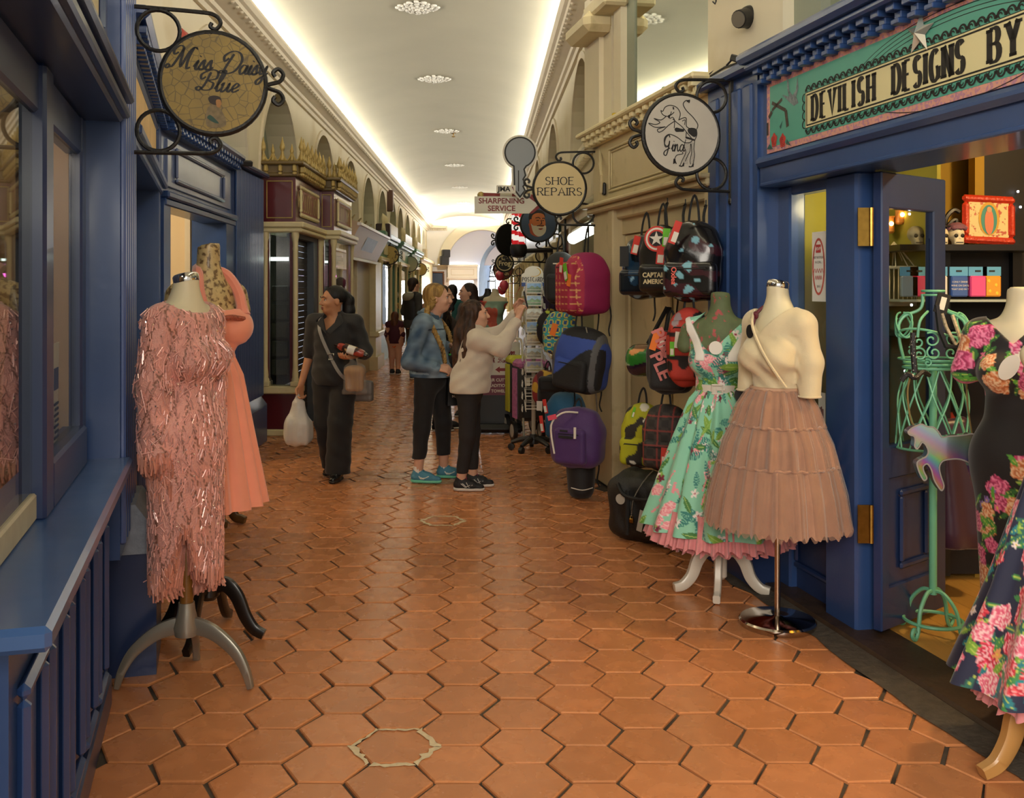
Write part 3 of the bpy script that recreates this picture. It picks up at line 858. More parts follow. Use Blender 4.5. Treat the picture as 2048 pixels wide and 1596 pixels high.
# shopfronts
KL,KR=1.0371,1.01733
FL=frame((-.34,0),(.275,-1),(1,.275))
FR=frame((2.396,0),(-.187,1),(-1,-.187))
def lb(mb,Y0,Y1,o0,o1,z0,z1,b=0.0):return mb.box((-Y0*KL,o0,z0),(-Y1*KL,o1,z1),b)
def rb(mb,Y0,Y1,o0,o1,z0,z1,b=0.0):return mb.box((Y0*KR,o0,z0),(Y1*KR,o1,z1),b)
def ring(mb,x0,x1,z0,z1,o,w=.03,d=.02,M=None):
 """raised moulding round a panel"""
 x0,x1=min(x0,x1),max(x0,x1)
 for(a,b,c,e)in((x0,x1,z0,z0+w),(x0,x1,z1-w,z1),(x0,x0+w,z0+w,z1-w),(x1-w,x1,z0+w,z1-w)):
  mb.box((a,o,c),(b,o+d,e),d*.45,M)
  mb.box((a+w*.3,o+d*.9,c+w*.3),(b-w*.3,o+d*1.35,e-w*.3),0,M)if(b-a>w and e-c>0)and False else None
 return mb
def dentils(n,x0,dx,o,z,size,m,parent,F):
 mb=MB()
 w,d,h=size
 mb.box((-w/2,0,h*.6),(w/2,d,h),.003);mb.box((-w*.4,0,h*.25),(w*.4,d*.6,h*.62),.004);mb.box((-w*.46,0,0),(w*.46,d*.75,h*.25),.003)
 me=mb.mesh('dentil');me.materials.append(m)
 for i in range(n):mk('dentil',me,None,parent,F@TR(x0+dx*i,o,z))
def column(parent,x,y,z0,z1,r,m,M=None):
 mb=MB(M)
 mb.box((x-r*1.7,y-r*1.7,z0),(x+r*1.7,y+r*1.7,z0+.05),.005)
 h=z1-z0
 mb.lathe([(r*1.5,.05),(r*1.5,.07),(r*1.2,.09),(r*1.25,.12),(r,.2),(r*.95,h-.2),(r,h-.19),(r*1.1,h-.17),(r,h-.15),(r*1.05,h-.1),(r*1.55,h-.04),(r*1.55,h)],14,(x,y,z0))
 return mb.obj('column',m,parent,True)
 # blue shop with the oval hanging sign
sh=thing('blue_shopfront','blue shopfront with panelled counter wall and fluted pilaster behind the pink beaded dress','shopfront',(-1.6,4.5,0))
mb=MB(FL)
lb(mb,1.95,3.75,-.9,-.065,0,.885);lb(mb,4.2,6.62,-.7,-.065,0,.9)
mb.obj('counter_wall',BLUE,sh)
def raised(Y0,Y1,z0,z1,o):
 mb=MB(FL);x0,x1=-Y1*KL,-Y0*KL
 ring(mb,x0,x1,z0,z1,o,.035,.028);lb(mb,Y0+.05,Y1-.05,o,o+.006,z0+.05,z1-.05)
 mb.obj('panel',BLUE,sh)
for Y0 in(2.02,2.34,2.66,2.98,3.30):raised(Y0,Y0+.25,.16,.76,-.066)
for i in range(7):
 raised(4.45+.3*i,4.45+.3*i+.24,.18,.8,-.066)
mb=MB(FL);lb(mb,1.95,3.7,-.07,-.045,0,.12,.008);lb(mb,4.3,6.6,-.07,-.045,0,.14,.008);mb.obj('plinth',BLUED,sh)
mb=MB(FL);lb(mb,1.84,3.70,-.9,.03,.885,.935,.012);mb.obj('window_ledge',mat('ledge_paint','3f5f94',.33,var=.10,vs=3,coat=.3,rvar=.1),sh)
mb=MB(FL);lb(mb,4.23,6.62,-.7,.03,.90,.95,.012);mb.obj('window_ledge',BLUE,sh)
mb=MB(FL);lb(mb,3.68,4.23,-.3,-.015,.55,3.3);mb.obj('pilaster',BLUE,sh)
for i in range(6):
 mb=MB(FL);lb(mb,3.70+.09*i,3.755+.09*i,-.02,.004,.6,3.2,.008);mb.obj('flute',mat('blue_paint_sheen','50659a',.3,coat=.3,var=.05),sh)  # flutes paler than the pilaster: its grazing sheen put into the colour
mb=MB(FL);lb(mb,3.95,4.30,-.3,.10,0,.50);mb.obj('pilaster_plinth',BLUED,sh)
mb=MB(FL);x0,x1=-4.32*KL,-3.93*KL
mb.add([(x0,-.2,.50),(x1,-.2,.50),(x1,.12,.50),(x0,.12,.50),(x0,-.2,.70),(x1,-.2,.70),(x1,.02,.70),(x0,.02,.70),(x0,.12,.56),(x1,.12,.56)],[(0,1,2,3),(4,5,6,7),(7,6,9,8),(8,9,2,3),(0,3,8,7,4),(1,2,9,6,5)])
mb.obj('plinth_cap',mat('worn_blue_grey','9aa0ac',.6,var=.15,vs=25,bump=.3),sh,label='scuffed pale grey plinth cap')
mb=MB(FL);lb(mb,.3,3.7,-.7,-.005,2.2,2.30,.01);lb(mb,.3,3.7,-.03,.02,2.215,2.25,.008);lb(mb,.3,3.7,-.03,.035,2.27,2.30,.01)
lb(mb,.3,3.7,-.6,-.06,2.3,3.3)
mb.obj('lintel',BLUED,sh)
mb=MB(FL);ring(mb,-3.35*KL,-.9*KL,2.42,2.75,-.06,.03,.03);mb.obj('fascia_moulding',BLUED,sh)
mb=MB(FL);lb(mb,.93,3.32,-.06,-.05,2.45,2.72);mb.obj('fascia_board',mat('faded_yellow','c2b48a',.5,var=.12,vs=8),sh,label='faded yellow fascia board')
GZ=-.15
mb=MB(FL)
lb(mb,2.73,2.86,GZ-.05,GZ+.03,.93,2.2,.01);lb(mb,3.58,3.70,GZ-.05,GZ+.015,.93,2.2,.008);lb(mb,.3,3.7,GZ-.05,GZ+.01,2.06,2.2,.01)
lb(mb,2.86,3.6,GZ-.06,GZ+.03,.93,1.075,.01);mb.obj('window_frame',BLUED,sh)
mb=MB(FL);lb(mb,.4,2.74,GZ-.05,GZ+.005,.935,1.01,.006);mb.obj('bottom_rail',mat('worn_cream','c5bda6',.6,var=.1,vs=12),sh,label='worn cream bottom rail')
for a,b,z in((.4,2.74,1.0),(2.85,3.6,1.07)):
 mb=MB(FL);lb(mb,a,b,GZ-.012,GZ-.006,z,2.07);mb.obj('pane',GLASSD if a<1 else glass('clear_pane','f0f2ee',.02,.02,1.12),sh)
mb=MB(FL);lb(mb,.3,3.75,-.80,-.78,.9,2.6);lb(mb,3.575,3.6,-.8,GZ-.03,.9,2.5);lb(mb,.3,3.7,-.8,GZ-.05,2.25,2.27);mb.obj('window_lining',mat('lining_plaster','b89a78',.8,var=.06),sh)
mb=MB(FL);lb(mb,.3,3.7,-.8,GZ-.02,.93,.95);mb.obj('display_floor',mat('pale_board','b0a58c',.6),sh)
mb=MB(FL);lb(mb,4.23,6.62,-.6,-.005,2.2,2.29,.01);lb(mb,4.23,6.62,-.02,.025,2.24,2.29,.01);lb(mb,4.23,6.62,-.6,-.05,2.29,2.64)
lb(mb,6.36,6.64,-.3,-.02,.95,2.7);mb.obj('lintel',BLUE,sh)
mb=MB(FL);lb(mb,4.23,6.5,-.4,-.32,.95,1.1);lb(mb,4.23,4.5,-.4,-.3,.95,2.2);lb(mb,6.2,6.6,-.4,-.3,.95,2.2);lb(mb,4.5,6.3,-.4,-.3,2.08,2.2);mb.obj('window_frame',BLUED,sh)
mb=MB(FL);lb(mb,4.5,6.2,-.36,-.35,1.1,2.08);mb.obj('pane',GLASSD,sh)
mb=MB(FL);lb(mb,4.4,6.3,-.05,-.035,2.34,2.6);mb.obj('fascia_board',mat('yellow_board','c79f52',.5,var=.2,vs=14,st=(1,1,.3)),sh,label='yellow fascia board with dark streaks')
mb=MB(FL);ring(mb,-6.34*KL,-4.36*KL,2.32,2.62,-.05,.03,.03);mb.obj('fascia_moulding',BLUED,sh)
mb=MB(FL);lb(mb,4.2,6.66,-.6,.06,2.74,2.80,.02);lb(mb,4.2,6.64,-.6,-.02,2.64,2.74);mb.obj('cornice',BLUE,sh)
dentils(26,-6.58*KL,.094,-.02,2.645,(.05,.06,.085),BLUE,sh,FL)
DA,DB=Vector((-2.15,6.62,0)),Vector((-2.27,8.94,0))
DL=(DB-DA).length
dd=(DA-DB).normalized()
FD=frame((DA[0],DA[1]),(dd.x,dd.y),(-dd.y,dd.x))
def db(mb,a,b,o0,o1,z0,z1,bv=0.0):return mb.box((-a,o0,z0),(-b,o1,z1),bv)
for a_,b_ in((-.05,.12),(1.95,DL)):mb=MB(FD);db(mb,a_,b_,-.3,.0,0,2.16);mb.obj('door_post',BLUE,sh)
mb=MB(FD);db(mb,0,DL,-.3,-.03,2.16,2.64);db(mb,-.02,DL,-.2,.01,2.13,2.18,.008);db(mb,-.02,DL,-.2,.03,2.18,2.23,.012);mb.obj('lintel',BLUE,sh)
mb=MB(FD);db(mb,.1,DL-.12,-.04,-.015,2.27,2.60,.005);ring(mb,-(DL-.45),-.28,2.31,2.56,-.015,.03,.025);mb.obj('fascia_panel',mat('fascia_blue_grey','5c6a8c',.3,coat=.3,var=.08),sh)
mb=MB(FD);db(mb,-.05,DL,-.3,.1,2.72,2.78,.02);db(mb,0,DL,-.3,.02,2.64,2.73);mb.obj('cornice',BLUE,sh)
dentils(22,-(DL-.06),.106,.02,2.645,(.055,.06,.08),BLUE,sh,FD)
dr=struct(MB(FD).obj('door_2',BLUED))if False else None
mb=MB(FD@TR(-.22,-.3,0)@RZ(radians(62+180))@TR(.9,0,0))
ring(mb,-.9,0,.05,2.05,-.02,.12,.045);mb.box((-.8,-.02,.1),(-.1,.01,.8));lf=mb.obj('door',BLUED,sh)
mb=MB(FD@TR(-.22,-.3,0)@RZ(radians(62+180))@TR(.9,0,0));mb.box((-.79,-.005,.82),(-.11,.0,1.94));mb.obj('pane',GLASS,lf)
mb=MB();mb.box((-4.6,4.4,0),(-4.5,9.4,2.9));mb.box((-4.6,9.05,0),(-2.5,9.15,2.9));mb.box((-4.6,4.4,2.75),(-2.45,9.15,2.8))
mb.obj('shop_wall',mat('shop_cream','d9c6a0',.8),sh)
mb=MB();mb.box((-2.6,8.94,0),(-2.275,10.06,2.70));mb.obj('board_backing',BLUED,sh)
bd=MB();bd.box((0,.004,.46),(.02,.046,2.68),.008);bm_=bd.mesh('board');bm_.materials.append(BLUE)
for i in range(22):mk('board',bm_,None,sh,TR(-2.275,8.94+.0505*i,0))
mb=MB();mb.box((-2.4,8.9,0),(-2.2,9.96,.38),.01)
mb.add([(-2.3,8.9,.38),(-2.2,8.9,.38),(-2.2,9.96,.38),(-2.3,9.96,.38),(-2.27,8.9,.47),(-2.27,9.96,.47)],[(1,2,5,4),(0,1,4),(2,3,5)]);mb.obj('plinth',BLUE,sh)
mb=MB();mb.box((-2.6,8.92,2.69),(-2.2,10.08,2.74),.015);mb.obj('board_cap',BLUED,sh)
# maroon shop with gilt cresting
ms=thing('maroon_shopfront','maroon and cream shopfront with gilt spiked cresting, two gilt-lettered sign panels and a rolled-down shutter','shopfront',(-2.2,11.8,0))
def crest(parent,pts,z,m,tall=.2):
 """row of finials: tall and short in turn, joined by swags"""
 fi=MB();fi.lathe([(.028,0),(.02,.03),(.012,.06),(.016,.075),(.01,.085),(.018,.1),(.026,.125),(.02,.15),(.008,.19),(.003,.22)],10)
 me=fi.mesh('finial',True);me.materials.append(m)
 mb=MB()
 for i,p in enumerate(pts):
  k=(1.15 if i%2==0 else.82)*tall/.2
  mk('finial',me,None,parent,TR(p[0],p[1],z)@Matrix.Scale(k,4))
  if i:
   q=pts[i-1]
   mb.tube([(q[0]+(p[0]-q[0])*t,q[1]+(p[1]-q[1])*t,z+.09*(2*t-1)**2+.005)for t in np.linspace(0,1,7)],.011,5)
 mb.obj('cresting',m,parent,True)
def lettering_panel(parent,M,w,h,txt,hh):
 mb=MB(M);mb.box((-w/2,.0,-h/2),(w/2,.012,h/2));b=mb.obj('sign_board',mat('faded_maroon','8a4d3c',.5,var=.15,vs=12),parent)
 mb=MB(M);ring(mb,-w/2-.03,w/2+.03,-h/2-.03,h/2+.03,0,.045,.03);mb.obj('sign_moulding',CREAMP,b)
 mb=MB(M);caps(mb,txt,0,-hh/2,hh,None,.17,.09,.55,.2,.1,True,.0145);mb.obj('lettering',GOLD,b)
def maroon_bay(X0,X1,Y0,Y1,shutter,txt):
 mb=MB();mb.box((X0-.4,Y0+.02,0),(X1,Y0+.3,.45));mb.box((X0-.4,Y0,2.25),(X1,Y1,2.75))
 mb.box((X1-.06,Y0,.45),(X1,Y0+.06,2.2));mb.box((X0,Y0,.45),(X0+.05,Y0+.05,2.2));mb.box((X1-.08,Y0+.04,0),(X1,Y0+.16,2.2))
 mb.box((X1-.1,Y1-.12,0),(X1,Y1,2.2));mb.obj('bay_frame',MAROON,ms)
 for nm,lo_,hi_ in(('window_sill',(X0-.03,Y0-.06,.45),(X1+.06,Y0+.2,.53)),('foot_moulding',(X0-.03,Y0-.03,.0),(X1+.02,Y0+.03,.07)),('head_moulding',(X0-.03,Y0-.07,2.15),(X1+.08,Y1,2.20)),('head_moulding',(X0-.05,Y0-.09,2.20),(X1+.1,Y1,2.26))):mb=MB();mb.box(lo_,hi_,.012);mb.obj(nm,CREAMP,ms)
 column(ms,X0+.015,Y0-.02,.53,2.15,.027,CREAMP);column(ms,X1-.0,Y0-.02,.53,2.15,.027,CREAMP)
 column(ms,X1+.01,Y1-.06,.53,2.15,.024,CREAMP)
 mb=MB();mb.box((X0+.04,Y0+.03,.53),(X1-.05,Y0+.036,2.15));mb.obj('pane',GLASSD,ms)
 mb=MB();ring(mb,X0+.02,X1-.03,2.30,2.70,0,.012,.008,TR(0,Y0-.001,0)@Matrix.Scale(-1,4,(0,1,0)));mb.obj('fascia_moulding',GOLD,ms)
 mb=MB();mb.box((X0-.35,Y0-.10,2.86),(X1+.1,Y1+.02,2.90),.012);mb.box((X0-.3,Y0-.05,2.74),(X1+.04,Y1,2.78),.01);mb.box((X0-.3,Y0-.03,2.78),(X1+.03,Y1,2.86));mb.obj('cornice',mat('dark_gilt','6e5a30',.4,var=.15,vs=20),ms)
 bk=MB();bk.box((-.022,-.06,0),(.022,0,.075),.012);bk.box((-.02,-.045,-.03),(.02,0,.0),.006);bme=bk.mesh('bracket');bme.materials.append(GOLD)
 n=max(2,int((X1-X0)/.15)+1)
 for i in range(n):mk('bracket',bme,None,ms,TR(X0+.03+(X1-X0-.03)*i/max(1,n-1),Y0-.03,2.785))
 m_=int((Y1-Y0)/.12)
 for i in range(m_):mk('bracket',bme,None,ms,TR(X1+.03,Y0+.08+.12*i,2.785)@RZ(pi/2))
 crest(ms,[(X0-.0+(X1+.07-X0)*i/4,Y0-.05)for i in range(5)],2.90,GOLD)
 crest(ms,[(X1+.07,Y0-.05+(Y1-Y0)*i/12)for i in range(1,13)],2.90,GOLD)
 lettering_panel(ms,frame((X1+.001,(Y0+Y1)/2,2.50),(0,-1),(1,0))@RZ(0),(Y1-Y0)*.72,.28,txt,.19)
 mb=MB();mb.box((X0-.4,Y0+.9,.4),(X1-.2,Y0+.92,2.2));mb.box((X0-.42,Y0+.05,.4),(X0-.4,Y1,2.2));mb.obj('window_lining',mat('grey_lining','7a7668',.8,var=.2,vs=6),ms)
 mb=MB()
 for k in range(5):mb.box((X0+.02,Y0+.25,.62+.2*k),(X0+.2,Y0+.5,.79+.2*k),.01)
 mb.obj('stacked_tray',mat('grey_trays','8d8d86',.5,var=.15,vs=9),ms)
 mb=MB();mb.box((X0+.0,Y0+.3,1.86),(X1-.08,Y0+.36,1.90));mb.obj('strip_light',mat('strip_glow','e8fbff',.5,emit=5),ms)
maroon_bay(-2.31,-1.98,10.32,11.84,True,'CORK DOLLS N')
maroon_bay(-1.98,-1.81,11.86,13.45,False,'CORK DOLLS')
sl=MB();sl.box((-.012,0,0),(.0,1.0,.064),.006);sme=sl.mesh('shutter_slat');sme.materials.append(mat('shutter_brown','2a231f',.45,var=.1))
for i in range(32):mk('shutter_slat',sme,None,ms,TR(-2.06,10.45,.03+.067*i))
mb=MB();mb.box((-2.1,11.45,0),(-1.985,11.72,2.15));mb.box((-2.1,10.45,2.1),(-1.985,11.5,2.16));mb.obj('door_jamb',mat('grey_blue_paint','4c5560',.5),ms)
mb=MB();mb.box((-2.2,11.9,.0),(-1.84,13.4,.45));mb.obj('counter_wall',MAROON,ms)
mb=MB();mb.box((-1.83,12.0,.5),(-1.824,13.35,2.15));mb.obj('pane',GLASS,ms)
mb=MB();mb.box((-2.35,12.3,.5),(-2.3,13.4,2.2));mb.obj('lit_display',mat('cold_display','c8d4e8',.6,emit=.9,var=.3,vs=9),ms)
mb=MB()
for z in(.95,1.25,1.55,1.85):mb.box((-2.28,12.0,z),(-1.9,13.3,z+.02))
mb.obj('shelf',WHITEM,ms)
mb=MB();mb.tube([(-2.2,13.2,1.68),(-2.0,13.2,1.72),(-2.1,12.9,1.74),(-2.2,12.6,1.68)],.02,6);mb.obj('neon_tube',mat('pink_neon','ff6adf',.5,emit=6),ms)
# beige shop with a leaning sign box
bs_=thing('beige_shopfront','beige shopfront with a blank leaning sign box bearing one dark grey picture','shopfront',(-2.1,16,0))
mb=MB();mb.box((-2.6,13.5,0),(-2.12,14.9,2.1));mb.box((-2.6,16.2,0),(-2.14,18.4,2.1));mb.box((-2.6,13.5,2.04),(-2.12,19,2.3));mb.box((-2.6,14.9,0),(-2.35,16.3,2.1));mb.obj('front_wall',BEIGE,bs_)
mb=MB();prof=[(-2.5,2.02),(-2.0,2.02),(-1.76,2.47),(-1.80,2.52),(-2.5,2.62)]
mb.add([(x,14.0,z)for x,z in prof]+[(x,18.3,z)for x,z in prof],[(0,1,2,3,4),(9,8,7,6,5)]+[(i,i+5,(i+1)%5+5,(i+1)%5)for i in range(5)]);mb.obj('sign_box',mat('beige_board','c4ad8a',.5,var=.03),bs_)
mb=MB();mb.box((-2.02,13.98,1.99),(-1.97,18.32,2.03));mb.box((-1.80,13.98,2.46),(-1.74,18.32,2.50));mb.obj('sign_edge',WHITEM,bs_)
mb=MB();d=(.24,.45);
mb.add([(-2.0+d[0]*t+.004,y,2.02+d[1]*t)for y,t in((15.4,.3),(16.9,.3),(16.9,.75),(15.4,.75))],[(0,1,2,3)]);mb.obj('picture',mat('grey_photo','5a5c66',.5,var=.5,vs=5,st=(1,.7,2)),bs_)
mb=MB();mb.box((-2.16,15.0,0),(-2.08,15.1,2.04));mb.box((-2.16,16.1,0),(-2.08,16.2,2.04));mb.box((-2.34,15.1,.05),(-2.3,16.1,2.0));mb.obj('door',CREAMW,bs_)
for i,(y0,y1,z0,z1)in enumerate(((14.2,14.55,1.35,1.95),(14.6,14.85,1.0,1.75))):
 mb=MB();mb.box((-2.12,y0,z0),(-1.98,y1,z1),.015);mb.obj('meter_box',mat('meter_grey','9a9484',.5),bs_)
mb=MB();mb.box((-2.3,18.4,0),(-1.98,19.6,.25));mb.box((-2.3,18.5,.25),(-2.03,19.5,2.05));mb.box((-2.3,18.45,.62),(-1.96,19.55,.72),.02);mb.obj('pilaster',CREAMP,bs_)
mb=MB()
for k in range(5):
 y=15+.8*k
 mb.tube([(-2.2,y,2.55),(-2.1,y+.2,2.75),(-2.2,y+.5,2.7),(-2.15,y+.7,2.56)],.015,5)
mb.tube([(-2.2,14.6,3.4),(-2.2,14.7,2.6),(-2.15,15.3,2.62),(-2.2,17,2.7),(-2.2,18.5,2.55)],.02,5);mb.obj('wire_scrollwork',mat('dull_brass_wire','7d6c42',.5),bs_)
# green shops further on
GLITD=mat('lit_window_display','b98a72',.7,var=.45,vs=7)
def green_shop(Y0,n,lab):
 g=thing('green_shopfront',lab,'shopfront',(-2.15,Y0+2,0),group='green shopfronts with cream railings')
 L=3.6
 mb=MB();mb.box((-2.6,Y0,0),(-2.12,Y0+2.3,.6));mb.box((-2.6,Y0,2.2),(-2.12,Y0+L,2.62));mb.box((-2.6,Y0+2.2,0),(-2.12,Y0+2.35,2.2));mb.box((-2.6,Y0+L-.15,0),(-2.12,Y0+L,2.2));mb.obj('front',GREENP,g)
 mb=MB();mb.box((-2.6,Y0-.03,2.62),(-1.98,Y0+L,2.72),.02);mb.box((-2.6,Y0,2.55),(-2.04,Y0+L,2.62),.015);mb.obj('cornice',GREENP,g)
 for a_,b_,c_ in((2.3,.6,.68),(L,2.12,2.2)):mb=MB();mb.box((-2.5,Y0-.02,b_),(-2.06,Y0+a_,c_),.01);mb.obj('moulding',CREAMP,g)
 for y in(Y0+.06,Y0+2.25,Y0+L-.08):column(g,-2.09,y,.68,2.12,.035,CREAMP)
 mb=MB();mb.box((-2.112,Y0+.1,.68),(-2.106,Y0+2.2,2.12));mb.obj('pane',glass('clear_pane'),g)
 mb=MB();mb.box((-2.6,Y0+.1,.66),(-2.55,Y0+2.3,2.2));mb.obj('window_lining',mat('red_curtain','a2543f',.8,var=.3,vs=6,st=(1,3,.2))if n==0 else GLITD,g)
 mb=MB();mb.box((-2.4,Y0+2.35,0),(-2.34,Y0+L-.15,2.15));mb.obj('door',CREAMW if n%2 else GREEND,g)
 fi=MB();fi.lathe([(.03,0),(.02,.08),(.012,.16),(.03,.22),(.024,.28),(.004,.36)],8);me=fi.mesh('finial',True);me.materials.append(CREAMP)
 for i in range(8):mk('finial',me,None,g,TR(-2.05,Y0+.05+.13*i,2.72))
 rl=MB();rl.box((-.012,-.05,0),(.012,.05,.26),.006);me=rl.mesh('railing_board');me.materials.append(CREAMP)
 for i in range(18):mk('railing_board',me,None,g,TR(-2.05,Y0+1.15+.135*i,2.72))
 mb=MB();mb.box((-2.115,Y0+.9,2.27),(-2.10,Y0+1.7,2.5));mb.obj('sign_board',CREAMP,g)
 for i in range(9):
  s_=MB();r_=random.Random(Y0*10+i)
  s_.lathe([(.05,0),(.08,.05),(.06,.12),(.03,.16)],8,(-2.32,Y0+.3+.2*i,.68+.3*r_.randrange(3)))
  s_.obj('display_ware',mat('ware_%d'%(i%4),('d8c070','88342c','c8c8b8','7b8f4a')[i%4],.5),g,True)
green_shop(19.9,0,'green shopfront with red curtained window, first beyond the beige sign box')
green_shop(24.6,1,'green shopfront in the middle of the three, behind the blank pale round sign')
green_shop(29.3,2,'green shopfront nearest the end wall, behind the small yellow round sign')
mb=MB();mb.box((-2.6,33.2,0),(-2.1,40.7,2.5));mb.box((-2.6,33.2,2.5),(-2.0,40.7,2.6),.02);
o=struct(mb.obj('trim_4',CREAMP),'cream shop wall between the last green shopfront and the end wall')
# right: cream shop with the bags
cs=thing('cream_shopfront','cream shopfront with dentil cornice, long panelled fascia and shut door hung with backpacks','shopfront',(1.1,7,0))
cmb=MB(FR);rb(cmb,5.72,8.05,-.5,-.02,2.24,2.72);cmb.obj('fascia',CREAMD,cs)
mb=MB(FR);rb(mb,5.70,8.12,-.5,.07,2.215,2.245,.008);rb(mb,5.70,8.08,-.5,.03,2.17,2.22,.012);mb.obj('lower_cornice',CREAMD,cs)
mb=MB(FR);rb(mb,5.72,8.14,-.5,.11,2.80,2.84,.012);rb(mb,5.72,8.08,-.5,.02,2.72,2.80,.01);mb.obj('upper_cornice',CREAMP,cs)
dentils(18,5.80*KR,.132,.02,2.715,(.06,.07,.085),CREAMP,cs,FR)
mb=MB(FR);ring(mb,5.98*KR,7.62*KR,2.31,2.66,-.02,.022,.016);mb.obj('panel',CREAMD,cs)
mb=MB(FR);ring(mb,6.03*KR,7.57*KR,2.34,2.63,-.02,.014,.012);mb.obj('panel',CREAMD,cs)
for a_,b_,c_ in((7.62,8.05,-.02),(7.50,7.62,.0),(5.72,5.80,.0)):mb=MB(FR);rb(mb,a_,b_,-.3,c_,0,2.2,.012);mb.obj('door_post',CREAMD,cs)
mb=MB(FR);rb(mb,5.8,7.5,-.3,-.08,1.98,2.2);rb(mb,5.8,7.5,-.3,-.03,2.10,2.2,.01);mb.obj('door_head',CREAMD,cs)
mb=MB(FR);rb(mb,6.62,7.5,-.3,-.13,0.02,1.99);dd_=mb.obj('door',CREAMD,cs)
mb=MB(FR);ring(mb,6.6*KR,7.5*KR,.04,1.98,-.13,.09,.03);mb.obj('door_frame',CREAMD,dd_)
mb=MB(FR);rb(mb,5.8,6.62,-.3,-.10,0.02,1.99);ring(mb,5.83*KR,6.56*KR,1.18,1.94,-.10,.035,.02);ring(mb,5.83*KR,6.56*KR,.12,1.08,-.10,.035,.02);mb.obj('panel',CREAMD,cs)
mb=MB();mb.tube([P(1203,352,7.55),P(1200,300,7.9),P(1199,292,7.98),P(1190,268,8.05)],.012,6);mb.tube([P(1203,352,7.55),P(1202,385,7.6)],.012,6);mb.obj('conduit',CREAMD,cs)
mb=MB();mb.cbox(P(1208,378,7.72),(.03,.05,.1),.01);mb.obj('alarm_bracket',BLACKP,cs)
for i,(px,py,Y,c,lab)in enumerate(((1329,190,6.45,'1e6a4c','green bulb cap on the cream cornice above the round white pin-up sign'),(1229,240,7.55,'c9a81e','yellow bulb cap on the cream cornice'),(1177,285,8.6,'8a1f2a','dark red bulb cap on the far end of the cream cornice'))):
 mb=MB();p=P(px,py,Y);mb.lathe([(.018,-.06),(.018,0),(.012,.02)],10,p)
 t=thing('light_cap',lab,'bulb',(p[0],p[1],p[2]-.06));mb.obj('socket',BLACKP,t,True)
 mb=MB();mb.lathe([(.014,0),(.022,.01),(.02,.05),(.012,.055)],10,p);mb.obj('cap',mat('cap_%d'%i,c,.4),t,True)
mb=MB(FR)
rb(mb,7.9,8.3,-.55,-.02,2.7,4.3);rb(mb,4.85,5.74,-.55,.0,2.76,4.3);rb(mb,1.5,2.4,-.5,-.1,2.6,4.3)
rb(mb,1.2,8.3,-.5,-.02,4.0,4.3);rb(mb,7.45,7.62,-.3,-.05,2.84,4.2);rb(mb,7.70,7.9,-.3,-.06,2.84,4.2)
cl=struct(mb.obj('wall_clerestory',CREAMW),'cream piers and frames of the mirrored clerestory above the right-hand shops')
mb=MB(FR);rb(mb,7.28,7.45,-.12,-.10,2.84,4.2);mb.obj('grey_jamb',PANELG,cl)
mb=MB(FR);rb(mb,5.74,7.30,-.115,-.11,2.7,4.1);mb.obj('mirror_pane',MIRROR,cl)
mb=MB(FR);rb(mb,3.0,4.62,-.115,-.11,2.7,4.1);mb.obj('mirror_pane',MIRROR,cl)
mb=MB(FR);rb(mb,4.6,4.86,-.3,-.06,2.6,4.1);mb.obj('grey_jamb',PANELG,cl)
mb=MB(FR);rb(mb,7.4,7.95,-.1,.10,3.72,3.84,.02);rb(mb,7.7,8.3,-.1,.16,3.60,3.76,.05);cl2=mb.obj('frame_head',CREAMD,cl)
p=P(1490,36,5.2)
cc=thing('security_camera','black security camera on the cream pier above the blue shop cornice','camera',tuple(p))
nF=Vector((-1,-.187,0)).normalized();n2=(nF+Vector((0,-.55,-.35))).normalized()
mb=MB();mb.sph(p+Vector((.03,.02,.01)),.062,16,10);mb.tube([p+Vector((.03,.02,.01)),p+n2*.055],[.055,.048],16);mb.obj('housing',BLACKP,cc,True)
mb=MB();mb.tube([p+n2*.054,p+n2*.06],[.036,.036],16);mb.obj('lens',mat('lens_glass','0a0a0c',.08),cc,True)
mb=MB();mb.tube([p+n2*.055,p+n2*.0605],[.042,.042],16);mb.obj('lens_ring',mat('ring_grey','6a6458',.4),cc,True)
mb=MB();mb.tube([p+Vector((.04,.02,-.05)),P(1500,72,5.25),P(1501,104,5.25)],.006,6);mb.obj('cable',BLACKP,cc)
p=P(1475,118,5.3);mb=MB(TR(p)@RZ(.6)@RX(.4));mb.box((-.02,-.04,-.018),(.02,.04,.018),.005);mb.tube([(0,.03,0),(.03,.09,-.05)],.006,6)
tag(mb.obj('spotlight',BLACKP),'small black spotlight clipped to the corner of the blue cornice','spotlight')
mb=MB();mb.tube([P(1420,148,5.72),P(1440,133,5.6),P(1460,125,5.5),P(1475,120,5.35),P(1492,116,5.2)],.007,6);mb.tube([P(1421,152,5.70),P(1450,134,5.5),P(1490,121,5.2)],.006,6)
tag(mb.obj('cable_run',BLACKP),'black cables running along the top of the cream and blue cornices','cable')
p=P(1432,3,5.6);mb=MB();mb.tube([p+Vector((0,0,.03)),p,p+Vector((-.01,-.02,-.02)),p+Vector((-.025,-.02,-.005))],.004,6)
tag(mb.obj('wall_hook',BLACKI),'tiny black hook high on the cream pier','hook')
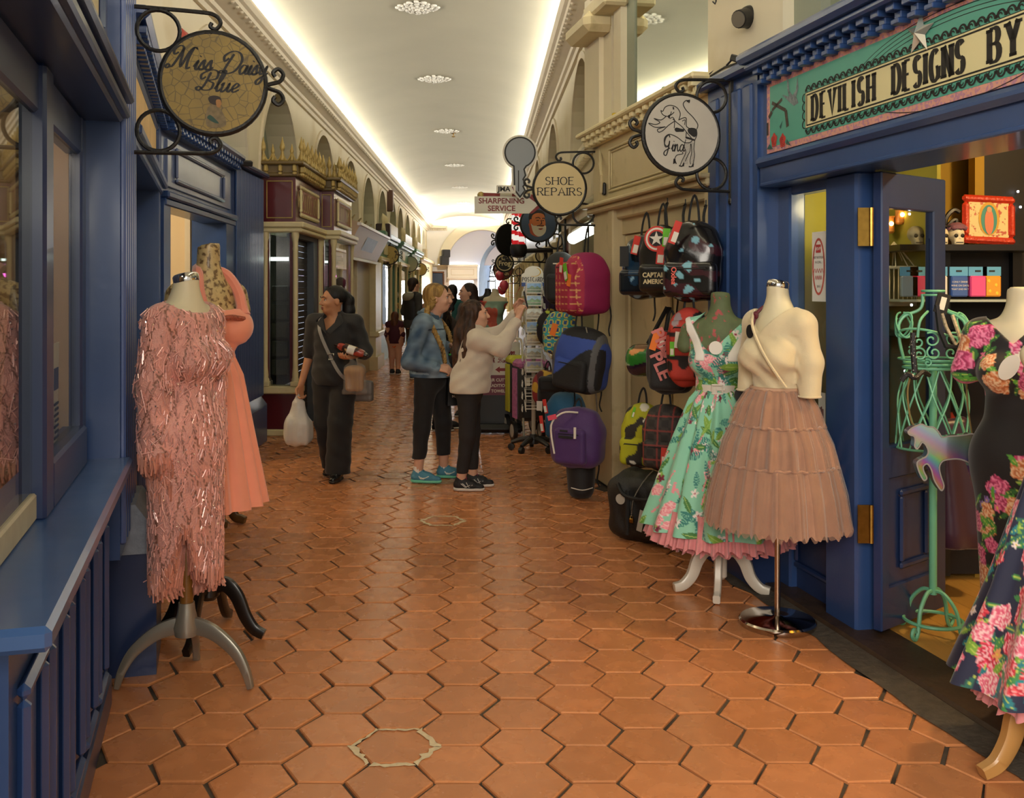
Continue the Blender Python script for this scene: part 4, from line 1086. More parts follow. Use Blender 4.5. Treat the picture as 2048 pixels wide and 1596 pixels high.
# right: blue shop with the long painted sign
bsn=thing('blue_shopfront','blue shopfront with dentil cornice, long turquoise sign and open half-glazed door','shopfront',(1.7,4.4,0))
mb=MB(FR);rb(mb,5.12,5.74,-.205,.0,.0,2.72);mb.obj('pilaster',BLUE,bsn)
for i in range(4):
 mb=MB(FR);rb(mb,5.17+.14*i,5.275+.14*i,-.01,.014,.25,2.66,.012);mb.obj('flute',BLUE,bsn)
mb=MB(FR);rb(mb,5.10,5.78,-.3,.045,0,.24,.01);mb.obj('plinth',BLUED,bsn)
mb=MB(FR);rb(mb,5.06,5.78,-.3,.06,2.72,2.78,.015);mb.obj('pilaster_cap',BLUE,bsn)
mb=MB(FR);rb(mb,1.5,5.12,-.4,-.035,2.20,2.70);rb(mb,1.5,5.09,-.3,.035,2.195,2.25,.02);rb(mb,1.5,5.09,-.3,.0,2.10,2.195);rb(mb,1.5,5.07,-.3,.012,2.095,2.115,.005);mb.obj('fascia',BLUE,bsn)
mb=MB(FR);rb(mb,1.5,5.12,-.4,.13,2.73,2.79,.02);rb(mb,1.5,5.10,-.3,.09,2.70,2.735,.01);rb(mb,1.5,5.08,-.3,-.02,2.62,2.70);mb.obj('cornice',BLUE,bsn)
dentils(30,5.03*KR-29*.106,.106,-.03,2.622,(.056,.09,.085),BLUE,bsn,FR)
RR=-.148
mb=MB(FR)
rb(mb,4.37,4.63,RR-.06,RR+.05,0,2.10,.012);rb(mb,5.0,5.14,RR-.06,RR+.03,0,2.10,.01);rb(mb,4.4,5.1,RR-.06,RR+.02,2.05,2.2,.01)
rb(mb,4.4,5.05,RR-.06,RR+.04,.62,.68,.01);mb.obj('window_frame',BLUE,bsn)
mb=MB(FR);rb(mb,4.44,5.05,RR-.05,RR-.01,0,.63);ring(mb,4.5*KR,5.0*KR,.14,.54,RR-.01,.03,.02);mb.obj('panel',BLUED,bsn)
mb=MB(FR);rb(mb,4.45,5.03,RR-.02,RR-.014,.67,2.06);mb.obj('pane',glass('clear_pane'),bsn)
mb=MB(FR);rb(mb,4.68,5.3,-.75,-.73,.1,2.7);rb(mb,5.13,5.3,-.75,-.21,0,2.6);mb.obj('window_backdrop',mat('olive_wall','8f8a32',.8,var=.1,vs=2,col2='8b8570',c2=(.5,.6),c2s=.6),bsn)
mb=MB(FR);rb(mb,4.68,5.3,-.75,-.2,.6,.64);mb.obj('display_floor',mat('olive_floor','7a7a2c',.7),bsn)
mb=MB();
FDO=TR(1.735,4.35,0)@RZ(radians(38))
def dbx(mb,a,b,c,d,z0,z1,bv=.006):return mb.box((a,c,z0),(b,d,z1),bv)
mb=MB(FDO)
dbx(mb,.0,.065,-.045,0,.05,2.09);dbx(mb,.455,.57,-.045,0,.05,2.09);dbx(mb,.05,.47,-.045,0,1.93,2.09);dbx(mb,.05,.47,-.045,0,.72,.87);dbx(mb,.05,.47,-.045,0,.05,.24);dbx(mb,.05,.47,-.03,-.01,.2,.75)
dr=mb.obj('door',BLUED,bsn)
mb=MB(FDO);ring(mb,.16,.41,.30,.66,0,.03,.02,Matrix.Scale(-1,4,(0,1,0))@TR(0,.03,0));mb.obj('door_panel',BLUED,dr)
mb=MB(FDO);mb.box((.06,-.026,.87),(.455,-.02,1.93));mb.obj('pane',glass('clear_pane'),dr)
for z in(.44,1.76):
 mb=MB();mb.box((1.665,4.335,z),(1.715,4.342,z+.17));mb.tube([(1.724,4.335,z),(1.724,4.335,z+.17)],.010,8);mb.obj('hinge',BRASS,dr)
mb=MB(FR);rb(mb,1.0,5.1,-.27,-.02,0,.035,.012);mb.obj('threshold',mat('dark_worn_timber','3b2c20',.5,var=.35,vs=9,st=(1,1,1),bump=.4,bs=25),bsn)
mb=MB(FR);n=26
vs=[]
rr_=random.Random(8)
for i in range(n):
 Y=1.6+3.9*i/(n-1)
 vs+=[(Y*KR,.10+rr_.gauss(0,.012)-.02*(i>18),.004),(Y*KR,-.03,.022)]
mb.add(vs,[(2*i,2*i+1,2*i+3,2*i+2)for i in range(n-1)]);mb.obj('mortar_edge',mat('grey_mortar','4a4238',.9,var=.3,vs=20,bump=.6,bs=40),bsn)
inner=MB(FR)
pl=MB(FR);
fw=mat('oak_boards','d2a050',.4,var=.12,vs=4,st=(6,.6,1),isl=.1)
for i in range(16):
 mb=MB(FR);mb.box((1.0,-.27-.14*(i+1),-.0),(5.25,-.27-.14*i-.003,.02));mb.obj('floor_board',fw,bsn)
mb=MB(FR);rb(mb,5.25,5.4,-2.6,-.3,0,2.9);rb(mb,.5,5.4,-2.65,-2.6,0,2.9);mb.obj('shop_wall',mat('mustard_wall','a8862c',.8,var=.12,vs=2),bsn)
mb=MB(FR);rb(mb,.5,5.4,-2.6,-.3,2.88,2.92);mb.obj('shop_ceiling',mat('mustard_wall'),bsn)
mb=MB();mb.box((2.69,5.25,.02),(4.5,5.3,2.88));mb.obj('dark_partition',mat('night_black','0e0c0c',.6),bsn,label='black partition dotted with fairy lights')
mb=MB();mb.box((2.64,5.24,.02),(2.69,5.31,2.88));mb.obj('partition_edge',mat('mustard_wall'),bsn)
# right: recessed shop beyond (strip light, bags) and the far fronts
rsx=thing('recessed_shopfront','pale recessed shopfront with a glowing strip light over a dim window, behind the hanging backpacks','shopfront',(1.1,9.6,0))
mb=MB();mb.box((1.05,8.15,0),(1.3,8.5,2.3));mb.box((.98,8.1,2.25),(1.35,12.2,2.35));mb.box((.92,8.1,2.35),(1.35,12.2,2.75));mb.box((.95,10.6,0),(1.3,10.85,2.25));mb.box((1.02,8.5,0),(1.3,10.6,.7));mb.box((.95,11.9,0),(1.3,12.2,2.25));mb.obj('front',CREAMD,rsx)
mb=MB();mb.box((.84,8.15,2.74),(1.35,12.3,2.80),.015);mb.obj('cornice',CREAMP,rsx)
dn=MB();dn.box((-.07,-.035,0),(0,.035,.07),.01);dme=dn.mesh('dentil');dme.materials.append(CREAMP)
for i in range(24):mk('dentil',dme,None,rsx,TR(.92,8.3+.16*i,2.67))
mb=MB();mb.box((1.08,8.5,.7),(1.085,10.6,2.25));mb.obj('pane',GLASS,rsx)
mb=MB();mb.box((1.28,8.5,.7),(1.3,10.6,2.25));mb.obj('window_lining',mat('pale_green_lining','aab4a0',.8,var=.12),rsx)
mb=MB();mb.box((1.1,10.9,.05),(1.14,11.9,2.2));mb.obj('window_lining',mat('dim_glass_green','3c443a',.3,var=.2),rsx)
mb=MB();mb.box((1.0,10.86,2.0),(1.08,11.9,2.1));mb.box((1.0,10.86,0),(1.08,10.94,2.1));mb.box((1.0,11.82,0),(1.08,11.9,2.1));mb.obj('red_frame',mat('oxblood','7a1f1c',.4),rsx)
mb=MB();a,b=P(1146,477,9.4),P(1186,455,8.3)
t=thing('strip_light','glowing white fluorescent strip light under the pale shop head','light',tuple(a))
mb=MB();mb.tube([a,b],.055,12);mb.obj('diffuser',mat('tube_glow','f4fff4',.5,emit=3.2),t,True)
mb=MB();mb.tube([a+Vector((.02,0,.045)),b+Vector((.02,0,.045))],.045,8);mb.obj('housing',WHITEM,t)
p=P(1186,427,8.25);mb=MB();mb.cbox(p,(.09,.14,.06),.01);mb.cbox(p-Vector((0,0,.06)),(.07,.10,.03),.01)
tag(mb.obj('floodlight',mat('dull_steel','8a8474',.4)),'grey box lamp fixed by the corner under the cream cornice','lamp')
for k,(Y0,lab,mm)in enumerate(((12.3,'cream and dark green shopfront with slim columns behind the barber sign',GREEND),(17.0,'dark green shopfront with cream columns, second past the barber sign',GREEND),(22.0,'dark green shopfront beside the pink balloons',GREEND),(27.0,'dim cream shopfront last before the blue-grey arch',CREAMD))):
 g=thing('columned_shopfront',lab,'shopfront',(1.0,Y0+2,0),group='columned shopfronts past the barber sign')
 L=4.6 if k<3 else 13.5
 mb=MB();mb.box((.97,Y0,0),(1.2,Y0+L,.6));mb.box((.95,Y0,2.2),(1.2,Y0+L,2.7));mb.box((.97,Y0+L-.2,0),(1.2,Y0+L,2.2));mb.box((1.08,Y0,.6),(1.2,Y0+L,2.2));mb.obj('front',mm,g)
 for a_,b_,c_ in((.88,2.7,2.78),(.92,.6,.66),(.92,2.14,2.2)):mb=MB();mb.box((a_,Y0,b_),(1.2,Y0+L,c_),.01);mb.obj('moulding',CREAMP,g)
 for j in range(4):column(g,.94,Y0+.15+j*(L-.4)/3,.66,2.14,.045,CREAMP)
 mb=MB();mb.box((.985,Y0+.2,.68),(.99,Y0+L-.3,2.12));mb.obj('pane',glass('clear_pane'),g)
 # hanging and painted signs
INK=mat('sign_ink','171310',.6)
def crackle(name,c1,c2,scale):
 if name in MATS:return MATS[name]
 m=mat(name,c1,.5,var=.18,vs=14,col2=c2,c2=(.5,.75),c2s=7)
 nt=m.node_tree;N,L=nt.nodes,nt.links
 v=N.new('ShaderNodeTexVoronoi');v.feature='DISTANCE_TO_EDGE';v.inputs['Scale'].default_value=scale
 tc=N.new('ShaderNodeTexCoord');L.new(tc.outputs['Object'],v.inputs['Vector'])
 r=N.new('ShaderNodeMapRange');r.inputs[1].default_value,r.inputs[2].default_value=.01,.05;r.inputs[3].default_value=.45
 L.new(v.outputs['Distance'],r.inputs[0])
 b=N['Principled BSDF'];src=b.inputs['Base Color'].links[0].from_socket
 s=N.new('ShaderNodeVectorMath');s.operation='SCALE';L.new(src,s.inputs[0]);L.new(r.outputs[0],s.inputs['Scale']);L.new(s.outputs[0],b.inputs['Base Color'])
 return m
def spiral(cx,cz,r0,r1,a0,turns,n=18):
 return[(cx+(r0+(r1-r0)*i/n)*cos(a0+2*pi*turns*i/n),0,cz+(r0+(r1-r0)*i/n)*sin(a0+2*pi*turns*i/n))for i in range(n+1)]
def hang_sign(name,lab,c,xdir,r,side,board,off=1.5,group=None,ring=True,thick=.009):
 """disc sign in an iron bracket; c = centre, xdir = rightwards along the board, side = +1 when the wall is on the right"""
 x=Vector((xdir[0],xdir[1],0)).normalized()
 M=Matrix.Identity(4);M.col[0][:3]=x;M.col[1][:3]=(-x.y,x.x,0);M.col[3][:3]=c
 t=thing(name,lab,'sign',tuple(c),group=group)
 mb=MB(M);mb.tube([(0,-.012,0),(0,.012,0)],[r,r],40);b=mb.obj('sign_disc',board,t,True)
 mb=MB(M);mb.tube([(r*cos(2*pi*i/40),0,r*sin(2*pi*i/40))for i in range(40)],.0145,8,True);mb.obj('sign_rim',BLACKI,t,True)
 Mb=M@Matrix.Scale(side,4,(1,0,0))
 mb=MB(Mb);xb=off*r
 mb.box((xb-.012,-.014,-1.6*r),(xb+.012,.014,1.62*r),.004);mb.sph((xb,0,-1.66*r),(.02,.02,.025),8,6);mb.obj('wall_bar',BLACKI,t)
 for s in(1,-1):
  mb=MB(Mb@Matrix.Scale(s,4,(0,0,1)))
  a=[(xb,0,1.42*r),(.3*r,0,1.40*r),(-.02*r,0,1.36*r),(-.14*r,0,1.22*r),(-.05*r,0,1.08*r),(.06*r,0,1.12*r),(.03*r,0,1.2*r)]
  mb.tube(crom(a,5),thick,7);mb.obj('arm',BLACKI,t,True)
  if ring:
   mb=MB(Mb@Matrix.Scale(s,4,(0,0,1)))
   rr_=.4*r;mb.tube([(xb-.03-rr_+rr_*cos(2*pi*i/26),0,.98*r+rr_*sin(2*pi*i/26))for i in range(26)],thick,7,True);mb.obj('hoop',BLACKI,t,True)
  mb=MB(Mb@Matrix.Scale(s,4,(0,0,1)))
  mb.tube(crom([(-1.0*r,0,.02*r),(-1.14*r,0,.06*r),(-1.3*r,0,.12*r),(-1.36*r,0,.26*r),(-1.26*r,0,.36*r),(-1.16*r,0,.28*r),(-1.2*r,0,.2*r)],4),thick*1.05,7);mb.obj('scroll',BLACKI,t,True)
 return t,b,M
c=P(427,167,4.17)
t,b,M=hang_sign('hanging_sign','round cracked mustard sign lettered in black script with a small lady',c,(1,.275),.215,-1,crackle('cracked_mustard','927824','6d5618',26),1.58)
mb=MB(M);S=.215
script(mb,'Miss',-.84*S,.24*S,.44*S,None,.12,.045,.35,.88,False,-.0135)
script(mb,'Daisy',.10*S,.20*S,.44*S,None,.12,.045,.35,.84,False,-.0135)
script(mb,'Blue',-.33*S,-.17*S,.42*S,None,.12,.045,.35,.98,False,-.0135)
mb.obj('lettering',INK,b)
def blob(mb,pts,y,n=5):mb.add([(x,y,z)for x,z in crom(pts,n,True)],[tuple(range(len(pts)*n))])
mb=MB(M);blob(mb,[(-.12*S,-.86*S),(-.14*S,-.62*S),(-.08*S,-.46*S),(.06*S,-.44*S),(.2*S,-.62*S),(.24*S,-.82*S),(.1*S,-.88*S)],-.0132);lady=mb.obj('printed_lady',mat('print_shawl','7d6c4a',.6,var=.3,vs=50),b)
mb=MB(M);blob(mb,[(-.06*S,-.4*S),(-.1*S,-.3*S),(.0,-.25*S),(.13*S,-.28*S),(.15*S,-.4*S),(.06*S,-.44*S)],-.0136);mb.obj('printed_hair',mat('print_brown','2c1c10',.6),b)
mb=MB(M);blob(mb,[(.06*S,-.46*S),(.05*S,-.34*S),(.13*S,-.33*S),(.15*S,-.42*S),(.11*S,-.48*S)],-.014);mb.obj('printed_face',mat('print_skin','a8763f',.6),b)
mb=MB(M);blob(mb,[(-.12*S,-.7*S),(-.06*S,-.64*S),(.06*S,-.74*S),(.1*S,-.8*S),(.0,-.78*S)],-.014);mb.obj('printed_sash',mat('print_teal','24483c',.6),b)
c=P(1362,269,5.36)
t,b,M=hang_sign('hanging_sign','round white sign with a black line drawing of a long-haired devil woman and looped lettering',c,(1,.187),.217,1,mat('old_white_enamel','b9b3a6',.4,var=.05,vs=9),1.36)
S=.205
def dl(px,py):return((px-848)/335*S,-(py-600)/362*S)
mb=MB(M)
for w_,pl in((.0035,[(820,460),(832,400),(800,345),(740,325),(690,345),(668,385),(650,380),(665,415),(700,432),(735,425),(775,390)]),(.0035,[(700,432),(650,470),(585,458),(640,492),(600,515),(535,505),(590,540),(650,540),(690,535),(620,560),(630,588),(670,570),(720,520),(775,480)]),(.0032,[(748,385),(740,412),(716,432),(735,452),(760,440),(778,470),(775,545)]),(.003,[(748,410),(762,406)]),(.006,[(722,436),(736,438)]),(.0035,[(760,455),(800,490),(850,530),(900,590),(945,650),(925,680)]),(.0035,[(815,465),(885,440),(890,520),(925,545)]),(.003,[(850,475),(878,462),(872,510)]),(.0038,[(990,545),(998,500),(950,430),(890,370),(860,310),(885,275),(915,275)]),(.006,[(895,285),(918,272),(912,296)]),(.0035,[(985,545),(990,600),(968,660)]),(.0035,[(890,575),(885,640)]),(.003,[(885,650),(870,720),(885,775),(852,850),(830,905)]),(.003,[(930,690),(925,760),(905,800),(880,860)]),(.003,[(970,650),(962,740),(968,800),(955,880)]),(.003,[(935,690),(940,770),(925,850),(930,890)]),(.005,[(820,905),(850,910),(865,880),(862,912)]),(.005,[(912,912),(940,912),(955,885),(952,915)]),(.0035,[(925,680),(870,680),(800,630),(730,605),(685,640),(685,700),(720,730)]),(.0035,[(850,770),(855,790),(800,805),(780,840)]),(.009,[(778,840),(775,885)]),(.004,[(768,890),(778,850),(795,890)]),(.006,[(765,340),(770,365)])):
 mb.ribbon(crom([dl(*q)for q in pl],4),w_*1.35,None,None,-.0135)
for pl in([(780,548),(800,538),(840,548),(868,552),(865,575),(830,578),(795,580),(780,565)],[(905,548),(940,535),(985,548),(992,600),(965,625),(930,605),(905,578)],[(885,622),(925,632),(970,648),(965,662),(920,650),(885,640)]):
 blob(mb,[dl(*q)for q in pl],-.0137,3)
script(mb,'Gina',*dl(672,768),.088,None,.075,.06,.12,.72,False,-.0138)
for k in range(14):
 z=680+15*k
 mb.ribbon([dl(882-k*2,z),(dl(925-k*1.5,z+12))],.0012,None,None,-.0134);mb.ribbon([dl(935,z),dl(966,z+12)],.0012,None,None,-.0134)
mb.obj('line_drawing',INK,b)
c=P(1119,377,8.0)
t,b,M=hang_sign('hanging_sign','round buff sign reading SHOE REPAIRS in black',c,(1,.03),.213,1,mat('buff_enamel','c9b682',.45,var=.04,vs=6),1.46)
mb=MB(M);caps(mb,'SHOE',0,.03,.062,None,.15,.08,.85,.28,.16,True,-.0135);caps(mb,'REPAIRS',0,-.058,.062,None,.15,.08,.82,.26,.16,True,-.0135);mb.obj('lettering',INK,b)
c=P(1010,410,9.6)
t=thing('arrow_sign','white arrow board reading SHARPENING SERVICE with a dark red point','sign',tuple(c))
M=TR(c)@RZ(.03);k=9.6/FPX
mb=MB(M);mb.prism([(-61*k,-17*k),(48*k,-17*k),(70*k,1*k),(46*k,17*k),(-61*k,17*k)],-.012,.012);b=mb.obj('arrow_board',mat('off_white_board','d9d3c4',.5),t)
mb=MB(M);mb.prism([(48*k,-17*k),(55*k,-17*k),(78*k,1*k),(53*k,17*k),(44*k,17*k),(67*k,1*k)],-.014,.0);mb.obj('arrow_point',mat('dark_red','7c1c1f',.5),b)
DR=mat('dark_red')
sans('SHARPENING',15*k,M@TR(-7*k,-.0135,7.5*k),DR,b,bold=.025,sx=1.02);sans('SERVICE',15*k,M@TR(-7*k,-.0135,-7.5*k),DR,b,bold=.025,sx=1.02)
mb=MB(M);mb.tube([(-45*k,.03,20*k),(145*k,.03,14*k)],.026,10);mb.sph((-48*k,.03,20*k),.034,10,8);po=mb.obj('pole',mat('dark_red'),t,True,label='turned pole striped dark red')
mb=MB(M);mb.tube([(-10*k,.03,19*k),(14*k,.03,18.3*k)],.0275,10);mb.tube([(30*k,.03,17.8*k),(52*k,.03,17.2*k)],.0275,10);mb.obj('pole_band',mat('off_white_board'),po,True)
mb=MB(M);mb.sph((-48*k,.03,20*k),.036,10,8);mb.obj('finial',GOLD,po,True)
c=P(1040,335,9.45);k=9.45/FPX
t=thing('key_board','grey key-shaped cut-out board standing on the striped pole','sign',tuple(c))
M=TR(c)
def keyout(g):
 o_=[((31+g)*cos(a),30+(31+g)*sin(a))for a in np.linspace(-1.15,pi+1.15,30)]
 return[(x*k,z*k)for x,z in o_+[(-13-g,-2),(-12-g,-46-g),(0,-60-g),(11+g,-46),(7+g,-38),(12+g,-32),(7+g,-24),(12+g,-16),(9+g,-4)]]
mb=MB(M);mb.prism(keyout(4),-.004,.012);b=mb.obj('key_backing',mat('off_white_board'),t)
mb=MB(M);mb.prism(keyout(0),-.010,-.002);mb.obj('key_face',mat('key_grey','7d8288',.4),b)
mb=MB(M);mb.ribbon(keyout(-1),3*k,None,None,-.0115,closed=True);mb.ribbon([(-3*k,-6*k),(-3*k,-48*k)],2*k,None,None,-.0115);mb.obj('key_outline',INK,b)
mb=MB(M@TR(-28*k,-.02,-44*k));mb.box((-19*k,-.004,-8*k),(19*k,.004,8*k),.003);pb=mb.obj('name_plate',mat('off_white_board'),t)
sans('JMA',13*k,M@TR(-32*k,-.0255,-44*k),INK,pb,bold=.035,sx=1.1)
mb=MB(M);mb.add([(-14*k,-.026,-39*k),(-12*k,-.026,-48*k),(-17*k,-.026,-39*k)],[(0,1,2)]);mb.obj('red_tick',DR,pb)
c=P(1077,447,11.2)
t,b,M=hang_sign('hanging_sign','round blue sign painted with a bearded man lathered for shaving',c,(1,.02),.205,1,mat('sign_blue','1d3c58',.4),1.5)
S=.205
def fl_(name,colr,pts,y):
 mb=MB(M);blob(mb,[(x*S,z*S)for x,z in pts],y,4);mb.obj(name,mat('p_'+name,colr,.6),b)
fl_('printed_neck','b0502a',[(-.5,-.3),(-.55,.0),(-.3,-.2),(.05,-.7),(-.2,-.72),(-.45,-.55)],-.0128)
fl_('printed_hair','1d1712',[(-.5,.1),(-.55,.42),(-.35,.72),(.1,.74),(.32,.6),(.34,.3),(.0,.3),(-.3,.2)],-.0131)
fl_('printed_face','c9783f',[(-.38,.1),(-.34,.45),(-.05,.58),(.28,.5),(.36,.2),(.38,-.1),(.2,-.4),(-.2,-.3)],-.0134)
fl_('printed_ear','c46a36',[(-.5,.0),(-.5,.2),(-.38,.22),(-.36,.0),(-.42,-.1)],-.0135)
fl_('printed_lather','d8d3bd',[(-.42,-.02),(-.3,-.12),(-.05,-.14),(.2,-.2),(.4,-.12),(.4,-.45),(.2,-.68),(-.05,-.72),(-.3,-.5)],-.0137)
fl_('printed_mouth','8f2f22',[(-.02,-.3),(.12,-.27),(.26,-.28),(.12,-.36)],-.014)
mb=MB(M)
for pl in([(-.18,.3),(.0,.34),(.1,.27)],[(.2,.27),(.3,.3),(.36,.25)],[(-.12,.17),(.02,.17)],[(.2,.16),(.3,.16)],[(.14,.2),(.18,.0),(.1,-.04)],[(-.1,-.14),(.1,-.1),(.3,-.13)]):
 mb.ribbon([(x*S,z*S)for x,z in pl],.045*S,None,None,-.014)
mb.obj('printed_features',INK,b)
c=P(1037,462,12.6);k=12.6/FPX
t=thing('barber_pole','glass barber pole striped red and white above a black dome','barber pole',tuple(c))
mb=MB(TR(c));n=20;h0,h1=-27*k,34*k
vs,fs=[],[]
for j in range(25):
 z=h0+(h1-h0)*j/24
 vs+=[(14*k*cos(2*pi*i/n),14*k*sin(2*pi*i/n),z)for i in range(n)]
me_w=mat('pole_white','f2f0ea',.25,emit=.5,coat=.5);me_r=mat('pole_red','d8232c',.25,emit=.3,coat=.5)
fs=[(j*n+i,j*n+(i+1)%n,(j+1)*n+(i+1)%n,(j+1)*n+i)for j in range(24)for i in range(n)]
w_=MB(TR(c));r_=MB(TR(c))
w_.add(vs,[f for q,f in enumerate(fs)if((q//n)/24*3.2+(q%n)/n)%1<.55]);r_.add(vs,[f for q,f in enumerate(fs)if((q//n)/24*3.2+(q%n)/n)%1>=.55])
w_.obj('white_stripe',me_w,t,True);r_.obj('red_stripe',me_r,t,True)
mb=MB(TR(c));mb.lathe([(4*k,-54*k),(12*k,-52*k),(17*k,-44*k),(17*k,-32*k),(15*k,-27*k)],18);mb.tube([(10*k,0,-40*k),(74*k,.05,-38*k)],.03,6);mb.obj('dome',BLACKP,t,True)
c=P(1016,480,13.4);k=13.4/FPX
t,b,M=hang_sign('hanging_sign','dark round sign seen edge-on behind the barber pole',c,(.8,.6),.21,1,BLACKI,3.3)
c=P(1009,526,22.0)
t,b,M=hang_sign('hanging_sign','round black sign with cream ring lettered Frog',c,(1,.02),.205,1,mat('sign_black','14110d',.5),2.15)
mb=MB(M);mb.tube([(.17*cos(2*pi*i/30),-.012,.17*sin(2*pi*i/30))for i in range(30)],.012,6,True);mb.tube([(.06*cos(a),-.012,.12+.05*sin(a))for a in np.linspace(-.5,4.2,14)],.01,5);mb.obj('cream_ring',CREAMP,b,True)
sans('Frog',.15,M@TR(.0,-.016,-.01),CREAMP,b,bold=.03);sans('THE',.05,M@TR(-.03,-.016,.075),CREAMP,b)
c=P(1006,540,24.5)
t,b,M=hang_sign('hanging_sign','round brown sign with pale lettering partly behind the black round sign',c,(1,.02),.24,1,mat('sign_brown','6e3a33',.5),1.75)
sans('Health',.13,M@TR(-.03,-.0135,-.09),CREAMP,b,bold=.03);sans('Home',.13,M@TR(-.03,-.0135,.06),CREAMP,b,bold=.03)
c=P(779,510,21.6)
t,b,M=hang_sign('hanging_sign','round yellowed sign with a brown mottled picture beside the leaning sign box',c,(1,0),.205,-1,mat('mottled_yellow','c2ab62',.5,col2='4a3a1c',c2=(.56,.62),c2s=9),1.5)
c=P(820,528,27.6)
t,b,M=hang_sign('hanging_sign','round blank pale green sign, middle of three over the green shops',c,(1,0),.215,-1,mat('pale_enamel','b9bba0',.5),1.5)
c=P(841,539,32.5)
t,b,M=hang_sign('hanging_sign','round plain yellow sign nearest the end wall',c,(1,0),.205,-1,mat('plain_yellow','c5a95f',.5),1.5)
# long painted sign board
FT=frame((2.396,0),(.187,-1),(1,.187))
SO=.018
def q_(px,py,o=0.0):
 """photo pixel on the sign board -> (x, z) on the board"""
 r=(px-VPX)/FPX;Y=(2.396+SO*KR)/(r+.187)
 return(-Y*KR,EYE-(py-VPY)*Y/FPX)
t=thing('painted_sign','long turquoise sign board reading DEVILISH DESIGNS BY in black on a cream label','sign',tuple(FR@Vector((4*KR,0,2.45))))
x0,x1=-5.05*KR,-1.6*KR
mb=MB(FT);mb.box((x0,SO,2.265),(x1,SO+.02,2.632));b=mb.obj('sign_board',mat('salmon_border','d79a86',.45,col2='b87f96',c2=(.5,.55),c2s=60),t)
mb=MB(FT);mb.box((x0+.035,SO-.001,2.295),(x1,SO,2.604));mb.obj('turquoise_ground',mat('turquoise','4fa08c',.4,var=.06,vs=3),b)
lx0,lx1,lz0,lz1=-4.66*KR,x1,2.335,2.503
mb=MB(FT);mb.box((lx0,SO-.002,lz0),(lx1,SO-.001,lz1));mb.obj('cream_label',mat('label_cream','ddd3a0',.45),b)
mb=MB(FT);y_=SO-.0028
for g,w_ in((.0,.003),(.012,.007)):
 mb.ribbon([(lx1,lz0+g),(lx0+g,lz0+g),(lx0+g,lz1-g),(lx1,lz1-g)],w_,None,None,y_)
n=int((lx1-lx0)/.05)
for i in range(n):
 for sg,z in((1,lz1+.004),(-1,lz0-.004)):
  x=lx0+.025+.05*i
  mb.ribbon([(x+.021*cos(a),z+sg*.027*sin(a))for a in np.linspace(.1,pi-.1,9)],.011,None,.006,y_)
  mb.ribbon([(x+.009*cos(a)-.004,z+sg*(.008+.009*sin(a)))for a in np.linspace(0,4.4,8)],.005,None,None,y_)
  mb.ribbon([(x-.025,z),(x-.025,z+sg*.014)],.006,None,None,y_)
for i in range(4):
 z=lz0+.02+.042*i
 mb.ribbon([(lx0-.004-.024*sin(a),z+.02*cos(a))for a in np.linspace(.1,pi-.1,8)],.008,None,.005,y_)
mb.obj('label_border',INK,b)
mb=MB(FT)
for word,a,e in(('DEVILISH',4.612,4.10),('DESIGNS',3.985,3.55),('BY',3.43,3.295)):
 xa,xe=-a*KR,-e*KR;h=.118
 tot=sum(GL[ch][0]for ch in word);nn=len(word)
 sx_=.42;gap=((xe-xa)/h-tot*sx_)/max(1,nn-.45)
 if word=='BY':sx_,gap=.5,.32
 caps(mb,word,xa+.016,lz0+.026,h,None,.25,.085,sx_,gap,.15,False,y_-.0003)
mb.obj('lettering',INK,b)
mb=MB(FT)
for k in range(4):
 cx_,cz_=-3.62*KR,2.42
 mb.ribbon([(cx_+(.58+.035*k)*cos(a),cz_+(.15+.017*k)*sin(a))for a in np.linspace(.35,2.85,26)],.003,None,None,SO-.0015)
mb.ribbon([(cx_+.6*cos(a),cz_+.165*sin(a))for a in np.linspace(3.6,5.9,26)],.003,None,None,SO-.0015);mb.obj('fine_lines',INK,b)
sp=q_(1844,66);mb=MB(FT@TR(sp[0],SO-.006,sp[1])@RY(.1))
for i in range(5):
 a0=pi/2+2*pi*i/5
 tip=(.088*cos(a0),0,.088*sin(a0))
 for sgn in(-1,1):
  a1=a0+sgn*pi/5
  mb.add([tip,(.034*cos(a1),0,.034*sin(a1)),(0,-.026,0)],[(0,1,2)],None,'d8d2c0' if sgn>0 else '8c948f')
mb.obj('star',mat('star_silver',attr=True,rough=.35,metal=.3),b,label='faceted silver star')
mb=MB(FT);
def qq(px,py):return q_(1400+px*.2506,py*.2506)
for pl in([(700,610),(712,640),(718,720),(745,760),(770,720),(785,610),(792,700),(775,770),(792,820),(755,845),(720,815),(660,755),(715,770),(702,700)],):
 pts=[qq(*p_)for p_ in pl];mb.add([(x,SO-.0022,z)for x,z in pts],[tuple(range(len(pts)))])
mb.obj('painted_swallow',mat('swallow_grey','6f7d80',.5,var=.5,vs=60),b)
mb=MB(FT)
for pl,w_ in(([(580,820),(690,880)],.018),([(660,790),(580,880)],.016),([(580,890),(555,940)],.022),([(690,880),(705,1010)],.026),([(545,980),(545,1080)],.018)):
 mb.ribbon([qq(*p_)for p_ in pl],w_,None,None,SO-.0024)
mb.obj('painted_pistols',mat('pistol_brown','3d3128',.5,var=.4,vs=70),b)
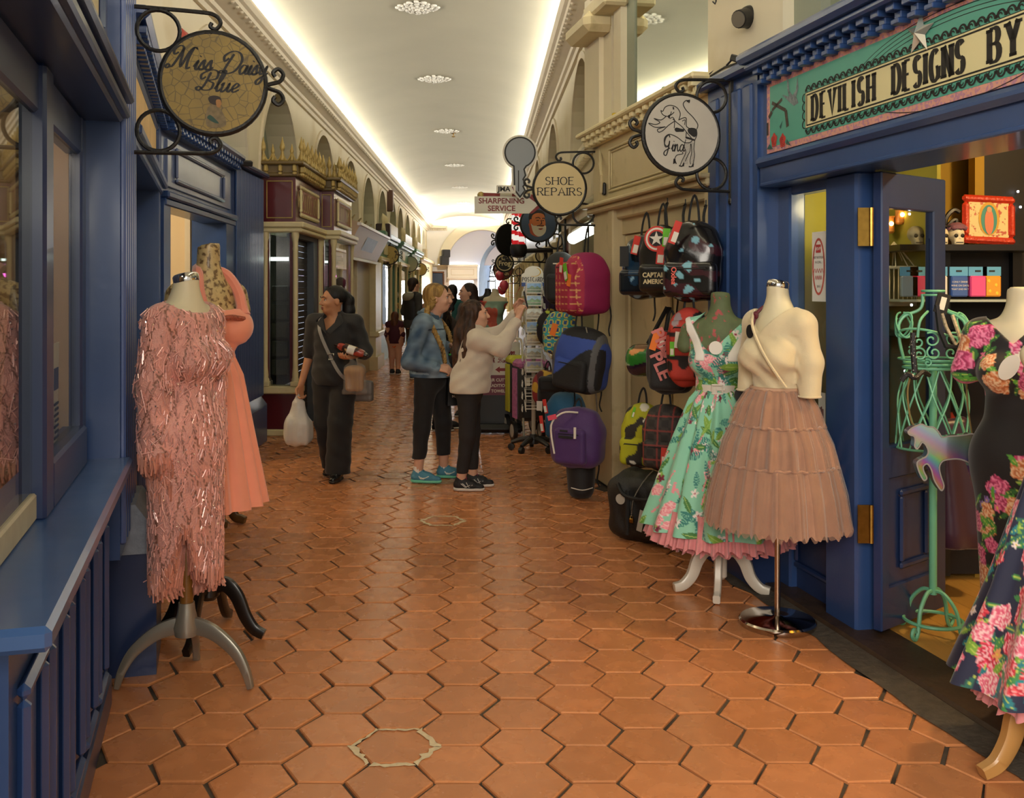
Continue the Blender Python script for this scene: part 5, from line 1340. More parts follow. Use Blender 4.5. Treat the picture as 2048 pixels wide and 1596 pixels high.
for(px,py)in((597,1118),(665,1122)):
 mb=MB(FT);cx_,cz_=qq(px,py)
 pts=[(cx_+.030*(1+.12*sin(5*a))*cos(a),cz_+.034*(1+.12*sin(5*a))*sin(a))for a in np.linspace(0,2*pi,25)[:-1]]
 mb.add([(x,SO-.0026,z)for x,z in pts],[tuple(range(24))]);ro=mb.obj('painted_rose',mat('rose_red','c0392f',.5),b)
 mb=MB(FT)
 for j in range(3):mb.ribbon([(cx_+(.008+.007*j)*cos(a),cz_+(.008+.008*j)*sin(a))for a in np.linspace(j,j+4,10)],.003,None,None,SO-.003)
 mb.obj('petal_line',mat('rose_dark','7c1d1c',.5),ro)
mb=MB(FT)
for pl in([(540,1190),(560,1150),(590,1190)],[(700,1110),(730,1160),(690,1150)],[(640,1010),(665,960),(650,1030)]):
 pts=[qq(*p_)for p_ in pl];mb.add([(x,SO-.0024,z)for x,z in pts],[(0,1,2)])
mb.obj('painted_leaf',mat('leaf_teal','2d5a55',.5),b)
# dress forms and the clothes on them
def torso(s,sh,o=0.0,k=.05,wide=1.0,arms=0.0):
 """a woman's trunk facing -y, shoulder height sh, grown by o"""
 w=wide
 s.ell((0,.005,sh-.13),(.148*w+o,.098+o,.17+o),k)
 for sx in(-1,1):s.ell((sx*.072*w,-.072,sh-.20),(.068+o,.066+o,.068+o),.04)
 s.ell((0,.0,sh-.36),(.116*w+o,.085+o,.15+o),k)
 s.ell((0,.01,sh-.56),(.165*w+o,.112+o,.17+o),k)
 s.cap((-.145*w,.01,sh-.045),(.145*w,.01,sh-.045),.050+o,k=k)
 s.cap((0,.01,sh-.06),(0,.005,sh+.02),.075+o,.052+o,k)
 return s
def neck(s,sh,top,o=0.0,r=.049):return s.cap((0,.008,sh-.03),(0,0,top-.02),r+.006+o,r+o,.03)
def form(name,lab,loc,rz,sh,m,top=.13,cap=None,stumps=True):
 t=thing(name,lab,'mannequin',loc,rz,local=True)
 s=SDF((-.26,-.22,sh-.78),(.26,.2,sh+top+.05),.009)
 torso(s,sh,-.004);neck(s,sh,sh+top+.03)
 if stumps:
  for sx in(-1,1):s.cap((sx*.165,.01,sh-.06),(sx*.185,.005,sh-.13),.047,.042,.02)
 s.cut((0,0,sh-.72),(0,0,-1));s.cut((0,0,sh+top),(0,.25,1))
 s.obj('torso',m,t)
 if cap:
  mb=MB(TR(0,.0,sh+top-.004)@RX(-.24));mb.lathe([(.049,-.006),(.051,0),(.051,.022),(.046,.028),(.02,.031)],20);mb.obj('neck_cap',cap,t,True)
 return t
def pole(t,z0,z1,r0,r1,m,name='pole'):
 mb=MB();n=8;mb.tube([(0,0,z0+(z1-z0)*i/n)for i in range(n+1)],[r0+(r1-r0)*i/n for i in range(n+1)],14);return mb.obj(name,m,t,True)
def leg_obj(t,a,path,w,h,m,base=(0,0)):
 """a bent leg in the vertical plane at angle a; path of (reach, height), w wide, h deep"""
 p=crom([(x,z)for x,z in path],6);c_,s_=cos(a),sin(a);vs=[]
 n=len(p)
 for i,(x,z)in enumerate(p):
  q0,q1=p[max(0,i-1)],p[min(n-1,i+1)]
  tx,tz=q1[0]-q0[0],q1[1]-q0[1];l=hypot(tx,tz);nx,nz_=-tz/l,tx/l
  hh=h[0]+(h[1]-h[0])*i/(n-1)if hasattr(h,'__len__')else h
  for dx,dn in((-1,-1),(1,-1),(1,1),(-1,1)):
   for e in((.72,1)if(dx*dn>0)else(1,.72)):
    X,Z=x+nx*hh/2*dn*(e if True else 1),z+nz_*hh/2*dn*e
    e2=1.72-e
    vs.append((base[0]+X*c_-dx*w/2*e2*s_,base[1]+X*s_+dx*w/2*e2*c_,max(.001,Z)))
 fs=[(i*8+k,i*8+(k+1)%8,(i+1)*8+(k+1)%8,(i+1)*8+k)for i in range(n-1)for k in range(8)]
 fs+=[tuple(range(7,-1,-1)),tuple(range((n-1)*8,n*8))]
 mb=MB();mb.add(vs,fs);return mb.obj('leg',m,t,True)
def skirt_pts(levels,nu=220,nv=90,folds=12,amp=(.0,.03),seed=0,hem=None,sub=.35,pw=1.0):
 """levels: (z, rx, ry, cx, cy) from the waist down; folds deepen towards the hem"""
 r=np.random.default_rng(seed)
 L=np.array(levels,float);t=np.linspace(0,1,nv);ti=np.linspace(0,1,len(L))
 z,rx,ry,cx,cy=[np.interp(t,ti,L[:,i])for i in range(5)]
 th=np.linspace(0,2*pi,nu,endpoint=False)
 ph=sum(r.uniform(.15,.5)*np.sin(k*th+r.uniform(0,6.28))for k in(1,2,3))
 wave=np.cos(folds*th+ph)+sub*np.cos(folds*1.7//1*th+2*ph+1)
 a=amp[0]+(amp[1]-amp[0])*t**pw
 k=1+a[:,None]*wave[None]/np.maximum(.05,(rx+ry)[:,None]/2)
 X=cx[:,None]+rx[:,None]*np.cos(th)*k;Y=cy[:,None]+ry[:,None]*np.sin(th)*k
 Z=np.repeat(z[:,None],nu,1)
 if hem is not None:Z=Z+hem(th)[None]*(t**2)[:,None]
 U=th[None]*np.max((rx+ry)/2)*np.ones((nv,1))*(1 if True else 0)
 return np.stack([X,Y,Z],-1),th,U,Z
SKINF=mat('form_cream','d9cfae',.5,var=.03)
# pink beaded dress
px_=(-1.175,3.87,0);rzp=radians(66);SH=1.50
t=form('dress_form','cream dress form with chrome neck cap on a grey three-legged base, under pink beads',px_,rzp,SH,SKINF,.105,CHROME,False)
pole(t,.30,.95,.026,.034,mat('amber_wood','7d5522',.35,coat=.3,var=.15,st=(4,4,.4)))
ALU=mat('grey_cast_metal','9a958a',.32,.55)
mb=MB();mb.lathe([(.045,.2),(.05,.23),(.034,.30),(.031,.33)],16);mb.obj('hub',ALU,t,True)
for a in(radians(180-66+8),radians(-66-8),radians(98-66)):
 leg_obj(t,a,[(.0,.235),(.05,.235),(.12,.21),(.2,.145),(.245,.07),(.265,.004)],.028,(.075,.022),ALU)
dz=thing('beaded_dress','pink beaded long-sleeved dress with jagged fringed hem on the cream dress form','dress',(px_[0],px_[1],.35),rzp,local=False)
Rp=TR(*px_)@RZ(rzp)
s=SDF((-.36,-.27,.36),(.36,.24,1.56),.0075)
torso(s,SH,.010,wide=.86)
s.cap((0,.0,SH-.5),(0,.0,.42),.172,.168,.05,flat=((0,1,0),.68))
for sx in(-1,1):s.chain([(sx*.14,.015,SH-.065),(sx*.165,.02,SH-.3),(sx*.16,.01,SH-.56)],[.062,.058,.063],.03)
s.cut((0,0,.38),(0,0,-1))
g=np.meshgrid(*s.ax,indexing='ij',sparse=True)
ang=np.arctan2(g[1],g[0])
hem=.445+.20*np.exp(-((ang+2.45)/.30)**2)+.025*np.cos(7*ang)
s.d=np.maximum(s.d,((hem-g[2])*.8)*(np.abs(g[0])<.3)).astype(np.float32)
s.ell((0,-.03,SH+.06),(.135,.115,.092),.0,op='sub');s.cap((0,.01,SH-.1),(0,0,SH+.2),.057,.05,0,op='sub')
def paint_pink(v):
 a=np.arctan2(v[:,1],v[:,0])*.19;z=v[:,2]+.03*nz(v,9,1)
 c=np.empty((len(v),3));c[:]=lin('e0a094')[:3]
 c*=(1+.10*nz(v,22,2))[:,None]
 ci=np.floor(z/.125);aa=(a+.5*.075*(ci%2))/.075;b=(z/.125)%1
 q=np.abs((aa%1)*2-1)
 saw=((b*5)%1)*.20
 wd=np.clip(b*1.15,0,1)*.78+saw-.06
 c[np.abs(q-wd)<.085]=lin('80503c')[:3]
 inn=q<wd-.1
 c[inn]*=np.array([1.08,1.04,1.02])
 return c
v,q=s.nets(1)
col=paint_pink(v)
vw=v@np.array(Rp.to_3x3()).T+np.array(Rp.translation)
PINKD=mat('beaded_chiffon',attr=True,rough=.42,bump=.5,bs=160,sheen=.3,spec=.7)
np_mesh('gown',vw,q,PINKD,dz,col)
e1,e2=v[q[:,1]]-v[q[:,0]],v[q[:,3]]-v[q[:,0]]
nrm=np.cross(e1,e2);nrm/=np.linalg.norm(nrm,axis=1)[:,None]+1e-9
cen=v[q].mean(1)
pick=rng.choice(len(q),3400,replace=False)
def strands(ids,lens,rad,tilt,name,m,parent,out=.004):
 c,n_=cen[ids],nrm[ids]
 dn=np.array([0,0,-1.])-n_*(n_@np.array([0,0,-1.]))[:,None]
 dn/=np.linalg.norm(dn,axis=1)[:,None]+1e-6
 sd=np.cross(n_,dn)
 a=rng.normal(0,tilt,len(ids))
 d=dn*np.cos(a)[:,None]+sd*np.sin(a)[:,None];w_=np.cross(n_,d)
 p0=c+n_*out;p1=p0+d*lens[:,None]
 V=np.stack([p0+w_*rad,p0+n_*rad,p0-w_*rad,p1+w_*rad,p1+n_*rad,p1-w_*rad],1).reshape(-1,3)
 k=np.arange(len(ids))[:,None]*6
 Q=np.concatenate([k+np.array([[0,1,4,3]]),k+np.array([[1,2,5,4]]),k+np.array([[2,0,3,5]])])
 V=V@np.array(Rp.to_3x3()).T+np.array(Rp.translation)
 o=np_mesh(name,V,Q,m,parent,smooth=False);o['kind']='stuff';return o
up=np.abs(nrm[pick,2])<.75
pick=pick[up]
BEAD=mat('pink_beads','eab0a6',.2,.1,isl=.35,spec=.9)
strands(pick,rng.uniform(.012,.045,len(pick)),.0024,.45,'bead_strands',BEAD,dz)
sp_=rng.choice(pick,420);strands(sp_,np.full(420,.006),.0030,1,'sequins',mat('sequin','ffe4d8',.06,.8,spec=1),dz,.0055)
low=np.where((cen[:,2]<.70)&(np.abs(nrm[:,2])<.8)&(cen[:,2]<(.445+.20*np.exp(-((np.arctan2(cen[:,1],cen[:,0])+2.45)/.30)**2)+.055)))[0]
low=rng.choice(low,min(900,len(low)),replace=False);strands(low,rng.uniform(.04,.085,len(low)),.0042,.10,'hem_fringe',mat('fringe_pink','d0907e',.3,.1,isl=.3),dz,.002)
cuf=np.where((np.abs(cen[:,0])>.15)&(cen[:,2]<SH-.54)&(cen[:,2]>SH-.68))[0]
cuf=rng.choice(cuf,min(300,len(cuf)),replace=False);strands(cuf,rng.uniform(.03,.08,len(cuf)),.0042,.12,'cuff_fringe',mat('fringe_pink'),dz,.002)
# coral gown on a papered form, black stand
pc_=(-1.235,4.40,0);rzc=radians(52);SHc=1.60
NEWS=mat('newsprint_paper','bfa874',.5,var=.2,vs=30,col2='6b5230',c2=(.5,.6),c2s=45,coat=.3)
t=form('dress_form','papered brown collage dress form on a black tripod, wearing the coral gown',pc_,rzc,SHc,NEWS,.165,None,True)
BLK=mat('black_wood','17120f',.35,coat=.3)
pole(t,.20,1.0,.022,.022,BLK)
mb=MB();mb.lathe([(.03,.17),(.048,.19),(.048,.27),(.04,.30),(.025,.33)],16);mb.obj('hub',BLK,t,True)
for a in(-6,84,174,264):leg_obj(t,radians(a)-rzc+.0,[(.03,.235),(.08,.24),(.13,.19),(.17,.10),(.21,.045),(.255,.022)],.032,(.07,.04),BLK)
cg=thing('coral_gown','coral halter gown with gathered bodice and long soft skirt beside the open blue door','dress',(pc_[0],pc_[1],.6),rzc)
Rc=TR(*pc_)@RZ(rzc)
CORAL=mat('coral_chiffon','f09a7c',.7,sheen=.5,var=.04,vs=12)
s=SDF((-.26,-.25,SHc-.42),(.26,.2,SHc),.0075);torso(s,SHc,.012,wide=.98)
for sx in(-1,1):s.ell((sx*.078,-.085,SHc-.20),(.082,.08,.08),.03)
s.cut((0,0,SHc-.40),(0,0,-1));s.cut((0,-.1,SHc-.125),(0,.35,1))
s.warp(lambda x,y,z:.0022*np.sin(z*190+30*x)*(z<SHc-.26))
v,q=s.nets(1);np_mesh('bodice',v@np.array(Rc.to_3x3()).T+np.array(Rc.translation),q,CORAL,cg)
mb=MB(Rc);
for sx in(-1,1):mb.tube(crom([(sx*.10,-.115,SHc-.15),(sx*.105,-.075,SHc-.05),(sx*.075,-.02,SHc+.035),(sx*.02,.058,SHc+.06)],6),[.034,.030,.027,.025,.025,.025,.025,.025,.025,.025,.025,.025,.025,.025,.025,.025,.025,.025,.025],8)
mb.obj('halter_strap',mat('coral_net','e58c74',.7,sheen=.5),cg,True)
mb=MB(Rc)
pts=[(.155*cos(a),-.03+.135*sin(a),SHc-.155-.012*abs(sin(a*2)))for a in np.linspace(-pi,0,24)]
mb.tube(pts,.013,7);mb.obj('beaded_trim',mat('coral_trim','a8523a',.4,var=.4,vs=90,bump=1,bs=150),cg,True)
pts,th,U,Z=skirt_pts([(SHc-.33,.118,.092,0,0),(SHc-.42,.155,.125,0,0),(SHc-.7,.20,.18,0,0),(.60,.255,.235,0,0)],260,70,17,(.004,.016),4)
pts=pts@np.array(Rc.to_3x3()).T+np.array(Rc.translation)
grid_mesh('skirt',pts,CORAL,cg)
t=thing('wooden_stand','dark wooden tripod stand whose paw feet show behind the coral gown','stand',(-1.78,6.55,0),0,local=True)
WD=mat('dark_wood','5a4020',.4,coat=.2,var=.2,st=(3,3,1))
pole(t,.1,1.3,.03,.03,WD)
for a in(-62,200,-12):leg_obj(t,radians(a),[(.0,.16),(.05,.15),(.09,.10),(.13,.04),(.17,.03),(.20,.022)],.04,(.07,.045),WD)
s=SDF((-.25,-.2,.8),(.25,.2,1.6),.014);torso(s,1.42,0);s.cut((0,0,.86),(0,0,-1));s.obj('torso',SKINF,t)
# mint flowered dress
pm_=(1.235,5.08,0);rzm=radians(-22);SHm=1.40
t=form('dress_form','green flowered dress form on a white tripod, wearing the mint floral dress',pm_,rzm,SHm,mat('green_floral_cloth','5e6a48',.7,var=.15,vs=20,col2='a8504e',c2=(.58,.62),c2s=26),.145,None,True)
WHL=mat('white_lacquer','d6cdbd',.3,coat=.3)
pole(t,.14,.8,.024,.024,WHL)
mb=MB();mb.lathe([(.02,.06),(.034,.075),(.034,.20),(.042,.22),(.024,.26)],16);mb.obj('hub',WHL,t,True)
for a in(188,252,335):leg_obj(t,radians(a)-rzm,[(.02,.21),(.08,.215),(.125,.16),(.155,.085),(.20,.038),(.25,.026)],.036,(.075,.042),WHL)
MINT=mat('mint_print',attr=True,rough=.65,sheen=.2)
md=thing('mint_floral_dress','mint green flowered sundress with white collar, white belt and pink petticoat','dress',(pm_[0],pm_[1],.3),rzm)
Rm=TR(*pm_)@RZ(rzm);rotm=lambda v:v@np.array(Rm.to_3x3()).T+np.array(Rm.translation)
def mint_print(U,Vv,n,seed,span,zr):
 p=Print(U,Vv,'8ccdb0');r=random.Random(seed)
 for i in range(n):
  u,w=r.uniform(-.05,span),r.uniform(*zr);k=r.random()
  if k<.26:p.leaf(u,w,r.uniform(.07,.13),r.uniform(.03,.05),r.uniform(0,6.3),'2f7f78',None,7)
  elif k<.48:p.leaf(u,w,r.uniform(.06,.12),r.uniform(.022,.04),r.uniform(0,6.3),r.choice(['5f8f33','7da83f','3f7a3a']),'a8c46a')
  elif k<.62:p.flower(u,w,r.uniform(.022,.034),'f0e4e0','a0324a',5,r.uniform(0,6),.35)
  elif k<.80:p.rose(u,w,r.uniform(.018,.03),('f0a0a8','e8808e','f6c4c4'),i)
  elif k<.90:p.flower(u,w,r.uniform(.016,.024),'7c1f3a','50102a',5,r.uniform(0,6),.4)
  else:
   for j in range(5):p.disc(u+.008*j*sin(i),w+.011*j,.006,'ee8e9a')
 return p.c
hemf=lambda th:.0*th
pts,th,U,Z=skirt_pts([(SHm-.345,.108,.088,0,0),(SHm-.40,.15,.13,0,0),(SHm-.62,.235,.225,0,0),(SHm-.85,.315,.31,0,0),(.345,.385,.38,0,0)],420,210,13,(.004,.026),9)
cols=mint_print(U,Z,620,3,2*pi*.385,(.33,1.08))
grid_mesh('skirt',rotm(pts),MINT,md,colors=cols)
s=SDF((-.27,-.24,SHm-.40),(.27,.2,SHm+.05),.0055);torso(s,SHm,.012)
s.cut((0,0,SHm-.36),(0,0,-1));
s.box((0,-.2,SHm+.02),(.062,.4,.16),.01,R=RY(pi/4));
s2=SDF((-.27,-.24,SHm-.40),(.27,.2,SHm+.05),.0055);torso(s2,SHm,.012);s2.cut((0,0,SHm-.36),(0,0,-1))
s2.box((0,0,SHm+.0),(.085,.5,.14),.005,R=RY(pi/4),op='sub');s2.cap((0,.01,SHm-.3),(0,.0,SHm+.2),.066,.066,op='sub')
for sx in(-1,1):s2.ell((sx*.205,0,SHm-.09),(.055,.16,.12),0,op='sub')
v,q=s2.nets(1)
cc_=mint_print((np.arctan2(v[:,1],v[:,0])%(2*pi))*.15,v[:,2],300,8,2*pi*.15,(SHm-.4,SHm))
np_mesh('bodice',rotm(v),q,MINT,md,cc_)
s3=SDF((-.27,-.25,SHm-.40),(.27,.2,SHm+.06),.0055);torso(s3,SHm,.017)
s3.box((0,0,SHm+.03),(.155,.5,.155),.005,R=RY(pi/4),op='add')if False else None
d1=np.meshgrid(*s3.ax,indexing='ij',sparse=True)
vee=(np.abs(d1[0])-.058-np.maximum(0,(d1[2]-(SHm-.165)))*.52)
band=np.maximum(vee-.048,-vee+.0)
s3.d=np.maximum(s3.d,np.maximum(band,SHm-.20-d1[2])).astype(np.float32)
for sx in(-1,1):s3.ell((sx*.21,0,SHm-.09),(.05,.16,.12),0,op='sub')
s3.cap((0,.01,SHm-.3),(0,.0,SHm+.2),.06,.058,op='sub')
v,q=s3.nets(1);np_mesh('collar',rotm(v),q,mat('white_cotton','e9e4dc',.7),md,label='white shawl collar')
mb=MB(Rm);n=40
pb=[(.122*cos(a),.100*sin(a))for a in np.linspace(0,2*pi,n,endpoint=False)]
mb.add([(x,y,z)for z in(SHm-.365,SHm-.325)for x,y in pb],[(i,(i+1)%n,n+(i+1)%n,n+i)for i in range(n)]);bl=mb.obj('belt',mat('white_vinyl','ddd5c8',.35),md,True)
mb=MB(Rm);ring(mb,-.03,.03,SHm-.372,SHm-.318,0,.01,.008,TR(0,-.112,0));mb.box((-.003,-.11,SHm-.35),(.04,-.104,SHm-.34));mb.obj('buckle',mat('white_vinyl'),bl)
p0=Rm@Vector((.0,-.16,SHm-.12))
mb=MB(Rm);mb.tube([(.0,-.155,SHm-.13),(0,-.161,SHm-.13)],[.034,.034],20);hv=mb.obj('round_tag',mat('paper_white','ece8de',.7),md)
mb=MB(Rm);mb.tube([(.16,-.06,SHm-.2),(.135,-.115,SHm-.33)],.003,5);mb.tube([(.135,-.115,SHm-.33),(.132,-.124,SHm-.33)],[.0,.0],4);mb.lathe([(0,-.003),(.042,-.003),(.042,.003),(0,.003)],20,M=TR(.13,-.128,SHm-.365)@RX(pi/2));mb.obj('black_tag',BLACKP,md)
PET=mat('pink_net','d98a8c',.8,sheen=.6,var=.12,vs=30)
def ruffle(name,z0,z1,r0,r1,seed,parent,m,R,n=70,amp=.03):
 r=np.random.default_rng(seed);nu=420;nv=14
 th_=np.linspace(0,2*pi,nu,endpoint=False);t_=np.linspace(0,1,nv)
 ph=sum(r.uniform(.3,.9)*np.sin(k*th_+r.uniform(0,6))for k in(2,3,5,7))
 w_=np.sin(n*th_+3*ph)+.6*np.sin(n*.61//1*th_+ph*4)
 rad=r0+(r1-r0)*t_[:,None]+amp*(t_[:,None]**.7)*w_[None]*.5
 z=z0+(z1-z0)*t_[:,None]+.012*t_[:,None]*np.cos(n*.5//1*th_+ph)[None]
 p=np.stack([rad*np.cos(th_),rad*np.sin(th_),z+0*rad],-1)
 grid_mesh(name,p@np.array(R.to_3x3()).T+np.array(R.translation),m,parent)
ruffle('petticoat_ruffle',.45,.285,.33,.375,1,md,PET,Rm);ruffle('petticoat_ruffle',.40,.25,.25,.30,2,md,PET,Rm);ruffle('petticoat_ruffle',.42,.29,.15,.22,3,md,PET,Rm,50)
# cream wrap top and tulle skirt
pt_=(1.375,4.56,0);rzt=radians(-56);SHt=1.455
t=form('dress_form','cream dress form with chrome neck cap on a round chrome base, wearing the tulle skirt',pt_,rzt,SHt,SKINF,.125,CHROME,False)
pole(t,.03,.9,.0135,.0135,mat('brushed_steel','b8a898',.2,1))
mb=MB();mb.lathe([(.172,0),(.176,.006),(.176,.024),(.168,.032),(.03,.038),(.018,.045)],48);mb.obj('base_disc',mat('polished_steel','bdb4aa',.10,1),t,True)
Rt=TR(*pt_)@RZ(rzt);rott=lambda v:v@np.array(Rt.to_3x3()).T+np.array(Rt.translation)
KNIT=mat('cream_knit','d8c8a4',.75,sheen=.4,bump=.15,bs=240)
tp=thing('wrap_top','cream knitted wrap top with short sleeves above the brown tulle skirt','top',(pt_[0],pt_[1],1.1),rzt)
s=SDF((-.32,-.25,SHt-.42),(.32,.2,SHt+.06),.006);torso(s,SHt,.012,wide=.9)
for sx in(-1,1):s.chain([(sx*.14,.01,SHt-.06),(sx*.175,.015,SHt-.22),(sx*.18,.0,SHt-.385)],[.056,.052,.047],.03)
s.cut((0,0,SHt-.375),(0,0,-1))
s.box((0,0,SHt+.04),(.075,.5,.12),.005,R=RY(pi/4),op='sub');s.cap((0,.01,SHt-.15),(0,0,SHt+.2),.062,.06,op='sub')
s.warp(lambda x,y,z:.0028*np.sin(70*(z+.8*x)+6*y)*(y<-.02)*(np.abs(x)<.16)*(z<SHt-.1))
v,q=s.nets(1);np_mesh('knit_body',rott(v),q,KNIT,tp)
mb=MB(Rt);mb.tube(crom([(-.085,-.06,SHt+.015),(-.06,-.105,SHt-.05),(.0,-.135,SHt-.13),(.08,-.155,SHt-.22),(.13,-.10,SHt-.33)],6),.007,6);mb.obj('wrap_edge',KNIT,tp,True)
for sx in(-1,1):mb=MB(Rt);mb.tube([(sx*.18+.048*cos(a),.0+.048*sin(a),SHt-.372)for a in np.linspace(0,2*pi,20,endpoint=False)],.005,5,True);mb.obj('cuff',KNIT,tp,True)
mb=MB(Rt);mb.tube(crom([(-.055,-.03,SHt+.03),(-.07,-.06,SHt-.0),(-.075,-.085,SHt-.06)],5),.008,6);mb.sph((-.07,-.07,SHt-.01),(.016,.012,.02),8,6);mb.obj('neck_ribbon',mat('wine_ribbon','5e1426',.5),tp,True)
mb=MB(Rt);mb.lathe([(0,-.003),(.02,-.003),(.02,.003),(0,.003)],16,M=TR(-.078,-.10,SHt-.085)@RX(pi/2)@Matrix.Diagonal((1,1.6,1,1)));mb.obj('neck_tag',BLACKP,tp)
TUL=mat('brown_tulle','a87e66',.85,sheen=.7,var=.10,vs=14,bump=.2,bs=300)
TULT=mat('sheer_tulle','b88e76',.85,sheen=.8,alpha=.38,var=.1,vs=20)
ts=thing('tulle_skirt','dusty brown three-tiered tulle skirt below the cream wrap top','skirt',(pt_[0],pt_[1],.48),rzt)
tiers=[(SHt-.345,.945,.118,.20,26),(.945,.767,.195,.262,32),(.767,.485,.258,.325,36)]
for i,(z0,z1,r0,r1,nf)in enumerate(tiers):
 for j in range(2):
  mid=(r0+r1)/2+.012
  pts,th,U,Z=skirt_pts([(z0,r0,r0*.95,0,0),(z0-.015,r0+.014+.006*j,r0*.95+.014+.006*j,0,0),((z0+z1)/2,mid+.006*j,mid*.96+.006*j,0,0),(z1-.008,r1+.007*j,r1*.97+.007*j,0,0)],360,40,int(nf*.62),(.004,.010+.004*j),20+i*2+j,sub=.6)
  if i==2:pts[-6:,:,2]+=(.010*np.sin(41*th+j*2)+.007*np.sin(67*th))[None]*np.linspace(.2,1,6)[:,None]
  grid_mesh('tier' if j==0 else 'sheer_layer',rott(pts),TUL if j==0 else TULT,ts)
 if i:
  mb=MB(Rt);mb.tube([((r0+.010)*cos(a)*(1+.012*sin(a*40)),(r0*.95+.010)*sin(a)*(1+.012*sin(a*40)),z0-.006+.003*sin(a*33))for a in np.linspace(0,2*pi,160,endpoint=False)],.007,5,True);mb.obj('gathered_seam',TUL,ts,True)
mb=MB(Rt);mb.tube([(.121*cos(a),.112*sin(a),SHt-.35)for a in np.linspace(0,2*pi,60,endpoint=False)],.011,7,True);mb.obj('waistband',mat('satin_band','c09a80',.35),ts,True)
# people
def A(*p):return np.array(p,float)
def lerp(a,b,t):return a+(b-a)*t
def rotz(a):return Matrix.Rotation(a,3,'Z')
def hand(s,w,f,n,side,curl=.5,k=1.0,thumb=True):
 """palm and five fingers from the wrist w; f = finger direction, n = way the palm faces, side = where the thumb sits"""
 f=f/np.linalg.norm(f);n=n-f*(n@f);n/=np.linalg.norm(n);sd=side-f*(side@f)-n*(side@n);sd/=np.linalg.norm(sd)
 for j in range(4):
  o=(1.4-j)*.0185*k
  s.cap(w+f*.008*k+sd*o*.55,w+f*.082*k+sd*o,.0145*k,.0115*k,.010)
  b=w+f*.084*k+sd*o;c=curl*(1+.12*j);d=f
  for i,l in enumerate((.036,.024,.019)):
   a_=c*(i+.7)
   d=f*cos(a_)+n*sin(a_)
   e=b+d*l*k*(.92,1.05,1.0,.82)[j]
   s.cap(b,e,(.0094-.0008*i)*k,(.0088-.0008*i)*k,.004);b=e
 if thumb:
  b=w+f*.026*k+sd*.028*k
  for l,(a1,a2,a3)in((.036,(.55,.75,.25)),(.028,(.75,.30,.55)),(.022,(.85,.0,.6))):
   e=b+(f*a1+sd*a2+n*a3)/sqrt(a1*a1+a2*a2+a3*a3)*l*k
   s.cap(b,e,.0115*k,.0100*k,.006);b=e
def head(s,c,R,k=1.0,man=False):
 T=lambda p:np.array(R@Vector(p))*k+c
 S_=lambda r:tuple(q*k for q in r)
 E4=R.to_4x4()
 s.ell(T((0,.012,.028)),S_((.074,.094,.088)),.02,E4)
 s.ell(T((0,-.028,-.03)),S_((.060,.066,.082)),.03,E4)
 s.ell(T((0,-.050,-.085)),S_((.034+.006*man,.036,.026)),.03,E4)
 for x in(-1,1):
  s.ell(T((x*.036,-.066,-.028)),S_((.026,.022,.024)),.02,E4)
  s.ell(T((x*.029,-.097,.006)),S_((.019,.014,.012)),.010,E4,'sub')
  s.ell(T((x*.077,.008,-.012)),S_((.011,.022,.032)),.008,E4)
 s.cap(T((0,-.090,.012)),T((0,-.113,-.026)),.010*k,.0125*k,.010)
 for x in(-1,1):s.ell(T((x*.011,-.104,-.031)),S_((.008,.009,.007)),.006,E4)
 s.ell(T((0,-.094,-.058)),S_((.022,.012,.0065)),.005,E4);s.ell(T((0,-.091,-.070)),S_((.018,.012,.0075)),.005,E4)
 s.cap(T((-.04,-.085,.026)),T((.04,-.085,.026)),.011*k,.011*k,.014)
 s.cap(T((0,.012,-.06)),T((0,.02,-.13)),.052*k,.050*k,.03)
def face_parts(t,c,R,k,brow,lip,iris='3a2417',make=True):
 M=TR(c)@R.to_4x4()@Matrix.Scale(k,4)
 mw=mat('eye_white','e6e0d8',.2)
 for x in(-1,1):
  mb=MB(M);mb.sph((x*.0295,-.0800,.005),(.0130,.0100,.0068),12,8);e=mb.obj('eye',mw,t,True)
  mb=MB(M);mb.sph((x*.0295,-.0870,.005),(.0066,.0040,.0070),10,6);mb.obj('iris',mat('iris_'+iris,iris,.15),e,True)
  mb=MB(M);mb.tube([(x*(.0295-.014),-.0865,.0095),(x*.0295,-.0905,.0135),(x*(.0295+.016),-.0820,.0095)],[.0010,.0016,.0012],5);mb.obj('eyelash',mat('lash','17100c',.6),e,True)
  mb=MB(M);mb.tube(crom([(x*.012,-.103,.026),(x*.03,-.101,.033),(x*.05,-.088,.028)],4),[.0032,.0034,.0036,.0036,.0036,.0034,.0032,.003,.002],5);mb.obj('eyebrow',brow,t,True)
 mb=MB(M);mb.sph((0,-.0985,-.0585),(.0215,.0085,.0052),12,6);mb.sph((0,-.0965,-.0695),(.0185,.0090,.0065),12,6);mb.obj('lips',lip,t,True)
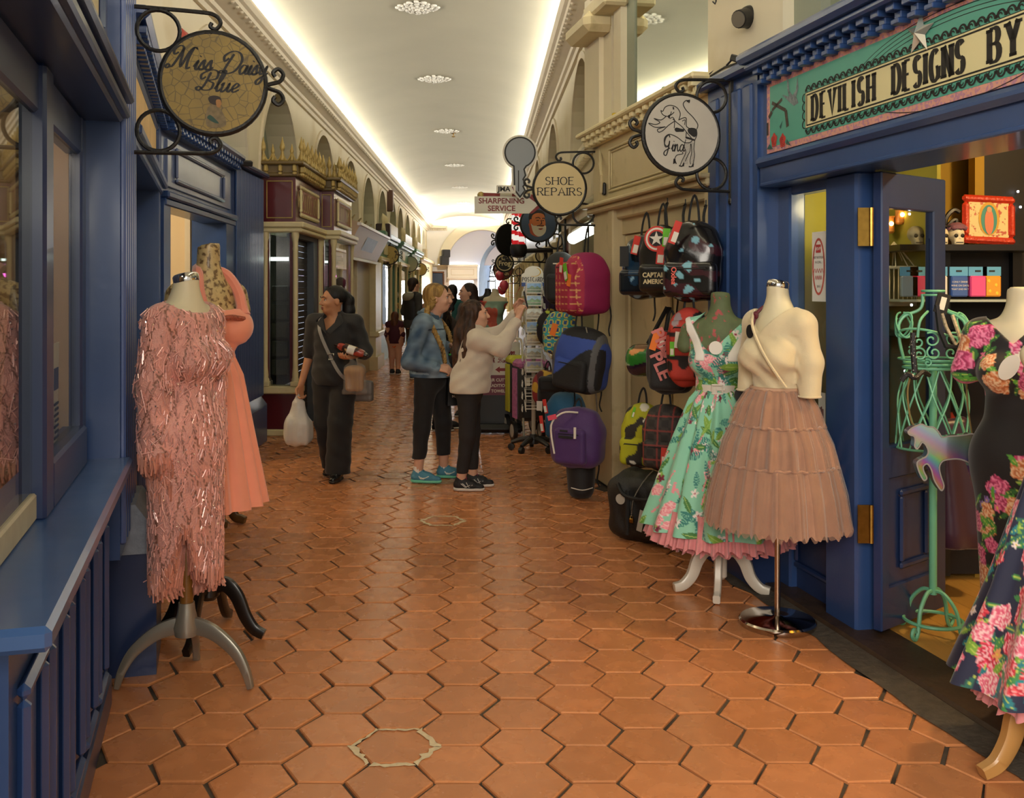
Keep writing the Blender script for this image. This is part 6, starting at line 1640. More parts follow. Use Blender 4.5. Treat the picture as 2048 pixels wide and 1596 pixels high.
def figure_body(t,J,R,k,skin,h,hands=(),man=False,wide=1.0):
 P_=np.array([v for q in J.values()for v in([q]if np.ndim(q)==1 else[])])
 lo,hi=P_.min(0)-.2,P_.max(0)+.22;lo[2]=0
 s=SDF(lo,hi,h)
 ch,pe,nk=J['chest'],J['pel'],J['neck']
 s.ell(ch,(.135*wide,.098,.16),.05);s.ell(lerp(ch,pe,.5),(.112*wide,.09,.14),.05);s.ell(pe,(.15*wide,.115,.14),.05)
 s.cap(J['shL'],J['shR'],.048,k=.04);s.cap(lerp(ch,nk,.5),nk,.06,.052,.04);s.cap(nk,lerp(nk,J['head'],.6),.051,.047,.02)
 for a in 'LR':
  s.chain([J['sh'+a],J['el'+a],J['wr'+a]],[.046,.038,.026],.02)
  s.chain([J['hip'+a],J['kn'+a],J['an'+a]],[.082,.055,.037],.03)
  f=J['toe'+a]-J['an'+a];f[2]=0
  s.cap(J['an'+a]+A(0,0,-.03),J['an'+a]+f*.75+A(0,0,-.055),.030,.014,.02)
 head(s,J['head'],R,k,man)
 for(a,f,n,side,curl)in hands:hand(s,J['wr'+a],A(*f),A(*n),A(*side),curl,k)
 for z0 in(s.n[2],):pass
 return s.obj('body',skin,t)
def garment(t,name,m,J,hem,sleeve,o=.02,h=.008,arm=(.062,.056,.05),neckcut=None,wide=1.0,fold=.0025,flare=0.0,depth=1.0,label=None,sub=None):
 P_=np.array([J[q]for q in('chest','pel','neck','shL','shR','elL','elR','wrL','wrR')])
 s=SDF(P_.min(0)-.17,P_.max(0)+.14,h)
 ch,pe,nk=J['chest'],J['pel'],J['neck']
 s.ell(ch,(.138*wide+o,(.100+o)*depth,.17+o),.05);s.ell(lerp(ch,pe,.5),(.122*wide+o,(.094+o)*depth,.16),.06)
 s.ell(pe+A(0,0,.0),(.152*wide+o+flare,(.118+o+flare)*depth,.20),.06)
 s.cap(J['shL'],J['shR'],.050+o*.7,k=.05);s.cap(lerp(ch,nk,.6),nk+A(0,0,.01),.075+o*.5,.056+o*.4,.04)
 for a in 'LR':
  sl=sleeve[a]if isinstance(sleeve,dict)else sleeve
  if sl<=1:s.cap(J['sh'+a],lerp(J['sh'+a],J['el'+a],sl),arm[0],arm[1],.03)
  else:s.chain([J['sh'+a],J['el'+a],lerp(J['el'+a],J['wr'+a],sl-1)],arm,.03)
 if fold:s.warp(lambda x,y,z:fold*np.sin(55*(z+.5*x+.35*y))*np.sin(23*(y-x)+6*z))
 g=np.meshgrid(*s.ax,indexing='ij',sparse=True)
 lim=np.maximum(np.abs(g[0]-pe[0])-.23-flare,np.abs(g[1]-pe[1])-.24)
 s.d=np.where(lim<0,np.maximum(s.d,hem-g[2]),s.d).astype(np.float32)
 if neckcut:neckcut(s)
 if sub:sub(s)
 return s.obj(name,m,t,label)
def trousers(t,m,J,top,rad,hemz,h=.008,o=.012,fold=.002):
 P_=np.array([J[q]for q in('pel','hipL','hipR','knL','knR','anL','anR')])
 s=SDF(P_.min(0)-.2,P_.max(0)+.2,h)
 s.ell(J['pel'],(.155+o,.120+o,.15),.04)
 for a in 'LR':s.chain([J['hip'+a],J['kn'+a],lerp(J['kn'+a],J['an'+a],1.0)],rad,.03)
 s.cut((0,0,top),(0,0,1));s.cut((0,0,hemz),(0,0,-1))
 if fold:s.warp(lambda x,y,z:fold*np.sin(48*z+20*x)*np.sin(30*y+9*z+11*x))
 return s.obj('trousers',m,t)
def shoe(t,an,toe,m,sole,name='shoe',h=.006,heel=.0,deco=None,lab=None):
 f=toe-an;f[2]=0;L=np.linalg.norm(f);f=f/L;b=an-f*.055;z0=an[2]-.085+.085
 base=A(0,0,max(0,an[2]-.085))
 s=SDF(np.minimum(b,toe)-A(.1,.1,.2),np.maximum(b,toe)+A(.1,.1,.16),h)
 g=lambda x,z,w=0:A(an[0],an[1],0)+base+f*x+A(0,0,z)
 s.cap(g(-.02,.045),g(L*.55,.045),.040,.040,.01,flat=((0,0,1),.9));s.cap(g(L*.5,.036),g(L,.030),.040,.030,.02,flat=((0,0,1),.8))
 s.cap(g(-.015,.05),g(-.01,.085),.037,.034,.015);s.cap(g(.0,.08),g(L*.5,.045),.034,.034,.02)
 s.cap(g(-.005,.075),g(-.005,.15),.026,.026,.0,op='sub')
 s.cut(g(0,.016),(0,0,-1))
 o=s.obj(name,m,t,lab)
 s=SDF(np.minimum(b,toe)-A(.1,.1,.2),np.maximum(b,toe)+A(.1,.1,.1),h)
 s.cap(g(-.02,.02),g(L*.5,.02),.043,.043,.0);s.cap(g(L*.5,.02),g(L+.002,.022),.043,.034,.01)
 s.cut(g(0,.024),(0,0,1));s.cut(g(0,.001),(0,0,-1));s.obj('sole',sole,o)
 side=A(f[1],-f[0],0)
 mb=MB()
 for i in range(4):
  q=g(L*(.28+.12*i),.095-.012*i)
  mb.tube([q+side*.022-A(0,0,.006),q+A(0,0,.006),q-side*.022-A(0,0,.006)],.0032,5)
 if deco and deco.get('lace'):mb.obj('laces',deco['lace'],o,True)
 if deco and 'mark' in deco:
  for sd in(1,-1):
   mb=MB()
   for pl,w in deco['pl']:
    P2=[g(L*x,z)+side*sd*.0425*(1-.35*max(0,x-.55))for x,z in pl]
    mb.tube(P2,w,5)
   mb.obj('side_mark',deco['mark'],o,True)
 return o
def hairmat(n,c1,c2):return mat(n,c1,.48,var=.3,vs=5,st=(22,22,1.5),col2=c2,c2=(.42,.62),c2s=1.6,bump=.35,bs=9,spec=.35)
SK1=mat('skin_tan','b9835f',.5,var=.05,vs=20);SK2=mat('skin_fair','d6a489',.5,var=.05,vs=20)
LIP=mat('lip_rose','a0605a',.4);LIPD=mat('lip_dark','7a3b3a',.4)
BLKCOT=mat('black_cotton','1d1c1d',.75,var=.15,vs=20,sheen=.15);BLKTR=mat('black_trouser','1b191a',.85,var=.1,vs=30,sheen=.1)
def person(lab,px,py,rz):
 Y=FPX*EYE/(py-VPY);X=(px-VPX)*Y/FPX
 return thing('person',lab,'person',(X,Y,0),radians(rz),local=True)
 # woman in black with shopping
t=person('woman in black shirt and trousers walking with a white plastic bag, looking to her side',668,957,-12)
W1=t
J=dict(pel=A(.0,.02,.87),chest=A(0,.0,1.17),neck=A(0,.015,1.335),head=A(-.005,-.015,1.465),shL=A(.175,.01,1.285),shR=A(-.175,.01,1.285),elR=A(-.225,.03,1.01),wrR=A(-.275,-.03,.775),elL=A(.250,.04,1.05),wrL=A(.215,-.19,1.02),hipL=A(.085,.02,.84),hipR=A(-.085,.02,.84),knR=A(-.085,.05,.46),anR=A(-.06,.16,.10),knL=A(.075,-.06,.46),anL=A(.055,-.06,.085),toeL=A(.065,-.20,0),toeR=A(-.08,.04,0))
R=rotz(radians(-46))
figure_body(t,J,R,.96,SK1,.0065,[('R',(-.12,-.05,-1),(.6,-.3,0),(.2,-1,0),.75),('L',(-.25,-1,-.1),(0,0,1),(-1,0,0),.45)])
face_parts(t,J['head'],R,.96,mat('brow_dark','1d130e',.7),LIPD)
def v1(s):
 s.box((0,-.16,1.335),(.062,.12,.12),.005,R=RY(pi/4),op='sub');s.cap((0,.012,1.30),(0,.0,1.5),.058,.06,0,op='sub')
garment(t,'shirt',BLKCOT,J,.775,{'L':1.25,'R':.92},.024,.007,(.070,.064,.056),v1,1.05,.0035,.012)
mb=MB();
for sx in(-1,1):
 pts=[(sx*.015,-.128,1.20),(sx*.062,-.085,1.345),(sx*.070,.0,1.375),(sx*.05,.065,1.375),(sx*.075,.085,1.335),(sx*.105,.0,1.335),(sx*.105,-.10,1.285)]
 mb.add(pts,[(0,1,6),(1,2,5,6),(2,3,4,5)]);mb.add([(p[0]*1.04,p[1]*1.04-.004,p[2]-.006)for p in pts],[(0,6,1),(1,6,5,2),(2,5,4,3)])
mb.obj('collar',BLKCOT,t)
trousers(t,BLKTR,J,.90,[.112,.098,.105],.055,.008,.01,.004)
for a in 'RL':shoe(t,J['an'+a].copy(),J['toe'+a].copy(),mat('black_leather','141213',.25),BLACKP,'shoe')
HB=hairmat('hair_black','0d0a09','191311')
s=SDF((-.16,-.16,1.05),(.16,.22,1.62),.0065)
Th=lambda p:np.array(R@Vector(p))*.96+J['head']
s.ell(Th((0,.028,.042)),(.082,.098,.086),.0,R.to_4x4())
s.ell(Th((0,-.085,-.03)),(.075,.075,.105),.015,R.to_4x4(),'sub');s.cap(Th((0,.04,-.05)),Th((0,.06,-.2)),.055,.06,.02,'sub')
s.chain([Th((0,.10,.05)),Th((0,.145,.0)),Th((.0,.15,-.09)),Th((.0,.12,-.20)),Th((.0,.11,-.27))],[.036,.047,.050,.038,.014],.02)
s.obj('hair',HB,t)
mb=MB();q=Th((0,.125,.035));mb.tube([tuple(q+A(.03*cos(a),.022*cos(a),.036*sin(a)))for a in np.linspace(0,2*pi,14,endpoint=False)],.008,6,True);mb.obj('hair_tie',mat('grey_tie','5a6068',.6),t,True)
RW=TR(*t.location)@RZ(radians(-12))
def ww(p):return RW@Vector(p)
hbg=thing('shoulder_bag','grey shoulder bag on a long strap at the hip of the woman in black','handbag',tuple(ww((.24,.03,.66))))
GRL=mat('grey_leather','6f6a66',.5,bump=.2,bs=120)
s=SDF((-.14,-.12,-.16),(.14,.12,.16),.008);s.box((0,0,0),(.085,.04,.085),.025);s.box((0,-.02,.03),(.088,.03,.06),.02)
Mb=RW@TR(.235,.05,.72)
s.obj('bag_body',GRL,hbg,post=lambda v:v@np.array(Mb.to_3x3()).T+np.array(Mb.translation))
mb=MB(RW);pts=crom([(-.10,.06,1.345),(-.105,-.03,1.335),(-.075,-.125,1.22),(.02,-.142,1.02),(.12,-.140,.86),(.22,-.02,.76)],7)
for i in range(len(pts)-1):
 a,b=Vector(pts[i]),Vector(pts[i+1]);d=(b-a).normalized();sd=Vector((.72,.1,.62));sd=(sd-d*sd.dot(d)).normalized()*.013
 mb.add([a-sd,a+sd,b+sd,b-sd,a-sd+Vector((0,-.004,0)),a+sd+Vector((0,-.004,0)),b+sd+Vector((0,-.004,0)),b-sd+Vector((0,-.004,0))],[(0,1,2,3),(4,7,6,5),(0,4,5,1),(2,6,7,3),(1,5,6,2),(0,3,7,4)])
mb.obj('strap',mat('strap_grey','8f8b86',.5),hbg)
mb=MB(RW);ring(mb,.005,.055,.985,1.04,0,.008,.006,TR(0,-.152,0));mb.obj('buckle',CHROME,hbg)
PLAS=mat('white_plastic_film','dedcd6',.3,alpha=.72,bump=.5,bs=30,spec=.6)
pbg=thing('plastic_bag','filled white plastic carrier bag in the hand of the woman in black','bag',tuple(ww((-.28,-.05,.27))))
s=SDF((-.19,-.15,-.02),(.19,.15,.46),.007)
s.ell((0,0,.13),(.118,.085,.125),.03,p=3);s.chain([(0,0,.2),(0,0,.34)],[.095,.05],.04,flat=((0,1,0),.7))
for sx in(-1,1):s.chain([(sx*.04,0,.29),(sx*.035,0,.36),(0,0,.425)],[.024,.013,.009],.015)
s.warp(lambda x,y,z:.004*np.sin(38*x+9*z)*np.cos(30*y-14*z)+.003*np.sin(80*x+30*y))
Mb2=RW@TR(-.292,-.055,.262)@RZ(.2)
s.obj('film',PLAS,pbg,post=lambda v:v@np.array(Mb2.to_3x3()).T+np.array(Mb2.translation))
mb=MB(Mb2);mb.box((-.075,-.05,.03),(.06,.05,.15),.015,RZ(.3));mb.box((-.03,-.03,.12),(.07,.04,.22),.015,RZ(-.4));mb.obj('contents',mat('food_packs','d8d0b4',.6,var=.3,vs=14),pbg)
brd=thing('bread_bag','sliced brown loaf in a clear bag held by the woman in black','bread',tuple(ww((.24,-.23,.75))))
Mb3=RW@TR(.262,-.235,.855)@RZ(.25)
s=SDF((-.11,-.09,-.13),(.11,.09,.13),.006);s.box((0,0,-.01),(.072,.055,.095),.03);s.ell((0,0,.05),(.078,.058,.05),.03)
s.obj('loaf',mat('brown_bread','9a6d3c',.8,var=.2,vs=5,st=(16,1,1),bump=.4,bs=60),brd,post=lambda v:v@np.array(Mb3.to_3x3()).T+np.array(Mb3.translation))
s=SDF((-.13,-.1,-.16),(.13,.1,.2),.007);s.box((0,0,-.01),(.086,.066,.112),.03);s.chain([(0,0,.08),(-.03,0,.15)],[.055,.014],.04);s.box((.0,0,-.11),(.098,.03,.02),.01,.02)
s.warp(lambda x,y,z:.003*np.sin(50*x+20*z)*np.cos(44*y))
s.obj('clear_film',mat('clear_film','e8e2d6',.12,alpha=.13,spec=.9,bump=.4,bs=40),brd,post=lambda v:v@np.array(Mb3.to_3x3()).T+np.array(Mb3.translation))
bsc=thing('snack_pack','dark patterned snack packet lying on the forearm of the woman in black','packet',tuple(ww((.22,-.25,1.02))))
Mb4=RW@TR(.235,-.23,1.075)@RZ(.1)@RY(.32)
s=SDF((-.16,-.08,-.07),(.16,.08,.07),.006);s.ell((0,0,0),(.118,.05,.036),.0,p=3);s.box((-.125,0,0),(.018,.04,.006),.004,.02);s.box((.125,0,0),(.018,.04,.006),.004,.02)
def snack(v):
 c=np.empty((len(v),3));c[:]=lin('3a1f18')[:3]
 n1=nz(v,70,4);c[n1>.35]=lin('9a3a2c')[:3];c[n1<-.45]=lin('c79a62')[:3]
 c[(np.abs(v[:,0])<.03)&(v[:,1]<0)]=lin('e6e2da')[:3];c[np.abs(v[:,0])>.112]=lin('241412')[:3]
 return c
s.obj('packet',mat('snack_print',attr=True,rough=.25),bsc,paint=snack,post=lambda v:v@np.array(Mb4.to_3x3()).T+np.array(Mb4.translation))
# girl in the denim jacket
t=person('blonde girl with plaits in a blue denim jacket and black jeans, side on',862,962,80)
J=dict(pel=A(.0,-.01,.86),chest=A(0,.03,1.165),neck=A(0,.015,1.345),head=A(0,-.055,1.485),shL=A(.165,.02,1.29),shR=A(-.165,.03,1.29),elR=A(-.215,.125,.985),wrR=A(-.17,-.09,.935),elL=A(.215,.09,1.02),wrL=A(.10,-.12,1.09),hipL=A(.085,-.03,.83),hipR=A(-.085,.02,.83),knR=A(-.09,.055,.45),anR=A(-.09,.085,.09),knL=A(.10,-.08,.46),anL=A(.14,-.075,.09),toeR=A(-.095,-.075,0),toeL=A(.145,-.235,0))
R=rotz(radians(4))
figure_body(t,J,R,.98,SK2,.0065,[('R',(0,-1,-.12),(.5,0,-.6),(.4,-.3,1),.8),('L',(-.2,-1,.0),(-.4,0,-.6),(-.5,-.2,1),.75)])
face_parts(t,J['head'],R,.98,mat('brow_blond','6a4a2a',.7),LIP,'4a6070')
def denim(v):
 c=np.empty((len(v),3));c[:]=lin('35506c')[:3]
 n1=nz(v,9,3)+.5*nz(v,40,5)
 f=np.clip(.36+.62*n1,0,1)[:,None];c=c*(1-f)+np.array(lin('98aebd')[:3])*f
 c=c*(1+.12*nz(v,130,8))[:,None]
 torso_=np.hypot(v[:,0],v[:,1]-.01)<.2
 for zz in(.905,1.235):c[torso_&(np.abs(v[:,2]-zz)<.005)]=lin('2c4056')[:3]
 c[torso_&(v[:,2]<.895)&(v[:,2]>.88)]=lin('8299aa')[:3]
 return np.clip(c,0,1)
s_paint=denim
def den_neck(s):s.cap((0,.01,1.30),(0,-.03,1.5),.062,.066,0,op='sub')
_o=SDF.obj
def with_paint(p):
 def f(s,name,m,parent=None,label=None,smooth=1,paint=None,post=None):return _o(s,name,m,parent,label,smooth,p,post)
 return f
SDF.obj=with_paint(denim)
garment(t,'jacket',mat('denim',attr=True,rough=.8,bump=.25,bs=350),J,.852,1.93,.03,.0065,(.072,.064,.048),den_neck,1.0,.0045,.012,1.15)
SDF.obj=_o
mb=MB();
pts=[(.085*cos(a),.01+.085*sin(a),1.345+.02*sin(a))for a in np.linspace(-1.1,pi+1.1,16)];mb.tube(pts,.02,7);mb.obj('collar',mat('denim_dark','3f566a',.8),t,True)
for a in 'LR':
 mb=MB();p,q=lerp(J['el'+a],J['wr'+a],.78),lerp(J['el'+a],J['wr'+a],.97);mb.tube([p,lerp(p,q,.9),q],[.051,.049,.044],14);mb.obj('cuff',mat('denim_pale','6f8798',.8,bump=.2,bs=300),t,True)
for i,(y,z)in enumerate(((-.155,1.1),(-.16,1.0),(-.16,.90))):
 mb=MB();mb.sph((-.01,y,z),.008,8,6);mb.obj('button',CHROME,t)
trousers(t,BLKTR,J,.90,[.098,.068,.050],.195,.0075,.0,.003)
for a in 'RL':
 an=J['an'+a]
 mb=MB();mb.tube([an+A(0,.0,-.01),an+A(0,0,.045)],.039,12);mb.obj('sock',mat('white_cotton'),t,True)
 shoe(t,an.copy(),J['toe'+a].copy(),mat('shoe_blue','4a86a0',.7,bump=.3,bs=200),mat('sole_mint','74d0b0',.5),'shoe',.0055,deco=dict(lace=mat('shoe_blue'),mark=mat('swoosh_silver','dcdcd4',.3),pl=[([(.10,.058),(.2,.036),(.34,.036),(.62,.058)],.0045),([(.16,.046),(.3,.040),(.45,.045)],.005)]))
HBL=hairmat('hair_blond','b08d50','7a5a2c')
s=SDF((-.14,-.2,1.3),(.14,.12,1.63),.0065)
Th=lambda p:np.array(R@Vector(p))*.98+J['head']
s.ell(Th((0,.026,.036)),(.086,.100,.090),0,R.to_4x4());s.cap(Th((0,.05,-.02)),Th((0,.06,-.07)),.065,.05,.03)
s.ell(Th((0,-.092,-.035)),(.08,.074,.108),.015,R.to_4x4(),'sub')
for x in(-1,1):s.ell(Th((x*.09,-.02,-.03)),(.035,.026,.036),.01,R.to_4x4(),'sub')
s.obj('hair',HBL,t)
def plait(pts,r0,r1,m,t,name='plait',n=34):
 mb=MB();c=crom(pts,14)
 L_=np.linspace(0,len(c)-1,n)
 for strand in range(3):
  q=[]
  for i in range(n):
   p=np.array(c[int(L_[i])]);ph=i*1.15+strand*2*pi/3;rr_=r0+(r1-r0)*i/n
   q.append(tuple(p+A(rr_*.75*cos(ph),rr_*.75*cos(ph)*.3,0)+A(0,rr_*.6*sin(2*ph),0)))
  mb.tube(q,[(r0+(r1-r0)*i/n)*.8 for i in range(n)],7)
 return mb.obj(name,m,t,True)
plait([Th((-.070,.03,.0)),Th((-.078,.035,-.06)),(-.105,.01,1.37),(-.135,-.06,1.22),(-.13,-.125,1.08),(-.115,-.14,.97)],.026,.015,HBL,t)
plait([Th((.07,.03,.0)),Th((.078,.035,-.06)),(.105,.0,1.37),(.12,-.10,1.24),(.11,-.145,1.12),(.10,-.155,1.02)],.024,.014,HBL,t)
RW2=TR(*t.location)@RZ(radians(80))
sb=thing('shopping_bag','black carrier bag with green rim held by the denim girl','bag',tuple(RW2@Vector((.05,-.2,.6))))
Ms=TR(RW2@Vector((.02,-.21,.83)))@RZ(.25)
mb=MB(Ms);vs=[(x,y,z)for z,k in((-.21,1),(0,.92),(.2,.8))for x,y in((-.085*k,-.045*k),(.085*k,-.045*k),(.085*k,.045*k),(-.085*k,.045*k))]
mb.add(vs,[(0,1,5,4),(1,2,6,5),(2,3,7,6),(3,0,4,7),(4,5,9,8),(5,6,10,9),(6,7,11,10),(7,4,8,11),(3,2,1,0)]);bo=mb.obj('bag_body',mat('black_paper','17181a',.4,bump=.3,bs=12),sb)
mb=MB(Ms);mb.tube([(-.069,-.037,.2),(.069,-.037,.2),(.069,.037,.2),(-.069,.037,.2)],.004,5,True);mb.obj('green_rim',mat('neon_green','4fd060',.4),sb)
mb=MB(Ms)
for y in(-.037,.037):mb.tube(crom([(-.035,y,.19),(-.03,y*.6,.29),(.0,0,.33),(.03,y*.6,.29),(.035,y,.19)],4),.0045,5)
mb.obj('handle',mat('black_paper'),sb)
sans('schuh.ie',.038,Ms@TR(.01,-.046,-.13),WHITEM,bo,bold=.01)
# girl photographing the postcards
t=person('girl with long brown hair in a cream sweatshirt holding up a phone',943,977,86)
J=dict(pel=A(.0,.02,.79),chest=A(0,-.035,1.06),neck=A(0,-.02,1.225),head=A(0,-.03,1.36),shL=A(.15,-.06,1.175),shR=A(-.15,-.06,1.175),elR=A(-.17,-.24,1.11),wrR=A(-.06,-.365,1.335),elL=A(.14,-.24,1.20),wrL=A(.045,-.35,1.385),hipL=A(.08,.02,.77),hipR=A(-.08,.02,.77),knR=A(-.08,.025,.43),anR=A(-.075,.075,.085),knL=A(.08,.0,.43),anL=A(.085,-.0,.085),toeR=A(-.08,-.075,0),toeL=A(.09,-.14,0))
R=rotz(radians(2))@Matrix.Rotation(radians(-4),3,'X')
figure_body(t,J,R,.93,SK2,.0065,[('R',(.15,-.25,1),(.6,-.6,.0),(.5,.6,.5),.75),('L',(-.15,-.3,1),(-.6,-.6,.0),(-.5,.6,.5),.7)])
face_parts(t,J['head'],R,.93,mat('brow_brown','3a2416',.7),LIP)
FLEECE=mat('cream_fleece','d2c6b4',.85,var=.05,vs=10,sheen=.4,bump=.15,bs=150)
def sw_neck(s):s.cap((0,-.02,1.18),(0,-.03,1.4),.058,.062,0,op='sub')
garment(t,'sweatshirt',FLEECE,J,.755,1.86,.035,.007,(.078,.070,.044),sw_neck,.98,.005,.006,1.05)
for a in 'LR':
 mb=MB();p,q=lerp(J['el'+a],J['wr'+a],.80),lerp(J['el'+a],J['wr'+a],.93);mb.tube([p,q],[.046,.040],14);mb.obj('cuff',FLEECE,t,True)
mb=MB();mb.box((-.192,-.19,1.16),(-.188,-.15,1.175));mb.obj('sleeve_emblem',mat('emblem_green','2f6a54',.6),t)
trousers(t,mat('charcoal_leggings','221e1f',.8,var=.1,vs=30),J,.82,[.088,.062,.043],.135,.0075,.0,.002)
for a in 'RL':
 an=J['an'+a]
 mb=MB();mb.tube([an+A(0,.0,-.01),an+A(0,0,.04)],.036,12);mb.obj('sock',mat('pink_sock','c86a80',.8),t,True)
 shoe(t,an.copy(),J['toe'+a].copy(),mat('shoe_black','19171a',.6,bump=.3,bs=200),mat('sole_white','d8d0c6',.5),'shoe',.0055,deco=dict(lace=mat('lace_pink','b03a60',.6),mark=mat('stripe_white','e0dcd4',.4),pl=[([(.02,.06),(.25,.032),(.5,.05)],.003),([(.1,.062),(.32,.032)],.003),([(.3,.07),(.45,.03),(.62,.052)],.003)]))
HBR=hairmat('hair_brown','4a3020','2a1a12')
s=SDF((-.16,-.2,.80),(.16,.16,1.53),.0068)
Th=lambda p:np.array(R@Vector(p))*.93+J['head']
s.ell(Th((0,.024,.036)),(.082,.096,.087),0,R.to_4x4())
s.chain([Th((0,.05,.0)),(0,.075,1.22),(0,.095,1.05),(.0,.10,.92),(0,.085,.84)],[.085,.085,.082,.06,.02],.03,flat=((0,1,0),.72))
for x in(-1,1):s.chain([Th((x*.062,.02,.0)),(x*.085,.01,1.23),(x*.11,.02,1.12),(x*.11,.045,.98),(x*.10,.05,.86)],[.034,.040,.042,.032,.010],.02)
s.ell(Th((0,-.092,-.03)),(.075,.072,.108),.015,R.to_4x4(),'sub')
s.warp(lambda x,y,z:.003*np.sin(150*x+8*np.sin(9*z))+.003*np.sin(130*y+6*np.sin(7*z+x*20)))
s.obj('hair',HBR,t)
RW3=TR(*t.location)@RZ(radians(86))
ph=thing('phone','black phone raised in the hands of the girl in the cream sweatshirt','phone',tuple(RW3@Vector((0,-.41,1.42))))
Mp=RW3@TR(-.005,-.425,1.475)@RX(-.22)
mb=MB(Mp);mb.box((-.036,-.005,-.07),(.036,.005,.07),.004);mb.obj('case',BLACKP,ph)
mb=MB(Mp);mb.box((-.032,.005,-.06),(.032,.0058,.06));mb.obj('screen',mat('screen_dim','2a3038',.1),ph)
# people further away
def simple(lab,px,py,rz,H,topm,legm,hairm,skin,hair='long',top_hem=.5,arms=None,yaw=0,man=False,sleeve=1.9,legr=(.085,.062,.06),hd=None):
 t=person(lab,px,py,rz);k=H/1.65
 S=lambda x,y,z:A(x,y,z)*k
 J=dict(pel=S(0,.01,.90),chest=S(0,.01,1.20),neck=S(0,.015,1.38),head=S(0,-.02,1.525),shL=S(.17,.01,1.33),shR=S(-.17,.01,1.33),elR=S(-.22,.03,1.06),wrR=S(-.2,-.08,.86),elL=S(.22,.03,1.06),wrL=S(.2,-.08,.86),hipL=S(.085,0,.87),hipR=S(-.085,0,.87),knL=S(.09,-.03,.48),knR=S(-.09,.0,.48),anL=S(.09,-.06,.085),anR=S(-.09,.06,.085),toeL=S(.1,-.22,0),toeR=S(-.1,-.1,0))
 if arms:J.update({a:S(*p)for a,p in arms.items()})
 for a in 'LR':J['an'+a][2]=.085
 R=rotz(radians(yaw));kk=k if H>1.3 else k*1.2
 dL=J['wrL']-J['elL'];dR=J['wrR']-J['elR']
 figure_body(t,J,R,kk,skin,.010,[('L',dL,(-1,0,.3),(0,-.5,1),.7),('R',dR,(1,0,.3),(0,-.5,1),.7)],man)
 face_parts(t,J['head'],R,kk,mat('brow_dark'),LIP)
 garment(t,'top',topm,J,top_hem*H,sleeve,.022*k,.010,(.062*k,.056*k,.048*k),lambda s:s.cap(J['neck']-A(0,0,.03),J['head'],.058*k,.06*k,0,op='sub'),k,.003,.0)
 trousers(t,legm,J,.93*k,[r*k for r in legr],.06+.02,.011,-.01)
 for a in 'LR':shoe(t,J['an'+a].copy(),J['toe'+a].copy(),mat('shoe_black'),mat('sole_white'),'shoe',.009)
 s=SDF(J['head']-A(.16,.17,.55)*kk,J['head']+A(.16,.2,.16)*kk,.010)
 Th=lambda p:np.array(R@Vector(p))*kk+J['head']
 s.ell(Th((0,.024,.036)),tuple(q*kk for q in(.084,.098,.090)),0,R.to_4x4())
 if hair=='long':s.chain([Th((0,.05,0)),Th((0,.075,-.15)),Th((0,.09,-.30)),Th((0,.085,-.42))],[.082*kk,.082*kk,.07*kk,.02*kk],.03)
 elif hair=='short':s.cap(Th((0,.05,0)),Th((0,.06,-.06)),.065*kk,.05*kk,.02)
 s.ell(Th((0,-.092,-.03)),tuple(q*kk for q in(.078,.073,.108)),.015,R.to_4x4(),'sub')
 s.obj('hair',hairm,t)
 return t,J,k
HDB=hairmat('hair_dark','241812','3a281c')
t,J,k=simple('man in a black vest over grey sleeves with a grey hood, seen from behind',826,757,128,1.74,mat('dark_grey_knit','3a3937',.8,var=.15,vs=20),mat('olive_cord','3f3420',.85,var=.15,vs=30),HDB,SK2,'short',.50,dict(elL=(.235,.02,1.08),wrL=(.16,-.2,1.15)),10,True)
s=SDF((-.3,-.3,.8),(.3,.3,1.6),.011);s.ell(J['chest'],(.185,.15,.22),.05);s.ell(lerp(J['chest'],J['pel'],.6),(.175,.145,.22),.05);s.cap(J['shL']*A(.8,1,1),J['shR']*A(.8,1,1),.085,k=.05);s.cut((0,0,.87),(0,0,-1));s.cap(J['neck']-A(0,0,.06),J['head'],.07,.07,0,op='sub')
s.obj('vest',mat('black_quilt','191a1b',.6),t)
s=SDF((-.25,-.2,1.25),(.25,.3,1.6),.010);s.ell((0,.115,1.40),(.13,.075,.075),.03);s.chain([(-.10,-.02,1.43),(-.11,.08,1.42),(0,.14,1.42),(.11,.08,1.42),(.10,-.02,1.43)],[.035,.045,.05,.045,.035],.02);s.ell((0,.06,1.48),(.075,.065,.07),.01,op='sub');s.obj('hood',mat('hood_grey','8a8472',.85),t)
mb=MB();mb.tube([(.085*cos(a),.01+.085*sin(a),1.475)for a in np.linspace(0,2*pi,16,endpoint=False)],.016,6,True);mb.obj('shirt_collar',WHITEM,t,True)
t,J,k=simple('small girl in a maroon top and orange patterned leggings with long auburn hair, walking away',790,749,175,1.12,mat('maroon_fleece','4a1c2c',.85),mat('orange_leggings','e0622e',.8,var=.3,vs=30,col2='d8a880',c2=(.55,.6),c2s=30),hairmat('hair_auburn','6a3a20','4a2614'),SK2,'long',.50,None,0,False,1.95,(.085,.065,.055))
t,J,k=simple('woman with long black hair and teal top near the bright street door',905,767,170,1.62,mat('teal_jersey','1f5a58',.8),BLKTR,HB,SK2,'long',.48)
t,J,k=simple('dark-haired woman facing the other shoppers, holding out a takeaway cup',938,830,-62,1.63,mat('grey_jumper','5a544e',.85),BLKTR,HDB,SK2,'long',.48,dict(elR=(-.23,-.05,1.06),wrR=(-.10,-.22,1.20),elL=(.2,.05,1.06)),-10)
pw=TR(*t.location)@RZ(radians(-62))@Vector((-.07,-.32,1.20))
cu=thing('takeaway_cup','brown takeaway coffee cup with white lid held between the two girls','cup',tuple(P(897,650,pw.y)))
cb=P(897,643,pw.y)
